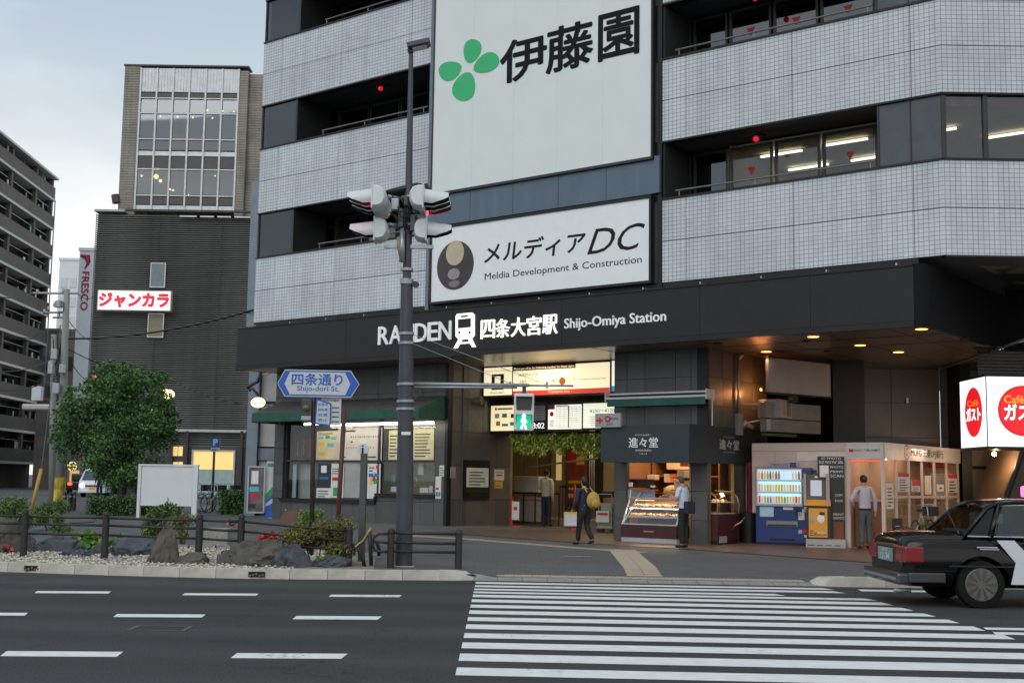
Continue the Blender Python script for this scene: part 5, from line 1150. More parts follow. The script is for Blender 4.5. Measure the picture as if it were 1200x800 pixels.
# retractable awning above
VAW = -.3; a0_, a1_ = A(712, 465, VAW)[0], A(831, 463, VAW)[0]; zc1 = (A(712, 461, VAW)[1] + A(831, 457, VAW)[1])/2
ra = thing('retracted_awning', 'white cassette awning with a narrow green valance above the bakery sign', 'awning', W(a0_, VAW, zc1), BR); wa = a1_-a0_
box('cassette', M('cassette_white', (.5, .49, .48), .4), ra, .03, 0, -.05, wa-.03, .28, 0, bevel=.01); box('front_bar', M('cassette_white', 0), ra, .03, -.12, -.16, wa-.03, -.07, -.11); box('roll', m_black, ra, .03, .05, -.16, wa-.03, .25, -.055)
box('valance', m_green, ra, .05, -.1, -.34, wa-.05, -.09, -.165)
for x in (0, wa-.03): box('end_cap', M('cassette_white', 0), ra, x, -.14, -.22, x+.03, .29, .03, bevel=.01)
MB().tube([(wa+.03, .1, -.2), (wa+.03, .1, -.85)], .015, 6).build('crank_rod', m_alu, ra)
# small hanging bank sign
p0_ = A(697.5, 484.5, -1.0); p1_ = A(727, 500, -1.0)
hs = thing('hanging_bank_sign', 'small grey sign with a red arrow and red ring mark beside the bakery sign', 'sign', W(p0_[0], -1.0, p1_[1]), BR); w, h = p1_[0]-p0_[0], p0_[1]-p1_[1]
box('panel', M('sign_grey', (.3, .3, .31), .5), hs, 0, 0, 0, w, .08, h)
MB().prismy([(w*.05, h*.42), (w*.17, h*.42), (w*.17, h*.25), (w*.3, h*.5), (w*.17, h*.75), (w*.17, h*.58), (w*.05, h*.58)], -.006, -.001).build('arrow', m_red, hs)
MB().tube([(w*.5, -.006, h*.58), (w*.5, -.001, h*.58)], h*.24, 20).build('ring_mark', m_red, hs); MB().tube([(w*.5, -.009, h*.58), (w*.5, -.0065, h*.58)], h*.12, 16).build('ring_centre', M('sign_grey', 0), hs)
text('MUFG', w*.62, h*.5, w*.92, h*.68, -.001, m_txt, hs); text('ATM', w*.45, h*.12, w*.7, h*.3, -.001, m_txt, hs)
# bracket box, pipes and cables on the corner wall
bx = thing('bracket_box', 'boxy wall unit on a bracket lit orange, under a vertical pipe', 'wall unit', W(UC, B(878, 470, UC+.3)[0], 3.15), BR+R(90))
m_mb = M('unit_beige', (.36, .30, .26), .5); v_ = 0
box('body', m_mb, bx, .35, -1.0, .15, 1.0, -.35, .62, bevel=.02); box('louvre', M('unit_dark', (.22, .16, .13), .5), bx, .7, -1.01, .2, .9, -1.001, .56); box('corner_strip', m_white, bx, 1.003, -.95, .2, 1.01, -.8, .6)
MB().tube([(.0, -.05, .5), (.4, -.35, .5)], .025, 6).build('bracket', m_mb, bx); MB().tube([(.1, -.05, 0), (.5, -.5, .13), (1.0, -.6, .12)], .025, 6).build('bracket', m_mb, bx)
for k in range(3): MB().tube([(.6+.1*k, -.5, .12), (.65+.13*k, -.3, -.25), (.6+.12*k, -.1, -.45), (.7+.05*k, -.05, -.9)], .018, 6).build('cable', m_black, bx, smooth=True)
MB().tube([(.05, -.05, -.1), (.05, -.2, .05)], .06, 10).tube([(.12, -.1, 0), (.3, -.25, -.08)], .05, 10).build('lamp_head', m_mb, bx, smooth=True)
box('meter', M('meter_grey', (.2, .2, .2), .5), bx, -.25, -.15, -.3, -.02, -.01, .25, bevel=.02)
MB().tube([(-.12, -.06, .25), (-.12, -.06, 1.65)], .028, 8).tube([(-.12, -.06, 1.65), (-.03, -.15, 1.75)], .05, 8).build('pipe', m_alu, bx, smooth=True)
l = bulb('wall_glow', W(UC+.35, B(878, 440, UC)[0]-.05, 3.95), 22, (1, .36, .10), .04)  # point light and bulb added to give this wall its orange glow
tag(MB().ball((0, 0, 0), .035, 10, 6).build('added_glow_bulb', M('glow_orange', (1, .4, .1), .5, emit=2, ecol=(1, .35, .08)), loc=W(UC+.35, B(878, 440, UC)[0]-.05, 4.05), smooth=True), 'small orange bulb added for the glow on the brown corner wall beside the vertical pipe', 'lamp')
MB().tube([W(UC+.06, B(872.5, 600, UC)[0], .2), W(UC+.06, B(872.5, 560, UC)[0], 2.1)], .03, 8).build('down_pipe', m_alu, smooth=True); tag(bpy.data.objects['down_pipe'], 'vertical pipe under the bakery sign, right of the curved case', 'pipe')
tag(MB().tube([Dp(858, 620, 30.6), Dp(862, 615, 30.6), Dp(868, 612, 30.6), Dp(873, 606, 30.7)], .02, 6).build('loose_cable', m_brass, smooth=True), 'bent brass coloured pipe end near the floor right of the curved case', 'pipe')
v_ = B(867, 600, UC)[0]; tag(MB().tube([W(UC+.25, v_, gW(UC, v_)), W(UC+.25, v_, gW(UC, v_)+.75)], [.2, .24], 16).build('waste_bin', m_black, smooth=30), 'round black bin against the wall between the curved case and the vending machine', 'bin')
tag(MB().prism([(-.08, -.03), (-.03, .03), (.03, -.03), (.08, .03), (.1, .0), (.03, -.07), (-.03, -.01)], 0, 2.0).build('folded_banner', M('banner_maroon', (.12, .008, .03), .7), loc=G(880, 636)+Vector((0, .15, 0))), 'folded dark maroon banner standing left of the blue vending machine', 'banner')

# ------------------------------------------------------------------ right bay walls
m_bst = [M('bay_stone_a', (.15, .125, .105), .35, var=.12, scale=1.5), M('bay_stone_b', (.135, .112, .095), .35, var=.12, scale=1.5)]
XW0 = Dp(988, 500, 34.8).x; XW1 = Dp(1102, 500, 34.8).x
rw = thing('x', 'x', 'x'); bpy.data.objects.remove(rw)
sbI = sb.matrix_world.inverted() if False else (Matrix.Rotation(-BR, 4, 'Z') @ Matrix.Translation((-O.x, -O.y, 0)))
def wcl(x0, x1, z0, z1, y, mats, pw, ph, M0=None): cladding(x0, x1, z0, z1, y, [], mats, sb, pw=pw, ph=ph, xf=sbI if M0 is None else sbI @ M0)
wcl(XW0, XW1, .1, 4.93, 34.8, m_bst, 1.3, 1.0)
MB_ = MB(); MB_.xf = sbI; MB_.box(Dp(972, 500, 33).x, 32.6, .1, XW0-.01, 35, 4.93).build('dark_pillar', m_black, sb)
mb = MB(); mb.xf = sbI; mb.box(5, 35.5, .1, XW0, 35.6, 4.93).build('rear_wall', m_dark, sb)
cladding(0, .4, .1, 4.93, 0, [], m_bst, sb, pw=.8, ph=1.0, xf=sbI @ Matrix.Translation((XW1, 34.8, 0)) @ Matrix.Rotation(BR, 4, 'Z'))
pa, pb = Dp(900, 440, 30.7), Dp(974, 446, 32.2); an = math.atan2(pb.y-pa.y, pb.x-pa.x); ln = math.hypot(pb.x-pa.x, pb.y-pa.y)
m_blank = M('blank_sign', (.34, .31, .28), .5, var=.05)
t = thing('blank_sign_panel', 'large blank pale sign panel under the canopy, right of the orange lit wall', 'sign panel', (pa.x, pa.y, 0), an)
box('panel', m_blank, t, .02, 0, 3.92, ln-.02, .1, 4.78, bevel=.01); MB().box(-.01, -.02, 3.88, ln+.01, .13, 3.915).box(-.01, -.02, 4.785, ln+.01, .13, 4.82).build('frame', m_black, t)
t = thing('grey_duct_panel', 'grey ribbed panel below the blank sign panel', 'panel', (pa.x, pa.y+.25, 0), an)
for k in range(2): box('sheet', M('duct', (.20, .18, .165), .45), t, 0, 0, 2.95+.34*k, ln*.86, .2, 3.27+.34*k+(.08 if k else 0), bevel=.01)
box('pale_strip', M('duct_pale', (.34, .34, .33), .5), t, 0, -.01, 2.98, .15, -.002, 3.25)
t = thing('round_fan', 'small dark round fan between the blank sign panel and the grey panel', 'fan', (pa.x+.75, pa.y+.5, 3.78), an)
MB().tube([(0, -.06, 0), (0, .1, 0)], .1, 16).build('housing', m_frame, t); MB().tube([(0, -.08, 0), (0, -.061, 0)], .05, 12).build('hub', m_black, t)
tag(MB().box(0, 0, 2.84, 1.1, .2, 2.9).build('green_tray', M('tray_green', (.06, .08, .015), .6), loc=(pa.x, pa.y+.1, 0), rotz=an), 'thin mossy green strip lying above the bank booth roof', 'strip')
o = MB().box(0, 0, 0, .07, .05, .14).build('wall_switch', m_alu, loc=Dp(1062, 472, 34.7)); tag(o, 'tiny metal fitting on the tall brown stone wall', 'fitting')

# ------------------------------------------------------------------ vending machine
pv = G(885, 637.5); 
vm = thing('vending_machine', 'blue drinks vending machine with three lit rows of cans and bottles', 'vending machine', pv, BR + R(12)); Wv = 59.5/F*pv.y*1.085; Hv = 1.88
m_vb = M('vending_blue', (.012, .035, .16), .35, var=.08, coat=.3)
box('cabinet', m_vb, vm, 0, .06, .05, Wv, .8, Hv, bevel=.02); box('plinth', m_black, vm, .03, .08, 0, Wv-.03, .78, .05)
wx0, wx1, wz0, wz1 = .06, Wv*.83, Hv*.515, Hv*.97
box('display_case', emi('vend_back', (.55, .68, .8), .9), vm, wx0, .05, wz0, wx1, .058, wz1)
mb = MB().box(wx0-.03, .0, wz0-.03, wx1+.03, .05, wz0).box(wx0-.03, 0, wz1, wx1+.03, .05, wz1+.03).box(wx0-.03, 0, wz0, wx0, .05, wz1).box(wx1, 0, wz0, wx1+.03, .05, wz1).build('window_frame', m_alu, vm)
cm = [M('can_%d' % i, c, .35, emit=.55, ecol=c) for i, c in enumerate([(.6, .42, .08), (.12, .35, .08), (.6, .05, .04), (.6, .55, .45), (.16, .07, .03), (.5, .1, .25), (.55, .35, .1), (.15, .15, .2)])]
csrc = {}; rng = random.Random(4)
for r_ in range(3):
    zr0 = lerp(wz0, wz1, r_/3) + .045; hgt = .17 if r_ < 2 else .20
    box('shelf', m_alu, vm, wx0, -.02, zr0-.04, wx1, .049, zr0-.012); box('button_strip', emi('button_strip', (.3, .45, .7), .5), vm, wx0+.02, -.025, zr0-.035, wx1-.02, -.021, zr0-.02)
    if r_ < 2: box('lamp_strip', emi('lamp_cyan', (.35, .8, 1), 1.6), vm, wx0+.1, .04, zr0+hgt+.01, wx1-.02, .048, zr0+hgt+.045)
    for i in range(15):
        k = rng.choice([0, 0, 3, 4, 6, 6] if r_ == 1 else ([0, 6, 3, 2, 3, 1, 1, 5, 0] if r_ == 0 else [1, 2, 0, 4, 3, 0, 1, 7]))
        if r_ == 2 and 8 <= i <= 11: continue
        if (k, r_ == 2) not in csrc:
            o = MB().tube([(0, 0, 0), (0, 0, hgt*.68), (0, 0, hgt*.82), (0, 0, hgt)], [.026, .026, .016, .012] if r_ == 2 or k in (1, 5) else [.026, .026, .026, .024], 10).build('drink_can', cm[k], vm, smooth=35); csrc[(k, r_ == 2)] = o
        else: o = csrc[(k, r_ == 2)].copy(); C.objects.link(o); o.parent = vm
        o.location = (lerp(wx0+.05, wx1-.05, i/14), .015, zr0)
box('window_glass', m_clear, vm, wx0, -.03, wz0, wx1, -.026, wz1)
for (x0, z0_, x1, z1_, m, nm) in ((.08, .36, .33, .49, M('sticker_pale', (.35, .5, .65), .4), 'price_card'), (.5, .455, .68, .49, m_paper, 'coin_plate'), (.72, .37, .83, .46, m_black, 'coin_slot'), (.77, .33, .88, .43, m_paper, 'notice'), (.85, .52, .95, .60, m_inkg, 'green_sticker'), (.84, .62, .96, .74, m_inkc, 'cyan_sticker'), (.84, .75, .95, .86, M('sticker_pale', 0), 'pale_sticker'), (.84, .435, .96, .47, m_paper, 'notice'), (.87, .43, .93, .5, m_alu, 'coin_plate'), (.84, .16, .92, .21, m_inkr, 'red_sticker'), (.87, .11, .93, .14, m_paper, 'notice')):
    box(nm, m, vm, x0*Wv, .045, z0_*Hv, x1*Wv, .057, z1_*Hv)
box('delivery_door', M('door_steel', (.25, .25, .26), .35, .5), vm, Wv*.2, .035, Hv*.24, Wv*.76, .055, Hv*.31); box('delivery_rim', m_black, vm, Wv*.22, .03, Hv*.245, Wv*.74, .034, Hv*.265); box('lower_slot', m_black, vm, Wv*.25, .045, Hv*.06, Wv*.7, .055, Hv*.085)
MB().tube([(Wv*.8, .04, Hv*.18), (Wv*.8, .058, Hv*.18)], .05, 14).build('lock', m_alu, vm)
tb = MB().box(Wv*.22, .1, Hv+.003, Wv*.62, .2, Hv+.11).build('top_plate', M('topplate', (.3, .3, .34), .5), vm); text('つめた〜い', Wv*.26, Hv+.03, Wv*.58, Hv+.09, .098, m_txt, vm); box('top_plate', m_vb, vm, Wv*.63, .1, Hv+.003, Wv*.72, .2, Hv+.12)
box('second_cabinet', m_vb, None, 0, 0, 0, .5, .7, 1.84, bevel=.02); o = bpy.data.objects['second_cabinet']; o.location = pv + Vector((math.cos(BR+R(12))*(Wv+.04), math.sin(BR+R(12))*(Wv+.04)+.25, 0)); o.rotation_euler.z = BR+R(12); tag(o, 'plain dark blue cabinet squeezed between the drinks machine and the yellow kiosk', 'cabinet')
# ------------------------------------------------------------------ photo kiosk
pk_ = G(945.5, 641); kk = thing('kiosk_machine', 'yellow and black self service kiosk with a slanted touch screen', 'kiosk', pk_, R(-14)); kw = .56
m_kor = M('kiosk_orange', (.68, .30, .03), .45, var=.05); m_kbk = M('kiosk_black', (.025, .023, .022), .4)
box('plinth', M('kiosk_grey', (.35, .33, .32), .5), kk, -.02, -.03, 0, kw+.33, .7, .2); 
for i in range(4): box('plinth_label', m_ink, kk, .03+.2*i, -.036, .05, .17+.2*i, -.031, .07)
box('pedestal', m_kbk, kk, 0, 0, .2, kw, .6, .98, bevel=.01); box('front_door', m_kor, kk, .05, -.015, .24, kw-.08, -.002, .92, bevel=.01)
text('Ex', .09, .28, .24, .40, -.016, m_kbk, kk); text('PRINT', .25, .33, .45, .37, -.016, m_white, kk); text('MACHINE', .25, .28, .45, .32, -.016, m_kbk, kk)
MB().ball((.33, -.012, .68), .09, 14, 8, (1, .1, 1.2)).build('picture', m_white, kk, smooth=True); MB().ball((.36, -.02, .80), .07, 12, 6, (1, .1, .6)).build('picture', m_kbk, kk, smooth=True); MB().ball((.12, -.014, .66), .06, 12, 6, (1, .1, 1.4)).build('picture', M('kiosk_grey', 0), kk, smooth=True)
MB().add([(0, -.05, .98), (kw, -.05, .98), (kw, .12, 1.12), (0, .12, 1.12), (0, .3, .98), (kw, .3, .98)], [(0, 1, 2, 3), (0, 3, 4), (1, 5, 2), (3, 2, 5, 4)]).build('console', m_kor, kk)
MB().add([(.0, .12, 1.12), (kw-.1, .12, 1.12), (kw-.1, .34, 1.72), (.0, .34, 1.72), (0, .5, 1.12), (kw-.1, .5, 1.12), (kw-.1, .5, 1.75), (0, .5, 1.75)], [(0, 1, 2, 3), (0, 3, 7, 4), (1, 5, 6, 2), (3, 2, 6, 7), (4, 7, 6, 5)]).build('screen_housing', m_kbk, kk)
MB().add([(.1, .145, 1.21), (kw-.2, .145, 1.21), (kw-.2, .275, 1.58), (.1, .275, 1.58)], [(0, 1, 2, 3)]).build('screen', emi('screen', (.36, .42, .46), .5), kk)
MB().add([(.2, .3, 1.64), (kw-.2, .3, 1.64), (kw-.2, .315, 1.68), (.2, .315, 1.68)], [(0, 1, 2, 3)]).build('title_strip', m_white, kk)
for x, w_ in ((-.06, .06), (kw-.1, .08)):
    MB().add([(x, -.02, .98), (x+w_, -.02, .98), (x+w_, .2, 1.74), (x, .2, 1.74), (x, .55, .98), (x+w_, .55, .98), (x+w_, .55, 1.74), (x, .55, 1.74)], [(0, 1, 2, 3), (3, 2, 6, 7), (0, 3, 7, 4), (1, 5, 6, 2)]).build('side_fin', M('fin_pink', (.32, .24, .22), .5), kk)
pb_ = G(957, 637); sgn = thing('black_sign_stand', 'tall black board with white lettering behind the yellow kiosk', 'sign stand', pk_ + Vector((.33, .22, 0)), R(-14))
hS = (637-537)/F*pb_.y
box('board', m_kbk, sgn, 0, 0, .05, .62, .08, hS, bevel=.01); box('picture', m_white, sgn, .05, -.01, hS*.77, .26, -.002, hS*.9, bevel=.02)
for a, b, c, d, s_ in ((.1, .965, .55, .99, 'ID PHOTO'), (.03, .92, .6, .95, '証明写真'), (.3, .87, .6, .895, 'PHOTO'), (.3, .82, .6, .845, 'PRINT'), (.3, .77, .6, .8, 'SCAN'), (.4, .56, .58, .585, 'COPY'), (.4, .5, .58, .525, 'FAX'), (.35, .35, .6, .375, 'PRINT'), (.35, .31, .6, .335, 'SERVICE')): text(s_, a, hS*b, c, hS*d, -.001, m_white, sgn)
box('picture', M('dark_orange', (.2, .06, .02), .6), sgn, .35, -.01, hS*.08, .58, -.002, hS*.28)

# ------------------------------------------------------------------ bank booth
VB0 = 1.67; ub0, ub1 = A(992, 518, VB0)[0], A(1035, 518, VB0)[0]; zB = A(1035, 518, VB0)[1]; zg = gW(ub1, VB0); zH = A(1035, 537.5, VB0)[1]; vE = B(1124, 523.6, ub1)[0]
bo = thing('bank_booth', 'white cash machine booth with glass walls, red ring logo and bank name on its header', 'booth', BL, BR)
m_bw = M('booth_white', (.58, .47, .41), .5, var=.04); m_bh = M('booth_header', (.55, .54, .54), .45)
ul = A(880, 515, VB0)[0]
box('left_wall', m_bw, bo, ul, VB0+.05, .1, ub0, VB0+.12, zB+.0)
for k in range(1, 4): box('wall_seam', M('booth_seam', (.35, .3, .27), .6), bo, lerp(ul, ub0, k/4), VB0+.045, .1, lerp(ul, ub0, k/4)+.01, VB0+.0495, zB-.2)
box('wall_seam', M('booth_seam', 0), bo, ul, VB0+.044, zB-.2, ub0, VB0+.0495, zB-.19); box('pale_panel', M('booth_pale', (.68, .62, .57), .5), bo, A(933, 520, VB0)[0], VB0+.035, zH-.05, ub0-.02, VB0+.043, zB-.22)
box('roof', m_bw, bo, ul, VB0+.12, zB-.02, ub1-.05, vE, zB-.0)
box('front_header', m_bh, bo, ub0+.0, VB0-.03, zH, ub1, VB0+.03, zB-.002); MB().box(ub1-.02, VB0+.031, zH, ub1+.03, vE, zB-.002).build('side_header', m_bh, bo)
box('door_post', m_bw, bo, ub0, VB0-.02, .15, ub0+.07, VB0+.05, zH-.002); box('door_post', m_bw, bo, ub1-.06, VB0-.02, .15, ub1+.02, VB0+.05, zH-.002)
box('rear_wall', M('booth_inner', (.40, .27, .18), .6), bo, ul, vE-.1, .1, ub1-.02, vE-.05, zB-.03); box('inner_wall', M('booth_inner', 0), bo, ub0-.1, VB0+.125, .1, ub0-.05, vE-.11, zB-.03)
box('counter', m_wood, bo, ub0-.02, VB0+.5, .2, ub0+.3, VB0+1.7, 1.25); box('counter_top', m_bw, bo, ub0-.03, VB0+.48, 1.25, ub0+.34, VB0+1.75, 1.3)
box('floor', M('booth_floor', (.3, .22, .18), .4), bo, ub0, VB0+.06, .1, ub1, vE-.12, zg+.02)
box('red_lamp_strip', emi('red_strip', (.9, .08, .05), 1.0), bo, ub0+.1, VB0+.03, zH-.06, ub1-.08, VB0+.06, zH-.03)
box('inner_poster', m_paper, bo, ub0+.15, vE-.14, 1.3, ub0+.75, vE-.11, 2.0); box('inner_poster', m_inkr, bo, ub0+.1, vE-.145, 2.15, ub0+.6, vE-.11, 2.3)
area('booth_light', W((ub0+ub1)/2, VB0+.9, zB-.1), W((ub0+ub1)/2, VB0+.9, 0), .7, 8, (1, .72, .52)); area('booth_light', W((ub0+ub1)/2, VB0+2.9, zB-.1), W((ub0+ub1)/2, VB0+2.9, 0), .8, 34, (1, .72, .52), 2.4); bulb('booth_red_glow', W(ub1-.25, VB0+.35, zH-.25), 2.5, (1, .12, .05), .06)
lv = vE - VB0 - .03; npx = [1035, 1051, 1066, 1081.5, 1096, 1110, 1123.5]
vv = [B(p, 560, ub1)[0] for p in npx]; vv[0] = VB0+.06; zt3 = zH - .002; zm3 = B(1080, 582, ub1)[1]
for i, v_ in enumerate(vv[1:]): box('mullion', m_bw, bo, ub1-.05, v_-.03, zg, ub1+.0, v_+.03, zt3)
for i in range(6):
    box('transom', m_bw, bo, ub1-.045, vv[i]+.031, zm3-.03, ub1-.005, vv[i+1]-.031, zm3+.03); box('glass_panel', m_clear, bo, ub1-.03, vv[i]+.031, zg, ub1-.022, vv[i+1]-.031, zm3-.031); box('glass_panel', m_clear, bo, ub1-.03, vv[i]+.031, zm3+.031, ub1-.022, vv[i+1]-.031, zt3)
    box('glazing_bead', m_bw, bo, ub1-.045, vv[i]+.031, zg, ub1-.005, vv[i+1]-.031, zg+.06)
for (a, b, c, d, m, lab, rows) in ((1052.5, 1065, 554, 576, m_paper, 'notice with a red heading in the second pane of the bank booth', [(0, .8, 1, 1, 1)] + lines(5, 0, .1, .9, .05, .75)), (1069, 1078, 562, 576, m_paper, 'small notice with a red upper half in the third pane of the bank booth', [(0, .5, 1, 1, 1)] + lines(3, 0, .1, .9, .05, .45)), (1084.5, 1091, 557, 579, m_pk, 'plain narrow sheet in the fourth pane of the bank booth', []), (1098.5, 1106, 567, 576, m_paper, 'small square sheet in the fifth pane of the bank booth', [(.3, .4, .7, .6, 0)]), (1111, 1121.5, 556, 577, m_paper, 'notice with a red heading in the last pane of the bank booth', [(0, .8, 1, 1, 1)] + lines(4, 0, .1, .9, .05, .75)), (1039, 1047, 566, 596, m_pk, 'tall pale sheet in the first pane of the bank booth', lines(6, 0))):
    vposter(lab, a, b, c, d, ub1+.002, m, rows)
h1 = thing('booth_front_lettering', 'small red bars and bank name on the header above the booth door', 'lettering', W(ub0, VB0-.03, 0), BR); wv_ = ub1-ub0
text('MUFG 三菱UFJ銀行', wv_*.22, lerp(zH, zB, .42), wv_*.93, lerp(zH, zB, .6), -.001, m_txt, h1); MB().box(wv_*.08, -.006, lerp(zH, zB, .42), wv_*.2, -.001, lerp(zH, zB, .6)).build('logo', m_red, h1)
h2 = thing('booth_side_lettering', 'red ring logo and large bank name on the side header of the booth', 'lettering', W(ub1+.03, VB0, 0), BR+R(90))
a_, b_ = B(1066, 527, ub1)[0]-VB0, B(1104, 528, ub1)[0]-VB0; lc = B(1061, 527, ub1)[0]-VB0; zc_ = lerp(zH, zB, .5)
text('MUFG 三菱UFJ銀行', a_, zc_-.12, b_, zc_+.11, -.001, m_txt, h2, bold=.01)
for r_, m, y in ((.19, m_red, -.004), (.15, m_bh, -.006), (.10, m_red, -.008), (.055, m_bh, -.010)): MB().tube([(lc, y, zc_), (lc, y+.0015, zc_)], r_, 24).build('ring_logo', m, h2)
# things in front of the booth
p = G(1041, 640) + Vector((.55, -.1, 0))
t = thing('small_black_board', 'small black board standing inside the first pane of the bank booth', 'board', W(ub1+.12, VB0+.25, gW(ub1, VB0)), BR+R(90)); box('board', m_kbk, t, 0, 0, .25, .55, .04, .72, bevel=.01); box('leg', m_black, t, .05, .05, 0, .09, .09, .25); box('leg', m_black, t, .46, .05, 0, .5, .09, .25); cols(t, (0, .25, .55, .72), -.001, lines(3, 6, .2, .8, .2, .8, .15), INK)
def pot(label, px, y, v, hgt, mats, seed):
    vv_ = B(px, y, ub1+.3)[0]; q = W(ub1+.35, vv_, gW(ub1, vv_)); t = thing('flower_pot', label, 'potted plant', q)
    MB().tube([(0, 0, 0), (0, 0, .3)], [.13, .19], 14).build('pot', M('terracotta', (.25, .09, .05), .8), t, smooth=30); canopy('foliage', [(Vector((0, 0, .3+hgt*.5)), (.2, .2, hgt*.5))], 500, .08, mats, t, seed); MB().tube([(0, 0, .28), (.03, 0, .3+hgt*.6)], .012, 5).build('stem', m_bark, t)
pot('potted plant with red flowers in front of the bank booth glass, nearer the door', 1058, 610, 0, .3, lm_red + lm_hedge, 31); pot('potted plant with yellow tips in front of the bank booth, nearer the taxi', 1080, 608, 0, .45, lm_yel + lm_hedge, 32)
t = thing('parked_bicycle', 'bicycle parked against the bank booth glass behind the taxi trunk', 'bicycle', W(ub1+.3, B(1072, 600, ub1+.3)[0], gW(ub1, 3)), BR+R(90))
def bicycle(t, s=1.):
    for x in (0, 1.05):
        MB().tube([(x+.33*math.cos(a*.3142), 0, .33+.33*math.sin(a*.3142)) for a in range(21)], .018, 6, cap=False).build('wheel', m_black, t, smooth=True)
        mb = MB()
        for a in range(8): mb.tube([(x, 0, .33), (x+.32*math.cos(a*.785), 0, .33+.32*math.sin(a*.785))], .003, 4)
        mb.build('spokes', m_alu, t)
    f = MB()
    for a, b in (((0, .33), (.4, .75)), ((0, .33), (.45, .3)), ((.45, .3), (.36, .85)), ((.4, .7), (.88, .78)), ((.45, .3), (.9, .7)), ((1.05, .33), (.86, .98))): f.tube([(a[0], 0, a[1]), (b[0], 0, b[1])], .016, 6)
    f.build('frame', m_alu, t, smooth=True); MB().ball((.35, 0, .9), .1, 10, 6, (1.2, .7, .35)).build('saddle', m_black, t, smooth=True)
    MB().tube([(.8, -.25, 1.0), (.88, -.1, 1.03), (.88, .1, 1.03), (.8, .25, 1.0)], .014, 6).build('handlebar', m_alu, t, smooth=True); MB().box(.95, -.15, .75, 1.25, .15, .98).build('basket', m_frame, t)
bicycle(t)

# ------------------------------------------------------------------ round red logo lightbox and stair passage
YG = 27.7; XG = Dp(1156, 480, YG).x; XG1 = XG + 3.2; zg0, zg1 = Dp(1156, 522.5, YG).z, Dp(1156, 441, YG).z; YGb = YG * (1156-600)/(1125.5-600)
gs = thing('restaurant_lightbox', 'big bright white corner lightbox with round red logos and white katakana', 'lightbox', (XG, YG, 0), 0)
m_lb = emi('lightbox_bright', (1, .97, .93), 1.15); m_lr = M('logo_red', (.85, .015, .02), .5, emit=.75, ecol=(.9, .012, .02), var=0); m_or2 = emi('logo_orange', (1, .32, .03), .8)
box('front_face', m_lb, gs, 0.02, 0, zg0, 3.2, .02, zg1); box('side_face', m_lb, gs, -.0, .03, zg0, .018, YGb-YG, zg1); MB().box(-.02, -.02, zg0-.05, 3.2, YGb-YG, zg0-.002).box(-.02, -.02, zg1+.002, 3.2, YGb-YG, zg1+.05).box(-.008, -.012, zg0, .015, -.001, zg1).build('frame', m_black, gs)
cx, cz = Dp(1199, 483, YG).x - XG, (zg0+zg1)/2 + .02
MB().tube([(cx, -.006, cz), (cx, -.001, cz)], .57, 48).build('logo_disc', m_lr, gs)
ring = MB(); n = 48
for k in range(n):
    a0_, a1_ = 2*math.pi*k/n, 2*math.pi*(k+1)/n
    ring.quad((cx+.53*math.cos(a0_), -.008, cz+.53*math.sin(a0_)), (cx+.53*math.cos(a1_), -.008, cz+.53*math.sin(a1_)), (cx+.518*math.cos(a1_), -.008, cz+.518*math.sin(a1_)), (cx+.518*math.cos(a0_), -.008, cz+.518*math.sin(a0_)))
ring.build('logo_ring', m_ink, gs)
for nm, mt, d, yy in (('lettering', m_ink, .0, -.009), ('lettering', emi('letter_white', (1, 1, 1), 1.1), 0, -.011)):
    text('ガスト', cx-.42, cz-.2, cx+.44, cz+.14, yy, mt, gs, bold=.075 if mt is m_ink else .035)
text('Café', cx-.42, cz+.17, cx+.02, cz+.34, -.009, m_or2, gs, bold=.02); text('レストラン', cx+.06, cz+.18, cx+.4, cz+.3, -.009, m_or2, gs)
g2 = thing('restaurant_lightbox_side_logo', 'narrow red oval logo on the left side face of the bright lightbox', 'logo', (XG-.002, YGb, 0), R(-90)); dd = YGb-YG; cx2 = dd*.52
pts = [(cx2+dd*.33*math.cos(2*math.pi*k/40), cz+.57*math.sin(2*math.pi*k/40)) for k in range(40)]
MB().prismy(pts, -.005, -.001).build('logo_disc', m_lr, g2)
text('ガスト', cx2-dd*.26, cz-.19, cx2+dd*.27, cz+.1, -.009, emi('letter_white', 0), g2, bold=.035); text('ガスト', cx2-dd*.26, cz-.19, cx2+dd*.27, cz+.1, -.006, m_ink, g2, bold=.075); text('Café', cx2-dd*.22, cz+.14, cx2+dd*.2, cz+.28, -.006, m_or2, g2)
area('lightbox_glow', (XG+1.6, YG-.1, cz), (XG+1.6, YG-3, cz-.5), 2.5, 5, (1, .9, .85), 1.4)
mb = MB(); mb.xf = sbI
for k in range(8): mb.box(11.2, 29.6, 4.28+.08*k, 20, 29.66, 4.34+.08*k)
mb.build('ribbed_panel', M('ribbed_dark', (.045, .042, .04), .5), sb)
mb = MB(); mb.xf = sbI; mb.box(12.15, 33.4, .1, 12.42, 34.4, 4.93).build('passage_pillar', m_black, sb)
mb = MB(); mb.xf = sbI; mb.box(12.2, 35.0, .1, 22, 35.1, 4.93).build('passage_wall', M('passage_beige', (.42, .30, .18), .6, var=.1), sb)
for z in (1.25, 2.15, 3.05): mb = MB(); mb.xf = sbI; mb.box(12.3, 34.9, z, 17, 34.99, z+.09).build('passage_beam', m_black, sb)
st = thing('stair_underside', 'dark diagonal edge of a staircase under the bright lightbox', 'staircase'); a, b = Dp(1176, 590, 31), Dp(1206, 505, 31)
st.location = a; dlt = b-a
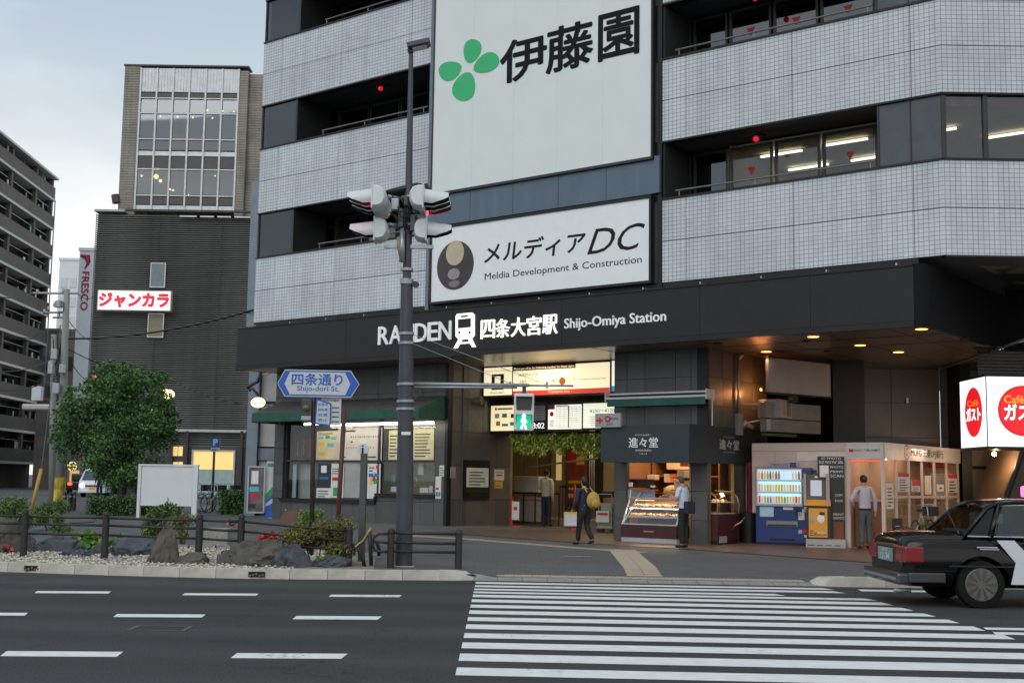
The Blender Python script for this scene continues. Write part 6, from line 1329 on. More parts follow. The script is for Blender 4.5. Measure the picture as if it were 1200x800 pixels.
MB().add([(0, 0, 0), (dlt.x*1.5, 0, dlt.z*1.5), (dlt.x*1.5+2.6, 0, dlt.z*1.5), (2.2, 0, -.2), (0, 2, 0), (dlt.x*1.5, 2, dlt.z*1.5), (dlt.x*1.5+2.6, 2, dlt.z*1.5), (2.2, 2, -.2)], [(0, 3, 2, 1), (4, 5, 6, 7), (0, 1, 5, 4), (1, 2, 6, 5), (0, 4, 7, 3)]).build('soffit', M('passage_brown', (.10, .065, .045), .6), st)
MB().tube([(0, -.03, 0), (dlt.x*1.5, -.03, dlt.z*1.5)], .07, 6).build('stringer', m_black, st)
mb = MB(); mb.xf = sbI; mb.box(12.3, 30.0, 4.0, 22, 35.1, 4.05).build('passage_ceiling', m_brownst, sb)
p = Dp(1165, 531.5, 31.5); t = thing('passage_lamp', 'small warm round lamp under the bright lightbox', 'lamp', p); MB().ball((0, 0, 0), .06, 12, 8).build('globe', emi('lamp_warm', (1, .75, .4), 9), t, smooth=True); MB().tube([(0, 0, .05), (0, 0, 4.0-p.z)], .012, 6).build('rod', m_black, t)
bulb('passage_bulb', p-Vector((0, .1, .1)), 55, (1, .6, .3), .05)
# ================================================================== BIG POLE WITH SIGNALS
m_pole = M('pole_grey', (.055, .06, .07), .45, .3, var=.12, scale=3); m_sigw = M('signal_housing', (.62, .65, .67), .4, var=.08, scale=6); m_galv = M('galvanised', (.33, .35, .37), .4, .6, var=.15, scale=10)
m_sigb = M('signal_black', (.012, .012, .012), .5); m_redl = M('red_lens', (.5, .01, .02), .3, emit=9, ecol=(1, .02, .05), var=0)
pb = G(473, 663.5); YP = pb.y
bp_ = thing('signal_pole', 'tall dark grey pole carrying the traffic signals and a street lamp', 'pole')
def P(px, py, dy=0.): return Dp(px, py, YP+dy)
ax = [(473, 663.5, 20), (474.6, 560, 19.6), (475.6, 450, 17.5), (476.8, 330, 14)]
MB().tube([P(a, b) for a, b, c in ax], [c*YP/F/2 for a, b, c in ax], 24).build('lower_shaft', m_pole, bp_, smooth=40)
ax = [(476.8, 331, 10.5), (478.5, 250, 9.6), (480.3, 150, 7.2), (481.8, 64, 5)]
MB().tube([P(a, b) for a, b, c in ax], [c*YP/F/2 for a, b, c in ax], 20).build('upper_shaft', m_pole, bp_, smooth=40)
MB().tube([P(476.7, 333), P(476.9, 327)], 8*YP/F, 20).build('collar', m_galv, bp_, smooth=40)
for y, r_ in ((479, 11), (450, 10.5), (391, 9.3), (402, 9.6), (470, 10.6), (316, 7.4)):
    cx_ = lerp(476.8, 473, (y-330)/333); MB().tube([P(cx_, y+1.5), P(cx_, y-1.5)], r_*YP/F, 20).build('steel_band', m_galv, bp_, smooth=40)
MB().box(-.2, -.2, 0, .2, .2, .02).build('base_plate', m_galv, bp_, loc=(pb.x, pb.y, pb.z), bevel=.005)
q = P(475.2, 508); MB().box(-.08, -.015, -.03, .08, .02, .03).build('label_plate', m_white, bp_, loc=(q.x+.02, q.y-.14, q.z), bevel=.01)
lamp = thing('street_lamp', 'flat dark street lamp head on top of the tall signal pole', 'street lamp', P(482, 62)); s = YP/F
MB().tube([(0, 0, -.02), (-.03, 0, .05), (-.02, 0, .12)], [.045, .05, .03], 10).build('neck', m_pole, lamp, smooth=True)
lm = Matrix.Rotation(R(-14), 4, 'Y'); mb = MB(); mb.xf = Matrix.Translation((-.06, 0, .06)) @ lm; mb.box(0, -.14, .0, .42, .14, .09); mb.box(.05, -.12, -.025, .38, .12, -.001); mb.build('head', m_pole, lamp, bevel=.02)
mb = MB(); mb.xf = Matrix.Translation((-.06, 0, .06)) @ lm; mb.box(.08, -.1, -.035, .34, .1, -.026); mb.build('lens', M('lamp_lens', (.5, .5, .48), .3), lamp)
# vehicle signals
def signal(name, label, px, py, side, lamps, red, group='traffic signal heads on the tall pole'):
    c = P(px, py); t = thing(name, label, 'traffic signal', c, 0, group); L_ = .36*lamps + .06; h = .205
    prof = []
    for k in range(9):
        a = math.pi*k/8 - math.pi/2; prof.append((side*(.10 + .10*math.cos(a))*-1 + side*.0, h*math.sin(a)))
    # housing: rounded back, flat front, long axis along the road depth
    n = 16; ring = [(-side*(.02+.17*abs(math.cos(a))**.6) if math.cos(a) > 0 else side*.03, h*math.sin(a)*(1 if abs(math.sin(a)) < .9 else 1)) for a in [math.pi*2*k/n for k in range(n)]]
    ring = [(side*.05, -h), (side*.05, h), (-side*.02, h*1.0), (-side*.12, h*.82), (-side*.17, h*.4), (-side*.18, 0), (-side*.17, -h*.4), (-side*.12, -h*.82), (-side*.02, -h)]
    ys = [(-L_/2, .8), (-L_/2+.06, 1), (L_/2-.06, 1), (L_/2, .8)]; vs = []; m_ = len(ring)
    for y, k in ys: vs += [(x*k if abs(x) > .06 else x, y, z*k) for x, z in ring]
    fs = [tuple(range(m_)), tuple(range(3*m_, 4*m_))[::-1]] + [(j*m_+i, (j+1)*m_+i, (j+1)*m_+(i+1) % m_, j*m_+(i+1) % m_) for j in range(3) for i in range(m_)]
    MB().add(vs, fs).build('housing', m_sigw, t, smooth=35); MB().box(side*.052, -L_/2, -h-.012, side*.075, L_/2, h+.012).build('front_rim', m_sigw, t, bevel=.005)
    for i in range(lamps):
        y = (i-(lamps-1)/2)*.36; MB().tube([(side*.076, y, 0), (side*.09, y, 0)], .145, 20).build('lens', m_redl if i == red else m_sigb, t)
        vs = []; fs = []; K = 15                       # hood: three quarters of a tube, longer on top
        for k in range(K):
            a = R(-38) + R(256)*k/(K-1); top = cl((math.sin(a)+.75)/.95); ln = .10 + .33*top; cy, cz_ = math.cos(a), math.sin(a)
            for x_, r_ in ((.076, .165), (.076+ln, .155), (.076+ln, .147), (.076, .157)): vs.append((side*x_, y+cy*r_, cz_*r_ - (x_-.076)*.12))
        fo, fi = [], []
        for k in range(K-1):
            a = k*4; b = a+4; fo.append((a, a+1, b+1, b)); fo.append((a+1, a+2, b+2, b+1)); fi.append((a+2, a+3, b+3, b+2))
        if True:
            mb = MB().add(vs, fo, 0); mb.f += [[q for q in f] for f in fi]; mb.mi += [1]*len(fi); mb.build('hood', [m_sigw, m_sigb], t, smooth=40)
    for y in (-.1, .1): MB().tube([(-side*.17, y, .1), (-side*.36, y*.3, .08)], .028, 8).build('bracket', m_galv, t, smooth=True)
    return t
signal('traffic_signal', 'upper left signal head with three hooded lamps, red lit, facing left', 444, 237.5, -1, 3, 0)
signal('traffic_signal', 'lower left signal head with a single long hood, below the lit red one', 444, 270, -1, 1, 9)
signal('traffic_signal', 'upper right signal head with three hooded lamps, red lit at the far end, facing right', 494, 237.5, 1, 3, 2)
signal('traffic_signal', 'lower right signal head with a single hood and grey ribbed back, facing right', 496, 270, 1, 1, 9)
cl_ = thing('signal_bracket', 'cluster of brackets, cables and junction boxes tying the four signal heads to the pole', 'bracket')
box('cross_arm', m_galv, cl_, P(450, 290).x, YP-.05, P(450, 291).z, P(508, 290).x, YP+.03, P(450, 287).z)
MB().tube([P(455, 226), P(470, 222), P(489, 218), P(499, 219), P(503, 226)], .06, 8).build('black_clamp', m_black, cl_, smooth=True)
for a, b, w, h in ((463, 240, 9, 14), (470, 256, 6, 22), (488, 243, 8, 16), (484, 262, 6, 20), (476, 236, 5, 12)):
    q = P(a, b, -.14); MB().box(-w*s/2, -.07, -h*s/2, w*s/2, .07, h*s/2).build('junction_box', m_galv if a % 2 else m_pole, cl_, loc=q, bevel=.015)
MB().tube([P(471, 307, -.14), P(471.5, 270, -.14)], .05, 10).build('down_tube', m_galv, cl_, smooth=True)
rng = random.Random(8)
for k in range(12):
    a = P(rng.uniform(456, 470), rng.uniform(228, 250), -.18); b = P(rng.uniform(474, 492), rng.uniform(236, 270), -.18); c = (a+b)/2 - Vector((0, .05, rng.uniform(.05, .3))); pts = [a.lerp(c, i/4).lerp(c.lerp(b, i/4), i/4) for i in range(5)]
    MB().tube(pts, .012, 5).build('cable', m_black, cl_, smooth=True)
tag(MB().tube([P(468, 278, -.1), P(468, 288, -.1), P(470, 303, -.1)], [.05, .05, .03], 10).build('detector', M('detector_brass', (.3, .24, .12), .5), smooth=True), 'small brownish detector hanging on the pole below the signals', 'detector')
t = thing('signal_camera', 'small camera on a short arm right of the pole, under the signals', 'camera', P(487, 334)); MB().tube([(-.14, 0, 0), (0, 0, 0)], .02, 6).build('arm', m_pole, t); MB().tube([(0, -.08, 0), (0, .08, .02)], .06, 10).build('body', m_pole, t, smooth=30)
# pedestrian signal on its long arm
arm = thing('signal_gantry', 'long pale horizontal arm with stay wires reaching right from the tall pole', 'arm')
MB().tube([P(478, 449.5), P(560, 450.5), P(620, 451.3)], .032, 10).build('pipe', m_galv, arm, smooth=True); MB().tube([P(478, 453.5, -.02), P(606, 454)], .022, 10).build('pipe', m_galv, arm, smooth=True); MB().tube([P(618, 451.5), P(672, 452)], .02, 8).build('pipe', m_galv, arm, smooth=True)
for a, b in (((482, 391), (602, 449)), ((482, 402), (553, 449)),):
    pass
MB().tube([P(483, 391.5), P(640, 450.5)], .006, 5).build('stay_wire', m_galv, arm); MB().tube([P(483, 402), P(598, 449)], .006, 5).build('stay_wire', m_galv, arm)
MB().tube([P(485, 470), P(497, 452)], .014, 6).build('brace', m_pole, arm)
for a in (598, 641): MB().tube([P(a, 447), P(a, 455)], .02, 8).build('clip', m_galv, arm)
q = P(614, 482.5, -.05); ps = thing('pedestrian_signal', 'pedestrian signal with a lit green walking figure hanging from the long arm', 'pedestrian signal', q)
hw, hh = 11.8*s, 21.8*s
box('housing', m_sigw, ps, -hw, -.02, -hh, hw, .18, hh, bevel=.035)
m_grn = M('green_lens', (.02, .4, .25), .4, emit=.5, ecol=(.0, .75, .4), var=0); m_man = M('white_figure', (1, 1, 1), .4, emit=4.0, ecol=(.75, 1, .9), var=0)
box('upper_lens', M('lens_dark', (.03, .033, .035), .25), ps, -hw*.74, -.035, hh*.1, hw*.74, -.021, hh*.84, bevel=.012); box('lower_lens', m_grn, ps, -hw*.74, -.035, -hh*.86, hw*.74, -.021, -hh*.12, bevel=.012)
for z in (hh*.84, -hh*.12): MB().add([(-hw*.8, -.02, z), (hw*.8, -.02, z), (hw*.8, -.14, z-.02), (-hw*.8, -.14, z-.02), (-hw*.8, -.02, z-.2), (hw*.8, -.02, z-.2)], [(0, 3, 2, 1), (0, 4, 3), (1, 2, 5)]).build('hood', m_sigb, ps)
def fig(poly): return [(x*hw*.1, (z-4.9)*hh*.1) for x, z in poly]
mb = MB(); mb.prismy(fig([(-1.2, 1.0), (1.0, 1.0), (1.4, -.6), (3.0, -1.2), (2.8, -2.0), (1.2, -1.6), (.9, -2.4), (2.9, -5.2), (1.8, -5.6), (0, -3.0), (-2.2, -5.4), (-3.2, -4.9), (-1.0, -2.2), (-1.2, -.5), (-2.0, -1.8), (-2.9, -1.5)]), -.045, -.037)
mb.xf = None; o = mb.build('walking_figure', m_man, ps); o.location.z = hh*.12
MB().tube([(0, -.045, -hh*.49+hh*.12+.055), (0, -.037, -hh*.49+hh*.12+.055)], hw*.17, 14).build('walking_figure', m_man, ps)
MB().tube([(0, .08, hh), (0, .08, hh+.13)], .035, 8).build('hanger', m_pole, ps); 

# ================================================================== STREET NAME SIGN AND POSTS
YS = 23.6; sS = YS/F
def Q(px, py, dy=0.): return Dp(px, py, YS+dy)
m_rust = M('post_brown', (.045, .03, .026), .6, .2, var=.3, scale=10); m_blue = M('sign_blue', (.01, .10, .46), .4, var=.05); m_signw = M('sign_white', (.52, .56, .60), .45, var=.05)
g0 = gz(Q(368, 640).x, YS)
sn = thing('street_name_sign', 'blue edged arrow shaped street name sign on a slim dark post', 'street sign')
a = Q(368, 436); b = Q(366.5, 600); b.z = g0
MB().tube([b, a], .045, 12).build('post', m_rust, sn, smooth=True)
def hexa(k, y0, y1, mat):
    pts = [(325.5, 449.3), (334, 464.5), (411.5, 466), (421.5, 450.3), (411.5, 434.5), (334.5, 433)]; cx_, cy_ = 373.3, 449.6
    vs = [Q(cx_+(x-cx_)*k[0], cy_+(y-cy_)*k[1]) for x, y in pts]; return MB().prismy([(v.x, v.z) for v in vs], YS+y0, YS+y1).build('sign_plate', mat, sn)
hexa((1, 1), -.05, -.02, m_signw); hexa((.985, .93), -.054, -.0505, m_blue)
vs = [Q(x, y) for x, y in ((334, 449.5), (340, 462), (405, 463.2), (411, 450.3), (405, 437), (340.5, 435.8))]
MB().prismy([(v.x, v.z) for v in vs], YS-.058, YS-.0545).build('sign_plate', m_signw, sn)
def qtext(s_, x0, y1, x1, y0, mat, par, yy=-.059, **k): a = Q(x0, y1); b = Q(x1, y0); return text(s_, a.x, a.z, b.x, b.z, YS+yy, mat, par, **k)
qtext('四条通り', 342.5, 451, 402, 438.5, m_blue, sn, bold=.02); qtext('Shijo-dori St.', 348.5, 459.6, 397.5, 452.8, m_blue, sn, bold=.008)
t = thing('blue_rimmed_plate', 'small white plate with a blue rim under the street name sign', 'sign plate', Q(368.5, 497, -.06), R(12)); w, h = 18.5*sS, 30*sS
MB().prismy([(0, 0), (w, -.03), (w, h-.08), (.02, h)], -.01, .01).build('plate', m_blue, t); MB().prismy([(.025, .03), (w-.02, .0), (w-.02, h-.105), (.045, h-.035)], -.014, -.0105).build('plate', m_signw, t)
for i in range(4): text(['京都市', '自転車', '放置', '禁止'][i], .06, h*(.72-.2*i), w-.06, h*(.84-.2*i), -.0145, m_blue, t)
t = thing('red_headed_plate', 'small white plate with a red heading behind the blue rimmed plate', 'sign plate', Q(375.5, 497.5, .04), R(-5)); w, h = 24*sS, 32*sS
box('plate', m_signw, t, 0, 0, 0, w, .01, h); text('公共の場所', .04, h*.84, w-.04, h*.94, -.001, m_inkr, t)
for i in range(4): box('text_line', m_ink, t, w*.55, -.004, h*(.1+.17*i), w*.9, -.001, h*(.14+.17*i))
t = thing('post_lamp_box', 'dark brown box lamp on the left of the street sign post', 'box', Q(360, 480)); MB().box(-.1, -.1, -.24, .1, .1, .2).build('body', M('lampbox', (.05, .045, .035), .4), t, bevel=.02); MB().ball((0, -.1, .03), .07, 10, 6).build('lens', M('lens_amber', (.12, .1, .06), .2), t, smooth=True); box('lower_band', m_galv, t, -.09, -.105, -.2, .09, -.101, -.12)
tb = Q(394.5, 622); tb.z = gz(tb.x, YS); tag(MB().tube([tb, Q(403.8, 476)], .046, 10).build('leaning_post', M('post_red_brown', (.09, .028, .022), .6, var=.2), smooth=True), 'bare reddish brown post leaning slightly, right of the street name sign', 'post')
ip = thing('information_post', 'slim grey square post with a round white i symbol on top', 'information post'); YI = 22.6; a, b = Dp(420, 640, YI), Dp(430.5, 531, YI); zz = gz(a.x, YI)
box('post', M('post_grey', (.075, .075, .075), .5, .2, var=.15), ip, a.x, YI-.08, zz, b.x, YI+.08, b.z, bevel=.012); c = Dp(425.3, 525.5, YI)
MB().tube([(c.x, YI-.03, c.z-.01), (c.x, YI+.03, c.z-.01)], .1, 24).build('symbol_disc', M('disc_white', (.55, .6, .65), .4), ip, smooth=40); text('i', c.x-.022, c.z-.085, c.x+.022, c.z+.06, YI-.031, m_txt, ip)
# ================================================================== TAXI
tx = thing('taxi', 'black taxi sedan driving right with pale chevrons on its doors and a pink roof lamp', 'taxi', (5.38, 17.02, 0), 0)
m_car = M('taxi_black', (.002, .002, .0025), .16, .0, var=.1, coat=.3, spec=.25); m_tyre = M('tyre', (.009, .009, .009), .9, spec=.2); m_chr = M('chrome', (.6, .6, .6), .15, 1.0); m_lg = glass('car_glass', (.34, .40, .38), .03, .9); m_seat = M('seat', (.03, .03, .032), .7)
LC, WC = 4.7, 1.70
def sect(x, zlo, zhi, inset, n=9):
    """closed ring at station x: flat-sided body with rounded shoulders; y=0 is the near side"""
    k = inset; y0, y1 = k, WC-k
    pts = [(y0+.10, zlo), (y0+.02, zlo+.08), (y0, lerp(zlo, zhi, .45)), (y0+.012, zhi-.22), (y0+.05, zhi-.07), (y0+.14, zhi-.01), (y0+.45, zhi+.02), ((y0+y1)/2, zhi+.028)]
    r_ = [(WC-p[0], p[1]) for p in pts[:-1]][::-1]
    return [(x, a, b) for a, b in pts + r_]
ST = [(0.0, .34, .84, .12), (.005, .33, .86, .11), (.03, .28, .92, .06), (.12, .25, .97, .03), (.5, .24, .99, .005), (1.0, .24, .985, 0), (1.5, .24, .96, 0), (2.2, .24, .94, 0), (3.0, .24, .93, 0), (3.45, .24, .94, .0), (4.0, .25, .90, .01), (4.45, .27, .83, .05), (4.62, .30, .74, .10), (4.68, .36, .66, .18)]
vs = []; fs = []; 
for st_ in ST: vs += sect(*st_)
nr_ = 15
for i in range(len(ST)-1):
    for k in range(nr_): fs.append((i*nr_+k, i*nr_+(k+1) % nr_, (i+1)*nr_+(k+1) % nr_, (i+1)*nr_+k)[::-1])
fs.append(tuple(range(nr_))); fs.append(tuple(range((len(ST)-1)*nr_, len(ST)*nr_))[::-1])
body = MB().add(vs, fs).build('body', m_car, tx, smooth=50)
bm = bmesh.new(); bm.from_mesh(body.data); bmesh.ops.recalc_face_normals(bm, faces=bm.faces); bm.to_mesh(body.data); bm.free()
_sd = body.modifiers.new('s', 'SUBSURF'); _sd.levels = 2; bpy.context.view_layer.update(); _me = bpy.data.meshes.new_from_object(body.evaluated_get(bpy.context.evaluated_depsgraph_get())); body.modifiers.clear(); body.data = _me
XW = (1.04, 3.66)
def cut(o, boxes):
    for i, (c, r_) in enumerate(boxes):
        k = MB().tube([(c[0], c[1]-.5, c[2]), (c[0], c[1]+.30, c[2])] if c[1] < .8 else [(c[0], c[1]-.30, c[2]), (c[0], c[1]+.5, c[2])], r_, 28).build('cutter', m_car); k.parent = tx
        md = o.modifiers.new('b', 'BOOLEAN'); md.object = k; md.operation = 'DIFFERENCE'; md.solver = 'EXACT'
        bpy.context.view_layer.update(); me = bpy.data.meshes.new_from_object(o.evaluated_get(bpy.context.evaluated_depsgraph_get()))
        o.modifiers.clear(); o.data = me; bpy.data.objects.remove(k)
cut(body, [((x, y, .32), .385) for x in XW for y in (0., WC)])
body.data.polygons.foreach_set('use_smooth', [True]*len(body.data.polygons)); body.data.set_sharp_from_angle(angle=R(35))
# greenhouse: pillars, roof, glass
def gh(y):  # roof outline at the near or far side, leaning inwards
    s_ = 1 if y < .8 else -1; e = 0. if y < .8 else WC
    return lambda x, z: (x, e + s_*(.07 + .20*(z-.95)/.5), z)
RF = [(1.12, .97), (1.62, 1.36), (1.80, 1.43), (3.0, 1.44), (3.12, 1.40), (3.72, .93)]
nearf, farf = gh(0), gh(2)
mb = MB(); top = [(1.22, 1.34), (1.34, 1.405), (1.62, 1.44), (2.9, 1.45), (3.05, 1.425), (3.14, 1.37)]
vs = []; m5 = 7
for x, z in top:
    a = Vector(nearf(x, z)); b = Vector(farf(x, z))
    for k in range(m5):
        t_ = k/(m5-1); p = a.lerp(b, t_); p.z += .035*(1-(2*t_-1)**4) - (.03 if k in (0, m5-1) else 0); vs.append(p)
fs = [(i*m5+k, (i+1)*m5+k, (i+1)*m5+k+1, i*m5+k+1) for i in range(len(top)-1) for k in range(m5-1)]
MB().add(vs, [f[::-1] for f in fs]).build('roof', m_car, tx, smooth=60)
def pillar(f, pts, w, name='pillar', m=None, r_=None):
    mb = MB(); mb.tube([f(*p) for p in pts], w, 6); return mb.build(name, m or m_car, tx, smooth=True)
for f in (nearf, farf):
    pillar(f, [(.84, .96), (1.22, 1.35), (1.36, 1.405), (1.62, 1.43), (2.9, 1.44), (3.06, 1.41), (3.16, 1.36), (3.72, .92)], .035, 'roof_rail')
    pillar(f, [(2.42, .93), (2.38, 1.42)], .035); pillar(f, [(1.20, .96), (1.38, 1.38)], .045)
    q = [f(.84, .95), f(1.24, .95), f(1.40, 1.39), f(1.22, 1.34)]; MB().add(q, [(0, 1, 2, 3)] if f is nearf else [(3, 2, 1, 0)]).build('quarter_panel', m_car, tx)
    for a, b, c, d in (((1.26, .95), (2.38, .94), (2.35, 1.40), (1.44, 1.38)), ((2.46, .94), (3.62, .93), (3.12, 1.37), (2.42, 1.40))):
        q = [f(*a), f(*b), f(*c), f(*d)]; MB().add(q, [(0, 1, 2, 3)] if f is nearf else [(3, 2, 1, 0)]).build('side_window', m_lg, tx)
    MB().tube([f(.88, .965), f(3.7, .945)], .012, 6).build('window_trim', m_chr, tx)
    pillar(f, [(1.26, .99), (1.42, 1.385), (2.36, 1.405), (3.05, 1.385)], .008, 'window_trim', m_chr)
MB().add([nearf(.86, .985), farf(.86, .985), farf(1.22, 1.35), nearf(1.22, 1.35)], [(3, 2, 1, 0)]).build('rear_window', m_lg, tx)
MB().add([nearf(3.70, .95), farf(3.70, .95), farf(3.14, 1.38), nearf(3.14, 1.38)], [(0, 1, 2, 3)]).build('windscreen', m_lg, tx)
for x in (1.45, 2.5):
    MB().box(x, .2, .5, x+.5, WC-.2, .72).build('seat', m_seat, tx, bevel=.04)
    for y in ((.2, WC-.2),) if x < 2 else ((.2, .75), (.95, WC-.2)): MB().box(x-.1, y[0], .72, x+.1, y[1], 1.12).build('seat_back', m_seat, tx, bevel=.05)
    for y in (.45, 1.2): MB().box(x-.08, y-.12, 1.13, x+.04, y+.12, 1.28).build('headrest', M('lace_white', (.5, .5, .5), .8), tx, bevel=.03)
box('parcel_shelf', M('shelf_teal', (.22, .38, .36), .6), tx, 1.0, .3, .99, 1.3, 1.4, 1.03, bevel=.01)
for x in XW:
    for y, s_ in ((.0, 1), (WC, -1)):
        w = MB().tube([(x, y+s_*.02, .32), (x, y+s_*.03, .32), (x, y+s_*.2, .32), (x, y+s_*.21, .32)], [.29, .32, .32, .29], 36).build('wheel', m_tyre, tx, smooth=35)
        r_ = MB().tube([(x, y+s_*.015, .32), (x, y+s_*.03, .32)], [.215, .235], 30).build('rim', M('hubcap', (.16, .155, .14), .35, .7, var=.2), w, smooth=30)
        for k in range(10):
            a = k*.628; MB().add([(x+math.cos(a-.1)*.07, y+s_*.004, .32+math.sin(a-.1)*.06), (x+math.cos(a+.1)*.06, y+s_*.004, .32+math.sin(a+.1)*.06), (x+math.cos(a+.13)*.205, y+s_*.010, .32+math.sin(a+.13)*.205), (x+math.cos(a-.13)*.205, y+s_*.010, .32+math.sin(a-.13)*.205)], [(0, 1, 2, 3)]).build('spoke', M('hub_dark', (.09, .085, .08), .4, .5), w)
# rear end
MB().box(-.10, .04, .30, .10, WC-.04, .46).build('bumper', M('bumper_grey', (.035, .038, .042), .35, coat=.4), tx, bevel=.04); MB().box(-.115, .10, .36, -.10, WC-.1, .40).build('bumper_strip', M('strip_grey', (.2, .22, .23), .4), tx)
MB().box(.05, -.006, .335, .55, .05, .47).build('bumper_side', M('bumper_grey', 0), tx, bevel=.02)
m_tail = M('tail_red', (.17, .008, .012), .25, emit=.03, ecol=(.6, .02, .03), coat=.5)
for y0 in (.10, WC-.40): MB().box(-.012, y0, .60, .12, y0+.3, .82).build('tail_lamp', m_tail, tx, bevel=.015)
for y0, y1 in ((-.004, .11), (WC-.11, WC+.004)): MB().box(.0, y0, .605, .26, y1, .815).build('tail_lamp', m_tail, tx, bevel=.02)
MB().box(-.02, .52, .585, .0, WC-.52, .77).build('plate', M('plate_green', (.18, .28, .26), .5), tx, bevel=.006); 
q = thing('taxi_plate_lettering', 'x', 'x'); bpy.data.objects.remove(q)
MB().box(-.004, .42, .79, .03, WC-.42, .83).build('trunk_trim', m_chr, tx, bevel=.004)
# side details
MB().box(.55, -.012, .50, 4.3, .0, .53).build('side_strip', m_chr, tx) if False else None
m_chev = M('chevron_white', (.58, .60, .64), .35, var=.04)
def chev(dx):
    MB().prismy([(1.40+dx, .33), (1.62+dx, .33), (1.74+dx, .62), (1.46+dx, .92), (1.22+dx, .92), (1.47+dx, .62)], -.014, -.003).build('chevron', m_chev, tx)
chev(0.03); chev(.40); chev(1.3); chev(1.67)
MB().box(.98, -.010, .815, 1.26, -.002, .828).build('stripe', m_chev, tx); MB().box(1.02, -.010, .79, 1.28, -.002, .80).build('stripe', m_chev, tx)
pf = thing('x', 'x', 'x'); pf.parent = tx; pf.name = 'plate_frame'; del pf['label'], pf['category']; pf.location = (-.021, WC-.52, .585); pf.rotation_euler.z = R(-90)
text('京都', .2, .13, .34, .17, -.001, m_white, pf); text('500', .38, .13, .48, .17, -.001, m_white, pf); text('12-34', .14, .02, .56, .11, -.001, m_white, pf)
MB().box(-.006, .30, .58, -.001, WC-.30, .586).box(-.004, .30, .586, .002, .306, .95).box(-.004, WC-.306, .586, .002, WC-.30, .95).build('trunk_gap', m_sigb, tx)
MB().tube([(.9, .35, .98), (.86, .35, 1.0), (.55, .33, 1.6)], .004, 5).build('aerial', m_chr, tx)
MB().tube([(.15, .25, .22), (-.08, .25, .21)], .03, 10).build('exhaust', m_galv, tx, smooth=True)
for q in range(7): MB().tube([Vector(nearf(.90+.045*q, 1.01+.045*q)).lerp(Vector(farf(.90+.045*q, 1.01+.045*q)), .08), Vector(nearf(.90+.045*q, 1.01+.045*q)).lerp(Vector(farf(.90+.045*q, 1.01+.045*q)), .92)], .002, 4).build('heater_line', m_sigb, tx)
MB().box(.6, -.004, .555, 3.2, .001, .575).build('side_moulding', m_sigb, tx)
for x in (1.50, 2.42, 3.45): MB().box(x, -.0025, .30, x+.008, .0, .93).build('door_gap', m_sigb, tx)
for x in (1.95, 2.95): MB().tube([(x, -.03, .84), (x+.18, -.03, .84)], .014, 6).build('door_handle', m_chr, tx, smooth=True)
for y in (-.06, WC+.06): MB().box(3.35, min(y, y+.1) - (.12 if y < 0 else 0), .98, 3.48, max(y, y+.1), 1.1).build('mirror', m_car, tx, bevel=.03)
MB().box(4.62, .15, .52, 4.72, .5, .68).build('headlight', M('headlamp', (.7, .7, .65), .2), tx, bevel=.02); MB().box(4.62, WC-.5, .52, 4.72, WC-.15, .68).build('headlight', M('headlamp', 0), tx, bevel=.02)
MB().box(4.60, .03, .30, 4.76, WC-.03, .46).build('bumper', M('bumper_grey', 0), tx, bevel=.04)
rl = MB().box(2.02, WC/2-.2, 1.50, 2.26, WC/2+.2, 1.66).build('roof_lamp', M('roof_pink', (.85, .25, .55), .4, emit=1.0, ecol=(1, .25, .62)), tx, bevel=.03); MB().box(2.04, WC/2-.18, 1.47, 2.24, WC/2+.18, 1.499).build('lamp_base', m_sigb, rl)
# ================================================================== PEOPLE
m_skin = M('skin', (.42, .25, .17), .55, var=.05); m_hair = M('hair_black', (.012, .010, .009), .5, var=.2, scale=30)
def skinmesh(nodes, name, mats, parent, sub=2):
    """nodes: name -> (pos, radius, parent). One smooth surface grown round the joints."""
    idx = {k: i for i, k in enumerate(nodes)}
    me = bpy.data.meshes.new(name); me.from_pydata([tuple(v[0]) for v in nodes.values()], [(idx[k], idx[v[2]]) for k, v in nodes.items() if v[2]], [])
    o = bpy.data.objects.new(name, me); C.objects.link(o); sk = o.modifiers.new('s', 'SKIN')
    for i, v in enumerate(nodes.values()):
        d = me.skin_vertices[0].data[i]; r_ = v[1]; d.radius = r_ if isinstance(r_, tuple) else (r_, r_); d.use_root = (i == 0)
    ss_ = o.modifiers.new('u', 'SUBSURF'); ss_.levels = sub; ss_.render_levels = sub
    bpy.context.view_layer.update(); m2 = bpy.data.meshes.new_from_object(o.evaluated_get(bpy.context.evaluated_depsgraph_get())); bpy.data.objects.remove(o)
    m2.name = name; m2.materials.clear(); m2.materials.append(mats); m2.polygons.foreach_set('use_smooth', [True]*len(m2.polygons))
    o = bpy.data.objects.new(name, m2); C.objects.link(o); o.parent = parent; return o
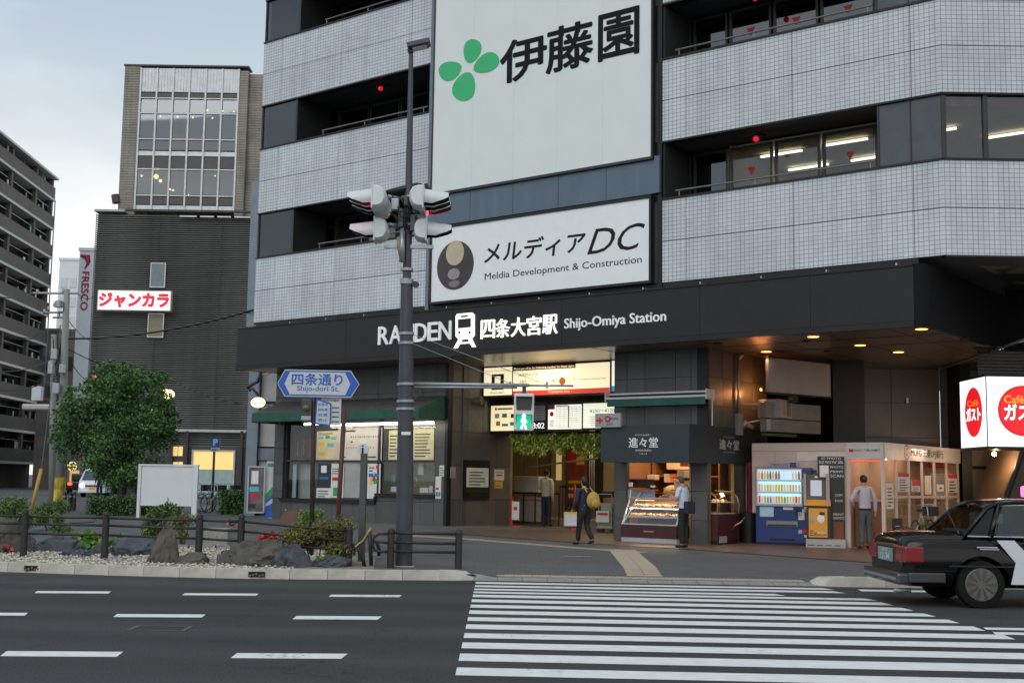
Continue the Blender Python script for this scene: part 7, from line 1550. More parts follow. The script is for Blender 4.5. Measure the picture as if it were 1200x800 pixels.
def person(label, loc, face, H, pose, top, bottom, shoes, hair, long_sleeve=True, cap=None, lean=0., woman=False):
    """+y is the way the body faces, x its right-hand side to the viewer behind it"""
    t = thing('person', label, 'person', loc, face); h = H; sw = .105*h*(.9 if woman else 1); ln = lean
    J = {'pelvis': (0, 0, .52), 'waist': (0, ln*.3, .60), 'chest': (0, ln*.7, .72), 'neck0': (0, ln, .815), 'neck': (0, ln*1.08+.004, .85), 'head0': (0, ln*1.1+.016, .885), 'head1': (0, ln*1.1+.012, .935), 'head2': (0, ln*1.1+.004, .968)}
    for s_, n in ((-1, 'L'), (1, 'R')):
        J['sh'+n] = (s_*.105, ln*.98, .805); J['el'+n] = (s_*.125, ln*.8, .635); J['wr'+n] = (s_*.128, ln*.6+.04, .49)
        J['hip'+n] = (s_*.05, 0, .50); J['kn'+n] = (s_*.055, .01, .275); J['an'+n] = (s_*.055, -.01, .045); J['toe'+n] = (s_*.065, .08, .018)
    J.update(pose)
    V3 = lambda k: Vector(J[k])*h
    nd = {}
    def a(k, r_, p): nd[k] = (V3(k), r_ if not isinstance(r_, tuple) else tuple(q for q in r_), p)
    w_ = h/1.7
    a('pelvis', (.135*w_, .095*w_), None); a('waist', (.115*w_, .085*w_), 'pelvis'); a('chest', (.14*w_, .095*w_), 'waist'); a('neck0', (.06*w_, .055*w_), 'chest'); a('neck', .047*w_, 'neck0'); a('head0', (.062*w_, .072*w_), 'neck'); a('head1', (.074*w_, .088*w_), 'head0'); a('head2', (.055*w_, .062*w_), 'head1')
    for n in 'LR':
        a('sh'+n, .052*w_, 'neck0'); a('el'+n, .038*w_, 'sh'+n); a('wr'+n, .025*w_, 'el'+n)
        a('hip'+n, .085*w_, 'pelvis'); a('kn'+n, .052*w_, 'hip'+n); a('an'+n, .035*w_, 'kn'+n); a('toe'+n, .032*w_, 'an'+n)
        e, wv = V3('el'+n), V3('wr'+n); d = (wv-e).normalized(); palm = wv + d*.055*w_; nd['palm'+n] = (palm, (.034*w_, .016*w_), 'wr'+n)
        side = d.cross(Vector((0, 1, 0))) if abs(d.y) < .9 else d.cross(Vector((0, 0, 1))); side.normalize(); fw = side.cross(d)
        for i, l_ in enumerate((.068, .078, .072, .056)):
            b0 = palm + side*(.024-.016*i)*w_ + d*.03*w_; nd['f%d%s' % (i, n)] = (b0, .009*w_, 'palm'+n); nd['g%d%s' % (i, n)] = (b0 + (d*.6+fw*.35)*l_*.6*w_, .008*w_, 'f%d%s' % (i, n)); nd['h%d%s' % (i, n)] = (b0 + (d*.75+fw*.8)*l_*w_, .006*w_, 'g%d%s' % (i, n))
        nd['t0'+n] = (wv + side*.03*w_ + d*.03*w_ + fw*.01, .011*w_, 'wr'+n); nd['t1'+n] = (wv + side*.045*w_ + d*.07*w_ + fw*.02, .008*w_, 't0'+n)
    body = skinmesh(nd, 'body', m_skin, t, 2)
    hc = V3('head1'); r_ = .1*w_
    hd = body                                  # face
    fwd = Vector((math.sin(pose.get('_turn', 0)), math.cos(pose.get('_turn', 0)), -pose.get('_nod', .0))).normalized() if True else None
    rt = fwd.cross(Vector((0, 0, 1))).normalized(); up = rt.cross(fwd)
    o = MB().tube([hc + fwd*.082*w_ + up*.015*w_, hc + fwd*.108*w_ - up*.02*w_, hc + fwd*.082*w_ - up*.028*w_], [.008, .016, .01], 8).build('nose', m_skin, t, smooth=True)
    for s_ in (-1, 1):
        MB().ball(tuple(hc + fwd*.078*w_ + rt*s_*.032*w_ + up*.012*w_), .011, 8, 6).build('eye', m_hair, t, smooth=True); MB().ball(tuple(hc + rt*s_*.078*w_ - up*.01), .024, 8, 6, (.4, .8, 1.2)).build('ear', m_skin, t, smooth=True)
    MB().ball(tuple(hc + fwd*.078*w_ - up*.05*w_), .018, 8, 4, (1.2, .6, .35)).build('mouth', M('lips', (.3, .12, .1), .5), t, smooth=True)
    mb = MB(); mb.ball((0, 0, 0), 1, 16, 10); vs = []
    for v in mb.v:
        q = Vector(v); k = 1.0
        p = hc + up*.022*w_ - fwd*.014*w_ + rt*q.x*.088*w_ + fwd*q.y*.098*w_ + up*q.z*(.092*w_ if q.z > 0 else (.15*w_ if woman else .115*w_))
        if q.y > .25 and q.z < .45: p -= fwd*(q.y)*.09*w_
        vs.append(p)
    mb.v = vs; mb.build('hair' if not cap else 'cap', hair if not cap else cap, t, smooth=True)
    # clothes
    T_ = {}
    T_['hem'] = (V3('pelvis')-Vector((0, 0, (.075 if top[1]=='jacket' else .03))), (.158*w_, .118*w_), None); T_['waist'] = (V3('pelvis')+Vector((0, 0, .05)), (.155*w_, .112*w_), 'hem'); T_['w2'] = (V3('waist')+Vector((0,0,.02)), (.15*w_, .11*w_), 'waist'); T_['chest'] = (V3('chest'), (.18*w_, .122*w_), 'w2'); T_['neck0'] = (V3('neck0')-Vector((0, 0, .012)), (.075*w_, .065*w_), 'chest')
    for n in 'LR':
        T_['sh'+n] = (V3('sh'+n), .065*w_, 'neck0'); e = V3('el'+n)
        if long_sleeve: T_['el'+n] = (e, .053*w_, 'sh'+n); T_['wr'+n] = (V3('wr'+n), .04*w_, 'el'+n)
        else: T_['el'+n] = (V3('sh'+n).lerp(e, .85), .056*w_, 'sh'+n)
    skinmesh(T_, 'jacket' if top[1] == 'jacket' else 'shirt', top[0], t, 2)
    B_ = {'p0': (V3('pelvis')+Vector((0, 0, .075*h)), (.145*w_, .104*w_), None), 'p': (V3('pelvis')+Vector((0, 0, .03*h)), (.146*w_, .106*w_), 'p0'), 'p2': (V3('pelvis')-Vector((0, 0, .01*h)), (.145*w_, .108*w_), 'p')}
    for n in 'LR': B_['hip'+n] = (V3('hip'+n)-Vector((0, 0, .02*h)), 1.02*.098*w_, 'p2'); B_['kn'+n] = (V3('kn'+n), .076*w_, 'hip'+n); B_['an'+n] = (V3('an'+n)+Vector((0, 0, .0*h)), .066*w_, 'kn'+n)
    skinmesh(B_, 'trousers', bottom, t, 2)
    for n in 'LR':
        an_, to = V3('an'+n), V3('toe'+n); d = (to-an_); d.z = 0; d.normalize(); sd_ = {'a': (an_ - d*.045*w_ - Vector((0, 0, .012*h)), .042*w_, None), 'b': (an_.lerp(to, .5) - Vector((0, 0, .004)), .045*w_, 'a'), 'c': (to + d*.02, .038*w_, 'b')}
        skinmesh(sd_, 'shoe', shoes, t, 2)
    return t, V3
m_blk = M('cloth_black', (.012, .012, .014), .8, var=.2, scale=8, bump=1, bscale=8); m_nvy = M('cloth_navy', (.016, .02, .045), .8, var=.2, scale=8); m_lb = M('cloth_lightblue', (.52, .59, .70), .8, var=.1, scale=8, bump=1., bscale=9); m_beige = M('cloth_beige', (.50, .46, .38), .8, var=.12, scale=8, bump=1., bscale=9); m_lav = M('cloth_lavender', (.42, .40, .46), .8, var=.1, scale=8, bump=1., bscale=9); m_gry = M('cloth_grey', (.07, .075, .085), .8, var=.2, scale=8, bump=1, bscale=8); m_leather = M('leather_black', (.012, .012, .012), .4)
# customer at the bakery: seen from behind left, head bent towards the bread
p = G(801, 641.5)
t, V3 = person('man in a light blue shirt standing at the bakery display case', p, R(55), 1.66, {'head0': (-.0, .035, .875), 'head1': (0, .05, .915), 'head2': (0, .045, .95), 'elL': (-.14, .04, .65), 'wrL': (-.08, .14, .70), 'elR': (.13, .0, .64), 'wrR': (.10, .12, .60), '_nod': .45}, (m_lb, 'shirt'), m_blk, m_leather, M('hair_grey', (.06, .06, .06), .6), long_sleeve=False, lean=.02)
bag = thing('shoulder_bag', 'black shoulder bag hanging at the hip of the man by the bakery case', 'bag', p, R(55))
MB().box(-.28, -.26, .78, .10, -.14, 1.06).build('bag_body', m_nvy, bag, bevel=.03); MB().tube([(.05, -.19, 1.05), (.12, -.13, 1.25), (.15, -.02, 1.43), (.12, .09, 1.33), (-.02, .15, 1.1)], .014, 6).build('strap', m_leather, bag, smooth=True)
# walking woman
p = G(685, 638.5)
t, V3 = person('woman in a navy jacket and black trousers walking into the station', p, R(35), 1.55, {'anL': (-.05, .10, .05), 'knL': (-.052, .07, .28), 'toeL': (-.055, .19, .02), 'anR': (.055, -.12, .08), 'knR': (.055, .02, .27), 'toeR': (.06, -.04, .03), 'elL': (-.14, .02, .64), 'wrL': (-.15, .10, .52), 'elR': (.13, -.03, .64), 'wrR': (.13, .06, .52), '_nod': .2}, (m_nvy, 'jacket'), m_blk, m_leather, m_hair, woman=True, lean=.015)
m_yel = M('bag_mustard', (.45, .28, .05), .7, var=.2, scale=8, bump=.4, bscale=10)
bk = thing('backpack', 'mustard yellow backpack on the back of the walking woman', 'backpack', p, R(35))
mb = MB(); mb.ball((.06, -.23, 1.02), .2, 16, 10, (.85, .62, 1.0)); mb.build('pack', m_yel, bk, smooth=True); MB().ball((.06, -.33, .95), .13, 12, 8, (1, .5, .8)).build('pocket', m_yel, bk, smooth=True)
for x in (-.06, .12): MB().tube([(x, -.16, 1.2), (x, -.04, 1.31), (x, .09, 1.2), (x, .1, 1.0), (x, -.08, .9)], .018, 6).build('strap', m_yel, bk, smooth=True)
q = p + Matrix.Rotation(R(35), 3, 'Z') @ Vector((-.27, .19, .43))
sb2 = thing('shopping_bag', 'white paper bag with a yellow rim carried by the walking woman', 'bag', q, R(10)); MB().prism([(-.14, -.06), (.14, -.06), (.14, .06), (-.14, .06)], 0, .28).build('bag_body', M('bag_white', (.55, .53, .55), .7), sb2, bevel=.01); box('rim', M('rim_yellow', (.6, .4, .04), .6), sb2, -.142, -.062, .27, .142, .062, .32); MB().tube([(-.07, 0, .3), (-.05, 0, .42), (.05, 0, .42), (.07, 0, .3)], .008, 6).build('handle', m_leather, sb2, smooth=True)
# attendant
u, z = A(640, 600, 4.15); 
t, V3 = person('attendant in pale shirt and dark cap by the hall barrier', W(u, 4.15, zplat-.22), R(-30), 1.74, {'elL': (-.14, .0, .66), 'wrL': (-.10, .12, .62), 'elR': (.13, -.02, .64), 'wrR': (.12, .02, .49)}, (m_beige, 'shirt'), m_nvy, m_leather, m_hair, cap=m_nvy)
box('standing_step', M('hall_floor', 0), sb, u-.6, 3.85, .2, u+.6, 4.58, zplat-.222)
# man at the cash machine
p = W((ub0+ub1)/2+.02, VB0-.1, 0); p.z = gz(p.x, p.y)+.008
t, V3 = person('man in lavender shirt and grey trousers at the cash booth door', p, R(8), 1.72, {'elL': (-.20, .0, .655), 'wrL': (-.13, .08, .57), 'elR': (.15, .0, .635), 'wrR': (.155, .02, .485), 'hipL': (-.045, 0, .5), 'knL': (-.05, .01, .28), 'head0': (0, .03, .885), 'head1': (0, .035, .93), 'head2': (0, .03, .965), '_nod': .4}, (m_lav, 'shirt'), m_gry, M('leather_brown', (.09, .03, .015), .4), m_hair, lean=.02)
tag(MB().tube([(-.15, .0, 0), (-.1, -.11, 0), (.1, -.11, 0), (.15, .0, 0), (.1, .11, 0), (-.1, .11, 0), (-.15, 0, 0)], .018, 6).build('belt', m_leather, t, loc=(0, 0, .92), smooth=True), 'x', 'x'); o = t.children[-1]
for o in t.children:
    if o.name.startswith('belt'): del o['label'], o['category']
# far figure by the van
p = G(116, 583.5)
person('distant person in a dark coat standing beside the white van', p, R(180), 1.7, {}, (m_blk, 'jacket'), m_blk, m_leather, m_hair)
# ================================================================== BACKGROUND BUILDINGS
# ---- louvred building with a glass tower
YL = 72.; YT = 73.2
def bl(px, py, Y=YL): return Dp(px, py, Y)
def brect(px0, px1, y0, y1, Y): a = Dp(px0, (y0+y1)/2, Y); b = Dp(px1, (y0+y1)/2, Y); xm = (px0+px1)/2; return a.x, Dp(xm, y1, Y).z, b.x, Dp(xm, y0, Y).z
m_louv = [M('louvre_grey', (.18, .18, .17), .55, .1, var=.32, scale=.5, streak=8)]; m_louvb = M('louvre_back', (.07, .07, .066), .8)
x0l, x1l = bl(105.5, 400).x, bl(330, 400).x; zt_l = bl(200, 249.5).z; zb_l = bl(200, 522).z; zgl = .33
lb = thing('louvred_building', 'dark building clad in thin horizontal louvres with a brick and glass tower on top', 'building', (0, 0, 0))
box('louvre_backing', m_louvb, lb, x0l+.05, YL+.12, zgl, x1l, YL+12, zt_l-.1)
n = 104; mb = MB(); rng = random.Random(2)
for k in range(n):
    z = lerp(zb_l, zt_l-.1, k/n); h = (zt_l-zb_l)/n
    mb.add([(x0l, YL-.03, z), (x1l, YL-.03, z), (x1l, YL+.08, z+h*.62), (x0l, YL+.08, z+h*.62), (x1l, YL+.02, z-.02), (x0l, YL+.02, z-.02)], [(0, 1, 2, 3), (5, 4, 1, 0)])
mb.build('louvre_slats', m_louv[0], lb, kind='stuff')
for i in range(4): box('louvre_post', m_louvb, lb, lerp(x0l, x1l, i/3)-.015, YL-.045, zb_l, lerp(x0l, x1l, i/3)+.015, YL-.032, zt_l-.12)
box('roof_edge', M('roof_pale', (.42, .42, .41), .6), lb, x0l-.1, YL-.2, zt_l, bl(147, 249).x, YL+.6, zt_l+.12); box('roof_edge', m_frame, lb, bl(149, 249).x, YL-.3, zt_l+.02, x1l, YL-.1, zt_l+.14)
for px in (212, 232, 252, 272): q = bl(px, 252); box('roof_louvre', m_alu, lb, q.x, YL-.25, zt_l-.28, q.x+1.2, YL-.15, zt_l-.2)
for a, b, c, d, lab in ((176, 194, 308, 337, 0), (173, 192, 367, 395.5, 1)):
    X0, Z0, X1, Z1 = brect(a, b, c, d, YL-.1); w = MB().box(X0, YL-.12, Z0, X0+.06, YL-.04, Z1).box(X1-.06, YL-.12, Z0, X1, YL-.04, Z1).box(X0+.06, YL-.12, Z1-.06, X1-.06, YL-.04, Z1).box(X0+.06, YL-.12, Z0, X1-.06, YL-.04, Z0+.06).build('window', m_alu, lb); box('pane', M('blindpane_%d' % lab, [(.16, .22, .24), (.22, .19, .13)][lab], .25), w, X0+.06, YL-.09, Z0+.06, X1-.06, YL-.05, Z1-.06)
# ground floor of it
X0, Z0, X1, Z1 = brect(226, 273, 527, 582, YL-.1); box('shop_front', M('front_dark', (.05, .05, .05), .5), lb, x0l, YL-.05, zgl, x1l, YL+.1, zb_l)
w = MB().box(X0-.1, YL-.16, Z0-.1, X0, YL-.06, Z1).box(X1, YL-.16, Z0-.1, X1+.1, YL-.06, Z1).box(X0, YL-.16, Z1-.08, X1, YL-.06, Z1).build('shop_window', m_alu, lb)
box('lit_pane', M('lit_yellow', (.9, .62, .22), .6, emit=.62, ecol=(.95, .62, .22), var=.15, scale=.8), w, X0, YL-.1, lerp(Z0, Z1, .58), X1, YL-.07, Z1-.08); box('frosted_pane', M('frost_green', (.30, .42, .40), .5, emit=.05), w, X0, YL-.1, Z0, X1, YL-.07, lerp(Z0, Z1, .58)-.02); box('pane_mullion', m_frame, w, (X0+X1)/2-.04, YL-.13, Z0, (X0+X1)/2+.04, YL-.105, Z1-.09)
for a, b, c, d in ((203, 208, 523, 534), (209, 214, 523, 534), (203, 208, 541, 549), (209, 214, 541, 549)):
    X0, Z0, X1, Z1 = brect(a, b, c, d, YL-.1); box('lit_door_pane', M('lit_yellow', 0), lb, X0, YL-.12, Z0, X1, YL-.06, Z1)
for px in (199, 217, 281, 287): X0, Z0, X1, Z1 = brect(px, px+3, 505, 585, YL-.2); box('front_post', m_frame, lb, X0, YL-.35, zgl, X1, YL-.2, Z1)
X0, Z0, X1, Z1 = brect(196, 290, 503, 506, YL-.3); box('front_beam', m_alu, lb, X0, YL-.35, Z0, X1, YL-.2, Z1)
# tower
m_tb = brickmat('tower_panels', (.34, .31, .26), (.30, .275, .235), (.20, .185, .16), 1.3, .16, ms=.2, rough=.8, offset=.5, bump=.6, dirt=.25)
xt0, xt1 = Dp(138, 246, YT).x, Dp(312, 246, YT).x; zt_t = Dp(200, 80, YT).z; xg0, xg1 = Dp(158, 240, YT).x, Dp(274, 240, YT).x
MB().box(xt0, YT, zt_l-.5, xg0-.03, YT+10, zt_t+.1).build('tower_wall', m_tb, lb); MB().box(xg1+.03, YT, zt_l-.5, Dp(285, 240, YT).x, YT+10, zt_t-.1).build('tower_wall', m_tb, lb); MB().box(Dp(285, 240, YT).x+.02, YT+.35, zt_l-.5, xt1, YT+10, zt_t-.2).build('tower_wall', m_tb, lb)
box('tower_cap', m_frame, lb, xt0-.06, YT-.05, zt_t+.1, xg1+.6, YT+1, zt_t+.2)
box('tower_inner', M('tower_inner', (.06, .065, .07), .7), lb, xg0, YT+2.5, zt_l-.5, xg1, YT+2.6, zt_t)
tg = struct(thing('x', 'x', 'x')); bpy.data.objects.remove(tg)
m_pgl = glass('tower_glass', (.40, .48, .50), .16, .8); m_mull = M('mullion_white', (.55, .56, .57), .4, .2); m_spand = M('spandrel_dark', (.06, .058, .058), .4); m_ribw = M('ribbed_white', (.60, .63, .66), .4, .1)
zz_ = lambda y: Dp(216, y, YT).z
rows = [(80.5, 108, 'w'), (109.5, 114, 'd'), (117, 132, 'g'), (134.5, 162, 'g'), (165, 176, 'g'), (177.5, 181.5, 'wb'), (183.5, 197.5, 'd'), (200, 228, 'g'), (231, 240, 'd'), (241, 246, 'wb')]
for i in range(6):
    a, b = lerp(xg0, xg1, i/6)+.05, lerp(xg0, xg1, (i+1)/6)-.05
    for y0, y1, k in rows:
        if k == 'g': box('glass_pane', m_pgl, lb, a, YT+.05, zz_(y1), b, YT+.08, zz_(y0))
        else: box({'w': 'white_panel', 'wb': 'white_panel', 'd': 'spandrel'}[k], {'w': m_ribw, 'wb': m_ribw, 'd': m_spand}[k], lb, a, YT+.03, zz_(y1), b, YT+.1, zz_(y0))
        if k == 'w':
            for q in range(1, 5): box('panel_rib', m_alu, lb, lerp(a, b, q/5)-.015, YT+.005, zz_(y1), lerp(a, b, q/5)+.015, YT+.029, zz_(y0))
    if i < 6: box('mullion', m_mull, lb, lerp(xg0, xg1, i/6)-.05, YT-.06, zz_(246), lerp(xg0, xg1, i/6)+.05, YT+.04, zz_(80.5))
box('mullion', m_mull, lb, xg1-.05, YT-.06, zz_(246), xg1+.05, YT+.04, zz_(80.5))
for y in (115.5, 133.2, 163.5, 182.4, 198.8, 229.5): box('transom', m_mull, lb, xg0, YT-.03, zz_(y)-.035, xg1, YT+.03, zz_(y)+.035)
box('tower_floor', m_spand, lb, xg0, YT+.1, zz_(182), xg1, YT+2.5, zz_(177)); box('tower_ceiling', M('tower_ceiling', (.25, .24, .22), .8), lb, xg0, YT+.1, zz_(115), xg1, YT+2.5, zz_(113))
m_wl = M('warm_lamp', (1, .75, .4), .5, emit=10, ecol=(1, .6, .25)); lampsrc = None
for k, (px, py, r_) in enumerate(((183, 207, .16), (188, 212, .11), (199.5, 222, .07), (203, 223, .07), (188, 136.5, .05), (208, 137, .05), (226, 138, .06), (249, 138.5, .06), (183, 128, .05), (202, 129, .04), (243, 129.5, .06), (261, 130.5, .05), (274, 131, .05), (252, 206, .05), (166, 206, .07), (221, 228, .04))):
    q = Dp(px, py, YT+1.0); o = MB().ball((0, 0, 0), r_, 10, 6).build('pendant_lamp', m_wl, lb, loc=q, smooth=True)
for px0, px1, py0, py1 in ((200, 222, 157, 172), (220, 240, 160, 176)):
    X0, Z0, X1, Z1 = brect(px0, px1, py0, py1, YT+2.4); box('warm_wall', M('warm_wall', (.35, .16, .10), .7, emit=.10, ecol=(.8, .3, .15)), lb, X0, YT+2.4, Z0, X1, YT+2.45, Z1)
for k in range(8): q = Dp(258+2.2*k, 170, YT+.4); box('chair_back', m_ribw, lb, q.x, YT+.4, zz_(176), q.x+.06, YT+.45, zz_(168)) if k % 2 else None
q = Dp(136.5, 238, YT); MB().tube([(q.x, YT, q.z), (q.x-.1, YT, q.z+.5)], .25, 8).build('wall_unit', m_louvb, lb)
# karaoke sign
X0, Z0, X1, Z1 = brect(114, 200.5, 340, 364, YL-.5); t = thing('red_letter_signboard', 'lit white signboard with bold red katakana on the louvred wall', 'shop sign', (X0, YL-.5, Z0)); w, h = X1-X0, Z1-Z0
box('face', M('kara_white', (.95, .95, .95), .5, emit=.5, ecol=(1, 1, 1)), t, .05, -.01, .05, w-.05, .3, h-.05); MB().box(0, -.02, 0, w, .35, .045).box(0, -.02, h-.045, w, .35, h).box(0, -.02, .046, .045, .35, h-.046).box(w-.045, -.02, .046, w, .35, h-.046).build('frame', M('frame_cream', (.5, .48, .4), .5), t)
text('ジャンカラ', w*.03, h*.18, w*.965, h*.84, -.012, M('kara_red', (.85, .02, .06), .5, emit=.3, ecol=(.9, .02, .08)), t, bold=.06)
# lamps
def globe(label, px, py, Y, r_, e, col=(1, .72, .35), arm=None):
    q = Dp(px, py, Y); t = thing('street_lamp', label, 'street lamp', q); MB().ball((0, 0, 0), r_, 14, 8, (1.2, 1, .85)).build('globe', M('globe_%d' % px, col, .5, emit=e, ecol=col), t, smooth=True)
    if arm: MB().tube([(0, 0, r_*.8)] + [Vector(Dp(a, b, Y))-q for a, b in arm], .045, 6).build('arm', m_frame, t, smooth=True)
    return t
globe('round lamp glowing yellow in front of the blue grey column, left of the green awning', 302.5, 471.5, 40, .2, 2.4, arm=[(302, 462), (296, 455), (292, 458)])
globe('glowing yellow lamp beside the right edge of the tree crown', 196, 462, 60, .3, 2.6, arm=[(190, 455), (188, 470)])
q = Dp(178, 485, 62); t = thing('ring_sign', 'lit white ring shaped sign half hidden by the tree', 'sign', q); mb = MB(); mb.tube([(.26*math.cos(a*.3142), 0, .26*math.sin(a*.3142)) for a in range(21)], .08, 8); mb.build('ring', M('ring_white', (1, .95, .85), .5, emit=.45), t, smooth=True)
q = Dp(113, 446, 66); t = thing('neon_sign', 'orange neon squiggle sign above the tree top', 'neon sign', q); m_neon = M('neon_orange', (1, .16, .03), .5, emit=2.2, ecol=(1, .12, .02))
for a in ([(-.25, .3), (.15, .1), (-.1, -.1), (.1, -.35), (-.3, -.3)], [(.75, .2), (.45, .1), (.35, -.15), (.55, -.35), (.85, -.3)]): MB().tube([(x, 0, z) for x, z in a], .09, 6).build('neon_tube', m_neon, t, smooth=True)
box('frame', m_frame, t, -.5, .15, -.5, 1.1, .2, .5)
# ---- annex next to the station
YA = 42.; m_cb = M('column_blue_grey', (.20, .25, .31), .5, .1, var=.12); m_apan = M('annex_panel', (.50, .51, .52), .6, var=.08)
an_ = thing('annex_building', 'narrow building with a blue grey column and white panels squeezed beside the station', 'building')
a = Dp(289.5, 500, YA).x; b = Dp(302, 500, YA).x; c = Dp(334, 500, YA).x; zt_a = Dp(297, 212, YA).z
zg_ = gz(a, YA)
box('column', m_cb, an_, a, YA, zg_, b, YA+.8, Dp(295, 405, YA).z); box('column', m_cb, an_, Dp(291, 300, YA).x, YA+.1, Dp(295, 405, YA).z, Dp(301, 300, YA).x, YA+.7, zt_a)
for k, (y0, y1) in enumerate(((420, 470), (474, 523), (540, 600))): X0, Z0, X1, Z1 = brect(303, 330, y0, y1, YA+.3); box('white_panel', m_apan, an_, b+.02, YA+.3, Z0, c, YA+.5, Z1)
box('beam', m_cb, an_, b+.01, YA+.2, Dp(315, 540, YA).z+.03, c, YA+.6, Dp(315, 524, YA).z-.03); box('core', m_cb, an_, b+.0, YA+.55, zg_, c, YA+5, Dp(315, 410, YA).z)
q = Dp(311, 431, YA); tag(MB().tube([(.25*math.cos(k*.628), 0, .25*math.sin(k*.628)) for k in range(11)], .03, 6).build('wall_ring', m_galv, loc=q, smooth=True), 'round metal ring fitting on the white annex panel under the canopy end', 'fitting')
MB().tube([Dp(290, 455, 41), Dp(296, 450, 41), Dp(302, 447, 41), Dp(306, 436, 41)], .06, 6).build('cable_bracket', m_frame, an_, smooth=True)
# ---- apartment block on the left
P1 = Dp(54.5, 400, 120.); ap = thing('apartment_block', 'tall dark grey apartment block with white edged balconies at the left edge', 'building', (P1.x, P1.y, 0), R(-86.04))
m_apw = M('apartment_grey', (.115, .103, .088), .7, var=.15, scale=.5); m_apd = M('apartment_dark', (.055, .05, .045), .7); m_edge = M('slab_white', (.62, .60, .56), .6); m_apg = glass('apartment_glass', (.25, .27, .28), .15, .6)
FH = 2.87; ztop = 28.5; LEN = 42
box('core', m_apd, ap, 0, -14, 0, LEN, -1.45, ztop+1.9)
box('end_wall', m_apw, ap, -.25, -14, 0, -.005, -1.0, ztop+1.7)
bays = [0, 4.95, 11.8, 18.5, 25, 32, 39]
for k in range(0, 11):
    zf = ztop - FH*k
    if zf < 2: break
    if k == 0: z1 = zf + 1.35
    box('slab_edge', m_edge, ap, -.15, -1.4, zf-.16, LEN, .05, zf+.06)
    box('balcony_wall', m_apw, ap, -.1, -.12, zf+.065, LEN, .0, zf+1.22)
    if k > 0 or True:
        for i, s_ in enumerate(bays[:5]):
            zt2 = zf+FH-.17 if k > 0 else zf+2.0
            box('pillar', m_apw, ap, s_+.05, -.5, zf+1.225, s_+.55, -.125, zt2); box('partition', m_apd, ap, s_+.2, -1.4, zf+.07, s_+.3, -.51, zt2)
            e_ = bays[i+1] if i+1 < len(bays) else LEN
            for (f0, f1, m) in ((.16, .42, m_apg), (.5, .62, M('curtain_pale', (.3, .29, .27), .8)), (.68, .9, m_apg)):
                a0 = lerp(s_, e_, f0); w = box('window', m_apg if m is m_apg else m, ap, a0, -1.44, zf+.9, lerp(s_, e_, f1), -1.40, zf+2.1); 
            rng = random.Random(k*7+i)
            if i < 3: box('laundry_pole', m_galv, ap, s_+.8, -.35, zf+2.0, e_-.4, -.31, zf+2.05); 
            for q in range(rng.randint(1, 3)):
                a0 = rng.uniform(s_+.9, e_-1); box('hung_item', [m_apd, M('curtain_pale', 0), m_signw][rng.randrange(3)], ap, a0, -.3, zf+1.25, a0+rng.uniform(.15, .5), -.22, zf+rng.uniform(1.5, 1.95))
MB().add([(-.1, -14, ztop+2.0), (LEN, -14, ztop+2.0), (LEN, .3, ztop+2.0), (-.1, .3, ztop+2.0), (-.1, -14, ztop+2.25), (LEN, -14, ztop+2.25), (LEN, .3, ztop+2.2), (-.1, .3, ztop+2.2)], [(0, 3, 2, 1), (4, 5, 6, 7), (2, 3, 7, 6), (0, 4, 7, 3)]).build('roof', m_edge, ap)
for i in range(4): box('entrance_pillar', m_apw, ap, 3+8*i, -.5, 0, 3.8+8*i, -.1, 2.6)
box('base_wall', m_apw, ap, 0, -1.5, 0, LEN, -1.3, 2.6); mb = MB(); mb.tube([(-.02, .05, 0), (-.02, .05, ztop)], .06, 6); mb.build('drain_pipe', m_galv, ap)
# ---- far buildings at the end of the side street
def farb(name, label, px0, px1, yt, Y, mat, rows=None, depth=8, yb=575, wm=None, fr=None):
    X0, Z0, X1, Z1 = brect(px0, px1, yt, yb, Y); t = thing(name, label, 'building', (X0, Y, 0)); w = X1-X0; box('wall', mat, t, 0, 0, -.3, w, depth, Z1); box('roof_parapet', mat, t, -.1, -.1, Z1, w+.1, depth, Z1+.3)
    if rows:
        nx, nz_ = rows
        for i in range(nx):
            for j in range(nz_):
                a = lerp(.1, .95, i/nx)*w; z = 3+(Z1-4)*j/nz_; box('window', wm or m_darkpane, t, a, -.06, z, a+w*.6/nx, -.0, z+(Z1-4)/nz_*.5)
    return t, w, Z1
m_darkpane = M('far_pane', (.10, .12, .14), .2)
farb('white_building', 'plain white high building behind the red lettered sign tower', 62.5, 88, 305, 150, M('far_white', (.74, .76, .78), .7, var=.05), (2, 10), wm=M('far_seam', (.62, .65, .68), .6))
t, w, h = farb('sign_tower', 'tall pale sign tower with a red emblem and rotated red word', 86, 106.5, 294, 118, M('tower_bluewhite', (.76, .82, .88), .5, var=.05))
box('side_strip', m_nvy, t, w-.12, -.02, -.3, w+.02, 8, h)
m_fr = M('word_red', (.38, .015, .04), .5); e = thing('x', 'x', 'x'); e.parent = t; 
for k_ in ('label', 'category'): del e[k_]
e.name = 'lettering_frame'; za, zb_ = Dp(99, 318, 117.8).z, Dp(99, 363, 117.8).z; xa, xb = Dp(94.5, 340, 117.8).x, Dp(103, 340, 117.8).x
e.location = (xa - t.location.x, -.05, za); e.rotation_euler.y = R(90)
text('FRESCO', 0, 0, za-zb_, xb-xa, 0, m_fr, e, bold=.02)
a = Dp(99.5, 305, 117.8); MB().tube([(a.x-t.location.x-.5, -.05, a.z+.5), (a.x-t.location.x+.1, -.05, a.z+.35), (a.x-t.location.x+.3, -.05, a.z-.3), (a.x-t.location.x-.05, -.05, a.z-.8)], [.08, .22, .14, .05], 6).build('emblem', m_fr, t, smooth=True); MB().tube([(a.x-t.location.x-.4, -.05, a.z+.55), (a.x-t.location.x+.35, -.05, a.z+.5), (a.x-t.location.x+.45, -.05, a.z-.2)], [.04, .1, .05], 6).build('emblem', m_fr, t, smooth=True)
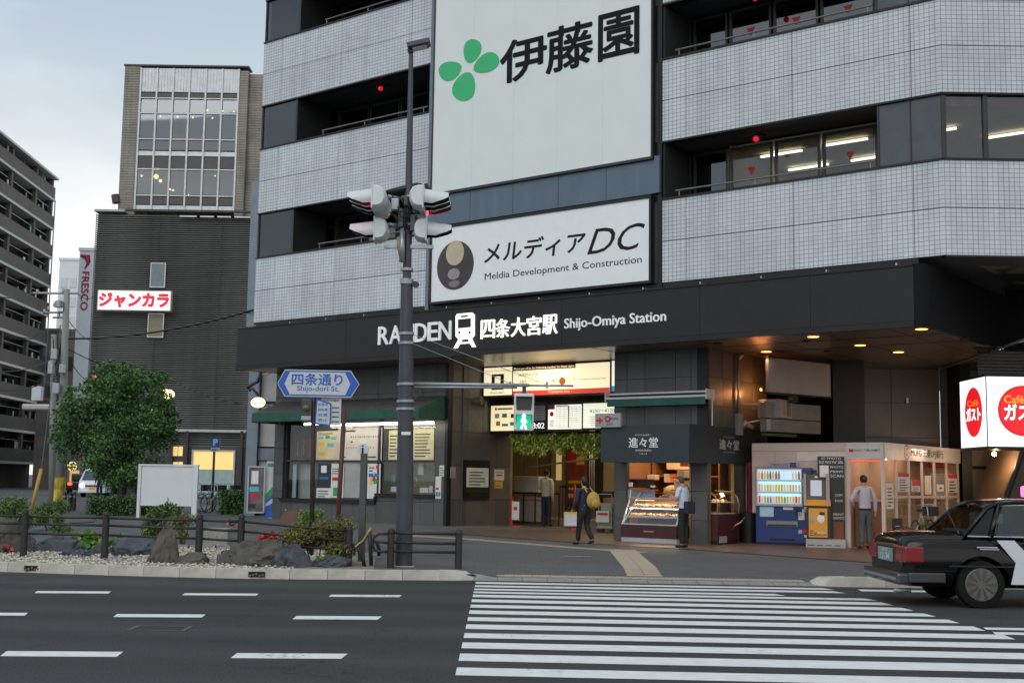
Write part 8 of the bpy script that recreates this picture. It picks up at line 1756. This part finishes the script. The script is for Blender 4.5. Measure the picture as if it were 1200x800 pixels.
MB().tube([Vector((.9, 2, h)), Vector((.9, 2, h+2.3))], .04, 5).build('antenna', m_galv, t); MB().tube([Vector((.6, 2, h+.8)), Vector((1.25, 2, h+.8))], .03, 5).build('antenna', m_galv, t)
farb('beige_building', 'beige tiled building with a grey top floor behind the utility poles', 73, 86, 389, 125, M('far_beige', (.33, .29, .23), .7, var=.1), (1, 4))
farb('pink_building', 'narrow pinkish brown building right of the beige one', 85, 97, 420, 122, M('far_pink', (.36, .23, .18), .7, var=.1), (2, 3), wm=M('far_cream', (.4, .33, .26), .7))
farb('grey_building', 'grey brown building with a small red sign behind the poles', 44, 64, 388, 128, M('far_greybrown', (.24, .22, .2), .7, var=.1), (2, 4))
farb('brown_building', 'low dark brown building at the foot of the apartment block', 40, 80, 470, 105, M('far_brown', (.13, .11, .095), .7, var=.15), (3, 2))
farb('shop_building', 'low shop building with lit strip sign at the end of the side street', 80, 140, 515, 112, M('far_shop', (.15, .12, .10), .7, var=.15), (4, 1))
q0, q1 = Dp(93, 549, 111), Dp(128, 541, 111); tag(MB().box(q0.x, 110.6, q0.z, q1.x, 111, q1.z).build('strip_sign', M('strip_glow', (1, .93, .82), .5, emit=1.5), ), 'lit white strip sign at the end of the side street', 'shop sign')
q = Dp(84, 546, 100); t = thing('round_shop_sign', 'round white and yellow lit shop sign left of the van', 'shop sign', q); MB().tube([(0, 0, 0), (0, .2, 0)], .36, 18).build('disc', M('sign_glowy', (.9, .8, .55), .5, emit=.8), t); MB().ball((0, -.02, 0), .22, 12, 6, (1, .15, 1)).build('mark', M('mark_yellow', (1, .6, .03), .5, emit=1.2, ecol=(1, .5, .02)), t)
q0, q1 = Dp(79, 575, 100), Dp(90, 551, 100); tag(MB().box(q0.x, 100.3, q0.z, q1.x, 100.6, q1.z).build('lit_shop_window', M('lit_shop', (.8, .5, .2), .6, emit=.45, ecol=(.9, .55, .2), var=.4, scale=2)), 'warm lit shop window under the round yellow sign', 'window')
# van
pvn = G(107, 583); vn = thing('parked_van', 'small white van with lit headlights coming down the side street', 'van', pvn, 0); k = pvn.y/F; wv = 1.5
prof = [(0, .3), (-.0, .75), (.12, .95), (.55, 1.5), (.8, 1.86), (3.2, 1.86), (3.35, 1.7), (3.4, .3)]
m_van = M('van_white', (.55, .62, .68), .3, coat=.6)
MB().add([(-wv/2 + (.0 if z < 1 else .1), y, z) for y, z in prof] + [(wv/2 - (.0 if z < 1 else .1), y, z) for y, z in prof], [tuple(range(8))[::-1], tuple(range(8, 16))] + [(i, (i+1) % 8, 8+(i+1) % 8, 8+i)[::-1] for i in range(8)][:8]).build('body', m_van, vn)
MB().add([(-.62, .13, .98), (.62, .13, .98), (.58, .53, 1.48), (-.58, .53, 1.48)], [(0, 1, 2, 3)]).build('windscreen', M('van_screen', (.06, .08, .09), .1), vn).location = (0, -.02, .01)
box('plate', M('plate_yellow', (.7, .42, .03), .5), vn, -.17, -.03, .42, .17, -.005, .58); box('grille', m_sigb, vn, -.4, -.02, .62, .4, -.004, .7); box('bumper', m_van, vn, -.76, -.06, .28, .76, .1, .42, bevel=.02)
for s_ in (-1, 1):
    MB().ball((s_*.55, -.03, .68), .11, 10, 6, (1.2, .4, 1)).build('headlight', M('headlight_on', (1, .85, .6), .4, emit=(7), ecol=(1, .75, .45)) if s_ < 0 else M('headlamp', 0), vn, smooth=True)
    for y in (.6, 2.8): MB().tube([(s_*.60, y, .28), (s_*.74, y, .28)], .28, 16).build('wheel', m_tyre, vn)
pc = G(90.5, 580); t = thing('far_car', 'dark car with red brake lights ahead of the white van', 'car', pc); MB().prism([(-.75, 0), (.75, 0), (.75, 3), (-.75, 3)], .3, .85).prism([(-.62, .5), (.62, .5), (.6, 2.2), (-.6, 2.2)], .85, 1.35).build('body', m_car, t, bevel=.08)
for s_ in (-1, 1): MB().ball((s_*.5, -.02, .7), .12, 8, 6, (1.3, .3, .8)).build('brake_light', M('brake_red', (1, .05, .02), .5, emit=4, ecol=(1, .06, .03)), t, smooth=True); MB().tube([(s_*.6, .5, .3), (s_*.74, .5, .3)], .3, 14).build('wheel', m_tyre, t)
# bollards, pole clutter, poles
for i, px in enumerate((75, 81.5, 86.5)):
    p = G(px, 599); t = thing('bollard', ['thick dark bollard nearest the utility pole', 'middle dark bollard of three by the side street', 'rightmost dark bollard of three by the side street'][i], 'bollard', p, 0, 'bollards by the side street'); MB().tube([(0, 0, 0), (0, 0, .62), (0, 0, .68)], [.07, .07, .04], 10).build('shaft', m_post, t, smooth=35); MB().tube([(0, 0, .5), (0, 0, .54)], .075, 10).build('band', m_galv, t)
m_cpole = M('concrete_pole', (.25, .25, .245), .8, var=.15, streak=4)
YU = 47.; up_ = thing('utility_pole', 'thick grey concrete utility pole with crossarms and a transformer', 'utility pole')
base_ = Dp(69.5, 590, YU); base_.z = .2
MB().tube([base_, Dp(78.5, 339, YU)], [.19, .11], 16).build('shaft', m_cpole, up_, smooth=True)
for y, a, b in ((343.5, 38, 90), (366, 51, 80), (372, 62, 79)): MB().tube([Dp(a, y, YU), Dp(b, y, YU)], .045, 6).build('crossarm', m_galv, up_)
MB().tube([Dp(69, 360, YU-.2), Dp(69, 353.5, YU-.2), Dp(69, 352, YU-.2)], [.17, .17, .1], 12).build('transformer', m_galv, up_, smooth=35); MB().tube([Dp(63, 357, YU-.2), Dp(67, 357, YU-.2)], .08, 10).build('insulator', m_galv, up_, smooth=35)
for (x, y) in ((57, 362), (69, 370), (44, 342), (52, 365), (74, 341), (70, 384)): MB().tube([Dp(x, y+3, YU), Dp(x, y-3, YU)], .05, 8).build('insulator', m_galv, up_, smooth=True)
for (x, y, w, h) in ((64, 415, 7, 12), (60, 430, 6, 16), (73, 432, 6, 10), (66, 455, 8, 12)): q = Dp(x, y, YU-.3); MB().box(-w/2*YU/F, -.1, -h/2*YU/F, w/2*YU/F, .1, h/2*YU/F).build('junction_box', m_galv, up_, loc=q, bevel=.02)
up2 = thing('utility_pole', 'thinner second pole close left of the thick utility pole, hung with cable boxes', 'utility pole'); b2 = Dp(62, 575, YU+3); b2.z = .2
MB().tube([b2, Dp(63, 392, YU+3)], [.14, .1], 12).build('shaft', m_cpole, up2, smooth=True)
rng = random.Random(12)
for k in range(10): a = Dp(rng.uniform(58, 64), rng.uniform(395, 440), YU+1); b = Dp(rng.uniform(68, 76), rng.uniform(395, 470), YU); MB().tube(wire(a, b, .3, 5), .025, 4).build('cable', m_frame, up2)
tag(MB().tube([Dp(35, 604, 33), Dp(48.5, 549, 33)], .05, 8).build('guy_guard', M('guard_yellow', (.45, .28, .06), .6, var=.2), smooth=True), 'yellow guard tube on the slanted guy wire at the left', 'cable guard')
tag(MB().tube([Dp(48.5, 549, 33), Dp(62, 440, 40)], .015, 5).build('guy_wire', m_frame), 'slanted guy wire rising from the yellow guard to the poles', 'wire')
q = Dp(47, 477, YU+5); tag(MB().box(-.7, -.2, -.12, .7, .2, .12).build('arm_lamp', m_galv, loc=q, bevel=.05), 'grey lamp head sticking out left of the utility pole', 'street lamp')
q = Dp(44, 461, YU+5); tag(MB().box(-.2, -.15, -.3, .2, .15, .3).build('meter_box', m_signw, loc=q, bevel=.02), 'small white box above the grey lamp head at the left', 'box')
q0, q1 = Dp(66, 531, 48), Dp(78, 520, 48); t = thing('blue_road_sign', 'small blue road sign behind the tree left edge', 'road sign', q0); box('plate', m_blue, t, 0, -.02, .12, q1.x-q0.x, .0, q1.z-q0.z); box('sub_plate', m_signw, t, .02, -.02, -.05, q1.x-q0.x-.02, 0, .11)
MB().tube([(.2, .02, -1.6), (.2, .02, .3)], .03, 6).build('post', m_frame, t)
q = G(64.5, 583); t = thing('hazard_wrap', 'yellow and black hazard wrap at the foot of the thick utility pole', 'marking wrap', Dp(68, 573, YU-.35)); MB().tube([(0, .18, -.45), (0, .18, .45)], .21, 14).build('wrap', M('hazard', (.4, .3, .03), .6, var=.9, scale=3), t)
wd = [((38, 343), (-30, 335), YU, 30), ((80, 397), (297, 363), YU, 41.9), ((78, 415), (112, 450), YU, 50), ((205, 447), (322, 476), 50, 41), ((78, 408), (205, 447), YU, 50), ((62, 395), (-30, 372), YU, 30), ((62, 420), (-30, 432), YU, 34), ((90, 343), (112, 345), YU, 70), ((78, 372), (112, 400), YU, 71), ((72, 440), (-20, 455), YU, 38), ((76, 455), (112, 470), YU, 60)]
for i, (a, b, Ya, Yb) in enumerate(wd):
    o = MB().tube(wire(Dp(*a, Ya), Dp(*b, Yb), .25, 8), .035 if i == 1 else .018, 4).build('overhead_wire', m_black); tag(o, ['wire leaving the top left crossarm beyond the left edge', 'thick black cable running from the pole across the louvred wall', 'short wire dropping from the pole to the louvred building corner', 'black cable running from the yellow lamp down to the street name sign', 'wire passing behind the tree top to the yellow lamp', 'upper of the wires leaving the thinner pole to the left', 'lower of the wires leaving the thinner pole to the left', 'short wire from the top crossarm to the sign tower', 'wire from the second crossarm to the louvred wall', 'lowest wire crossing the apartment block', 'lowest wire going behind the tree crown'][i], 'wire', 'overhead wires')
# ---- tree
pt = G(132, 604); pt.y = 44.; pt = Dp(132, 600, 42.); pt.z = gz(pt.x, 42.)
tr_ = thing('street_tree', 'dense dark green maple tree in front of the louvred building', 'tree', pt); rng = random.Random(17); sc_t = 42/F
def tp(px, py, dy=0.): q = Dp(px, py, 42+dy) - pt; return q
tm = MB(); base = Vector((0, 0, 0)); fork = tp(136, 555)
tm.tube([base, tp(133, 578), fork], [.13, .10, .09], 10); tm.tube([Vector((.25, .1, 0)), tp(147, 565), tp(150, 540)], [.09, .07, .06], 8)
tops_ = [(90, 500), (110, 470), (135, 455), (160, 450), (185, 480), (195, 510), (170, 530), (100, 530), (75, 505), (145, 490)]
for x, y in tops_:
    e_ = tp(x, y, rng.uniform(-.8, .8)); m2_ = fork.lerp(e_, .5) + Vector((rng.uniform(-.15, .15), 0, .2)); tm.tube([fork, m2_, e_], [.06, .04, .012], 6)
tm.build('trunk', m_bark, tr_, smooth=True)
cs = []; shape = [(135, 441, 34, 16), (165, 440, 24, 14), (115, 452, 24, 16), (185, 458, 18, 16), (92, 472, 22, 20), (80, 495, 20, 18), (70, 508, 14, 12), (110, 485, 28, 24), (140, 475, 32, 26), (170, 475, 30, 24), (196, 478, 14, 16), (120, 515, 36, 24), (155, 512, 36, 26), (185, 510, 26, 22), (202, 505, 14, 16), (95, 520, 26, 18), (140, 545, 34, 22), (170, 545, 26, 20), (115, 545, 22, 16), (145, 430, 12, 8), (160, 565, 20, 12), (80, 480, 12, 12), (128, 428, 10, 7), (190, 440, 10, 8), (205, 488, 8, 8), (120, 480, 30, 22), (150, 460, 30, 20), (150, 490, 34, 22), (130, 560, 20, 12), (150, 558, 26, 14), (100, 505, 24, 18), (180, 495, 24, 18)]
for x, y, rx, ry in shape:
    for q in range(4):
        c_ = tp(x + rng.uniform(-.5, .5)*rx, y + rng.uniform(-.5, .5)*ry, rng.uniform(-1.4, 1.4)); cs.append((c_, (rx*.70*sc_t, rx*.75*sc_t, ry*.58*sc_t)))
for q in range(26):
    a = rng.uniform(0, 6.28); c_ = tp(135+72*math.cos(a)*rng.uniform(.9, 1.05), 500-72*math.sin(a)*rng.uniform(.8, 1.0), rng.uniform(-.8, .8)); cs.append((c_, (.18, .2, .14)))
canopy('crown', cs, 190, .12, lm_tree, tr_, 23, droop=.4, asp=.6)
# ---- white blank board, hedges, signs, bicycles
YB = 37.5; X0, Z0, X1, Z1 = brect(161.5, 231.5, 545, 592.5, YB); t = thing('blank_notice_board', 'large blank white notice board on two posts in front of the hedge', 'notice board', (X0, YB, 0)); w = X1-X0; g_ = gz(X0, YB)
m_bw2 = M('board_white', (.62, .65, .67), .4, var=.03)
box('board', m_bw2, t, .1, 0, Z0, w-.16, .12, Z1-.03); box('top_cap', m_bw2, t, 0, -.03, Z1-.025, w, .16, Z1+.03)
box('post', m_bw2, t, w-.15, -.03, g_, w, .12, Z1-.03); box('post', m_bw2, t, 0, -.03, g_, .09, .12, Z1-.03)
def hedge(label, px0, px1, yt, yb, Y, seed, n=9):
    X0, Z0, X1, Z1 = brect(px0, px1, yt, yb, Y); g_ = gz(X0, Y); t = thing('hedge', label, 'hedge', ((X0+X1)/2, Y, g_)); w = X1-X0; h = Z1-g_; rng = random.Random(seed)
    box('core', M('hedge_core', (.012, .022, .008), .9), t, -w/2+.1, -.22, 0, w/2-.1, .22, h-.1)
    mb = MB()
    for i in range(int(2600*w*h/1.5)):
        f = rng.random(); x = rng.uniform(-w/2, w/2)
        if f < .6: p = Vector((x, -.32 + rng.uniform(-.04, .06), rng.uniform(0, h)))
        elif f < .9: p = Vector((x, rng.uniform(-.32, .32), h + rng.uniform(-.06, .05)))
        else: p = Vector((rng.choice([-1, 1])*w/2, rng.uniform(-.3, .3), rng.uniform(0, h)))
        leafquad(mb, p, rng.uniform(.05, .09), rng, rng.randrange(3), 0, .7)
    mb.build('foliage', lm_hedge, t)
hedge('clipped green hedge left of the blank white notice board', 105, 162, 582, 606, 40, 41); hedge('low clipped hedge seen below the blank white notice board', 160, 212, 590, 606, 41, 42); hedge('small clipped hedge beside the poster stand, left of the station', 258, 292, 576, 605, 43, 43)
YP_ = 46.; X0, Z0, X1, Z1 = brect(247.5, 257.5, 513, 523.5, YP_); t = thing('parking_sign', 'square blue parking sign with a white P on a thin post', 'road sign', (X0, YP_, 0)); w = X1-X0
box('plate', m_blue, t, 0, 0, Z0, w, .02, Z1); text('P', w*.28, lerp(Z0, Z1, .18), w*.74, lerp(Z0, Z1, .86), -.001, m_signw, t, bold=.05); box('sub_plate', m_signw, t, 0, 0, Z0-.17, w, .02, Z0-.02); MB().tube([(w*.4, .05, gz(X0, YP_)), (w*.4, .05, Z1)], .035, 8).build('post', m_frame, t, smooth=True)
text('駐車可', w*.12, Z0-.14, w*.88, Z0-.05, -.001, m_txt, t)
for i, (px, py, rz, lab) in enumerate(((236, 600, 8, 'parked bicycle nearest the blank notice board'), (244, 598, -12, 'parked bicycle with a bright front wheel by the parking sign'), (205, 603, 20, 'bicycle seen under the blank notice board'))):
    p = G(px, py); p.y = 44 + i*.8; p = Dp(px, py, p.y); p.z = gz(p.x, p.y); t = thing('parked_bicycle', lab, 'bicycle', p, R(rz+(60 if i < 2 else 10)), 'bicycles near the notice board'); bicycle(t)
p = G(290.5, 603); t = thing('poster_stand', 'tall glass poster stand with dark colourful pictures, left of the station', 'poster stand', (p.x, 39.5, 0)); X0, Z0, X1, Z1 = brect(290, 310.5, 546, 601, 39.5); t.location.x = X0; w = X1-X0
MB().box(0, -.04, Z0, .04, .06, Z1).box(w-.04, -.04, Z0, w, .06, Z1).box(.04, -.04, Z1-.04, w-.04, .06, Z1).box(.04, -.04, Z0, w-.04, .06, Z0+.05).build('frame', m_alu, t); box('sheet', M('posterpic', (.10, .09, .10), .3, var=.8, scale=3), t, .04, .0, Z0+.05, w-.04, .03, Z1-.04)
cols(t, (0, Z0, w, Z1), -.002, [(.2, .62, .6, .9, 6), (.1, .46, .65, .56, 5), (.25, .3, .6, .44, 1), (.1, .1, .5, .2, 0)], INK)
YN = 39.6; X0, Z0, X1, Z1 = brect(311.5, 321.5, 540, 607, YN); t = thing('striped_banner', 'narrow upright white panel with green and blue diagonal stripes at the station corner', 'banner', (X0, YN, 0)); w = X1-X0; h = Z1-Z0
box('panel', m_signw, t, 0, 0, Z0, w, .05, Z1); box('logo', m_inkg, t, w*.1, -.006, Z0+h*.9, w*.9, -.001, Z0+h*.96)
for a, b, m in ((.42, .58, m_inkg), (.36, .50, m_blue), (.0, .28, m_blue)): MB().prismy([(0, Z0+h*a*.7), (w, Z0+h*(a+.02)), (w, Z0+h*b), (0, Z0+h*b*.72)], -.012 if m is m_inkg else -.008, -.001).build('stripe', m, t)
t = thing('leaning_brown_board', 'small brown board leaning by the lime green tuft under the ticket window', 'board', G(336, 614)); q = t.location; s_ = q.y/F
MB().add([(-12*s_, 0, 0), (8*s_, 0, 0), (14*s_, .3, 16*s_), (-4*s_, .3, 16*s_), (-12*s_, .03, 0), (8*s_, .03, 0), (14*s_, .33, 16*s_), (-4*s_, .33, 16*s_)], [(0, 1, 2, 3), (7, 6, 5, 4), (0, 4, 5, 1), (1, 5, 6, 2), (2, 6, 7, 3), (3, 7, 4, 0)]).build('board', M('board_brown', (.10, .035, .018), .5), t)
for x in (-4, 14): MB().ball((x*s_, .3, 16*s_), .025, 8, 6).build('peg', m_alu, t)
# closing rows of plain houses behind everything so that the horizon is built up
for i, (a, b, yt, Y) in enumerate(((-420, -150, 470, 190), (1260, 1500, 400, 60),)):
    farb('distant_block', ['plain dark block beyond the left edge of the photo', 'plain dark block beyond the right edge of the photo'][i], a, b, yt, Y, M('far_brown', 0), (5, 4))
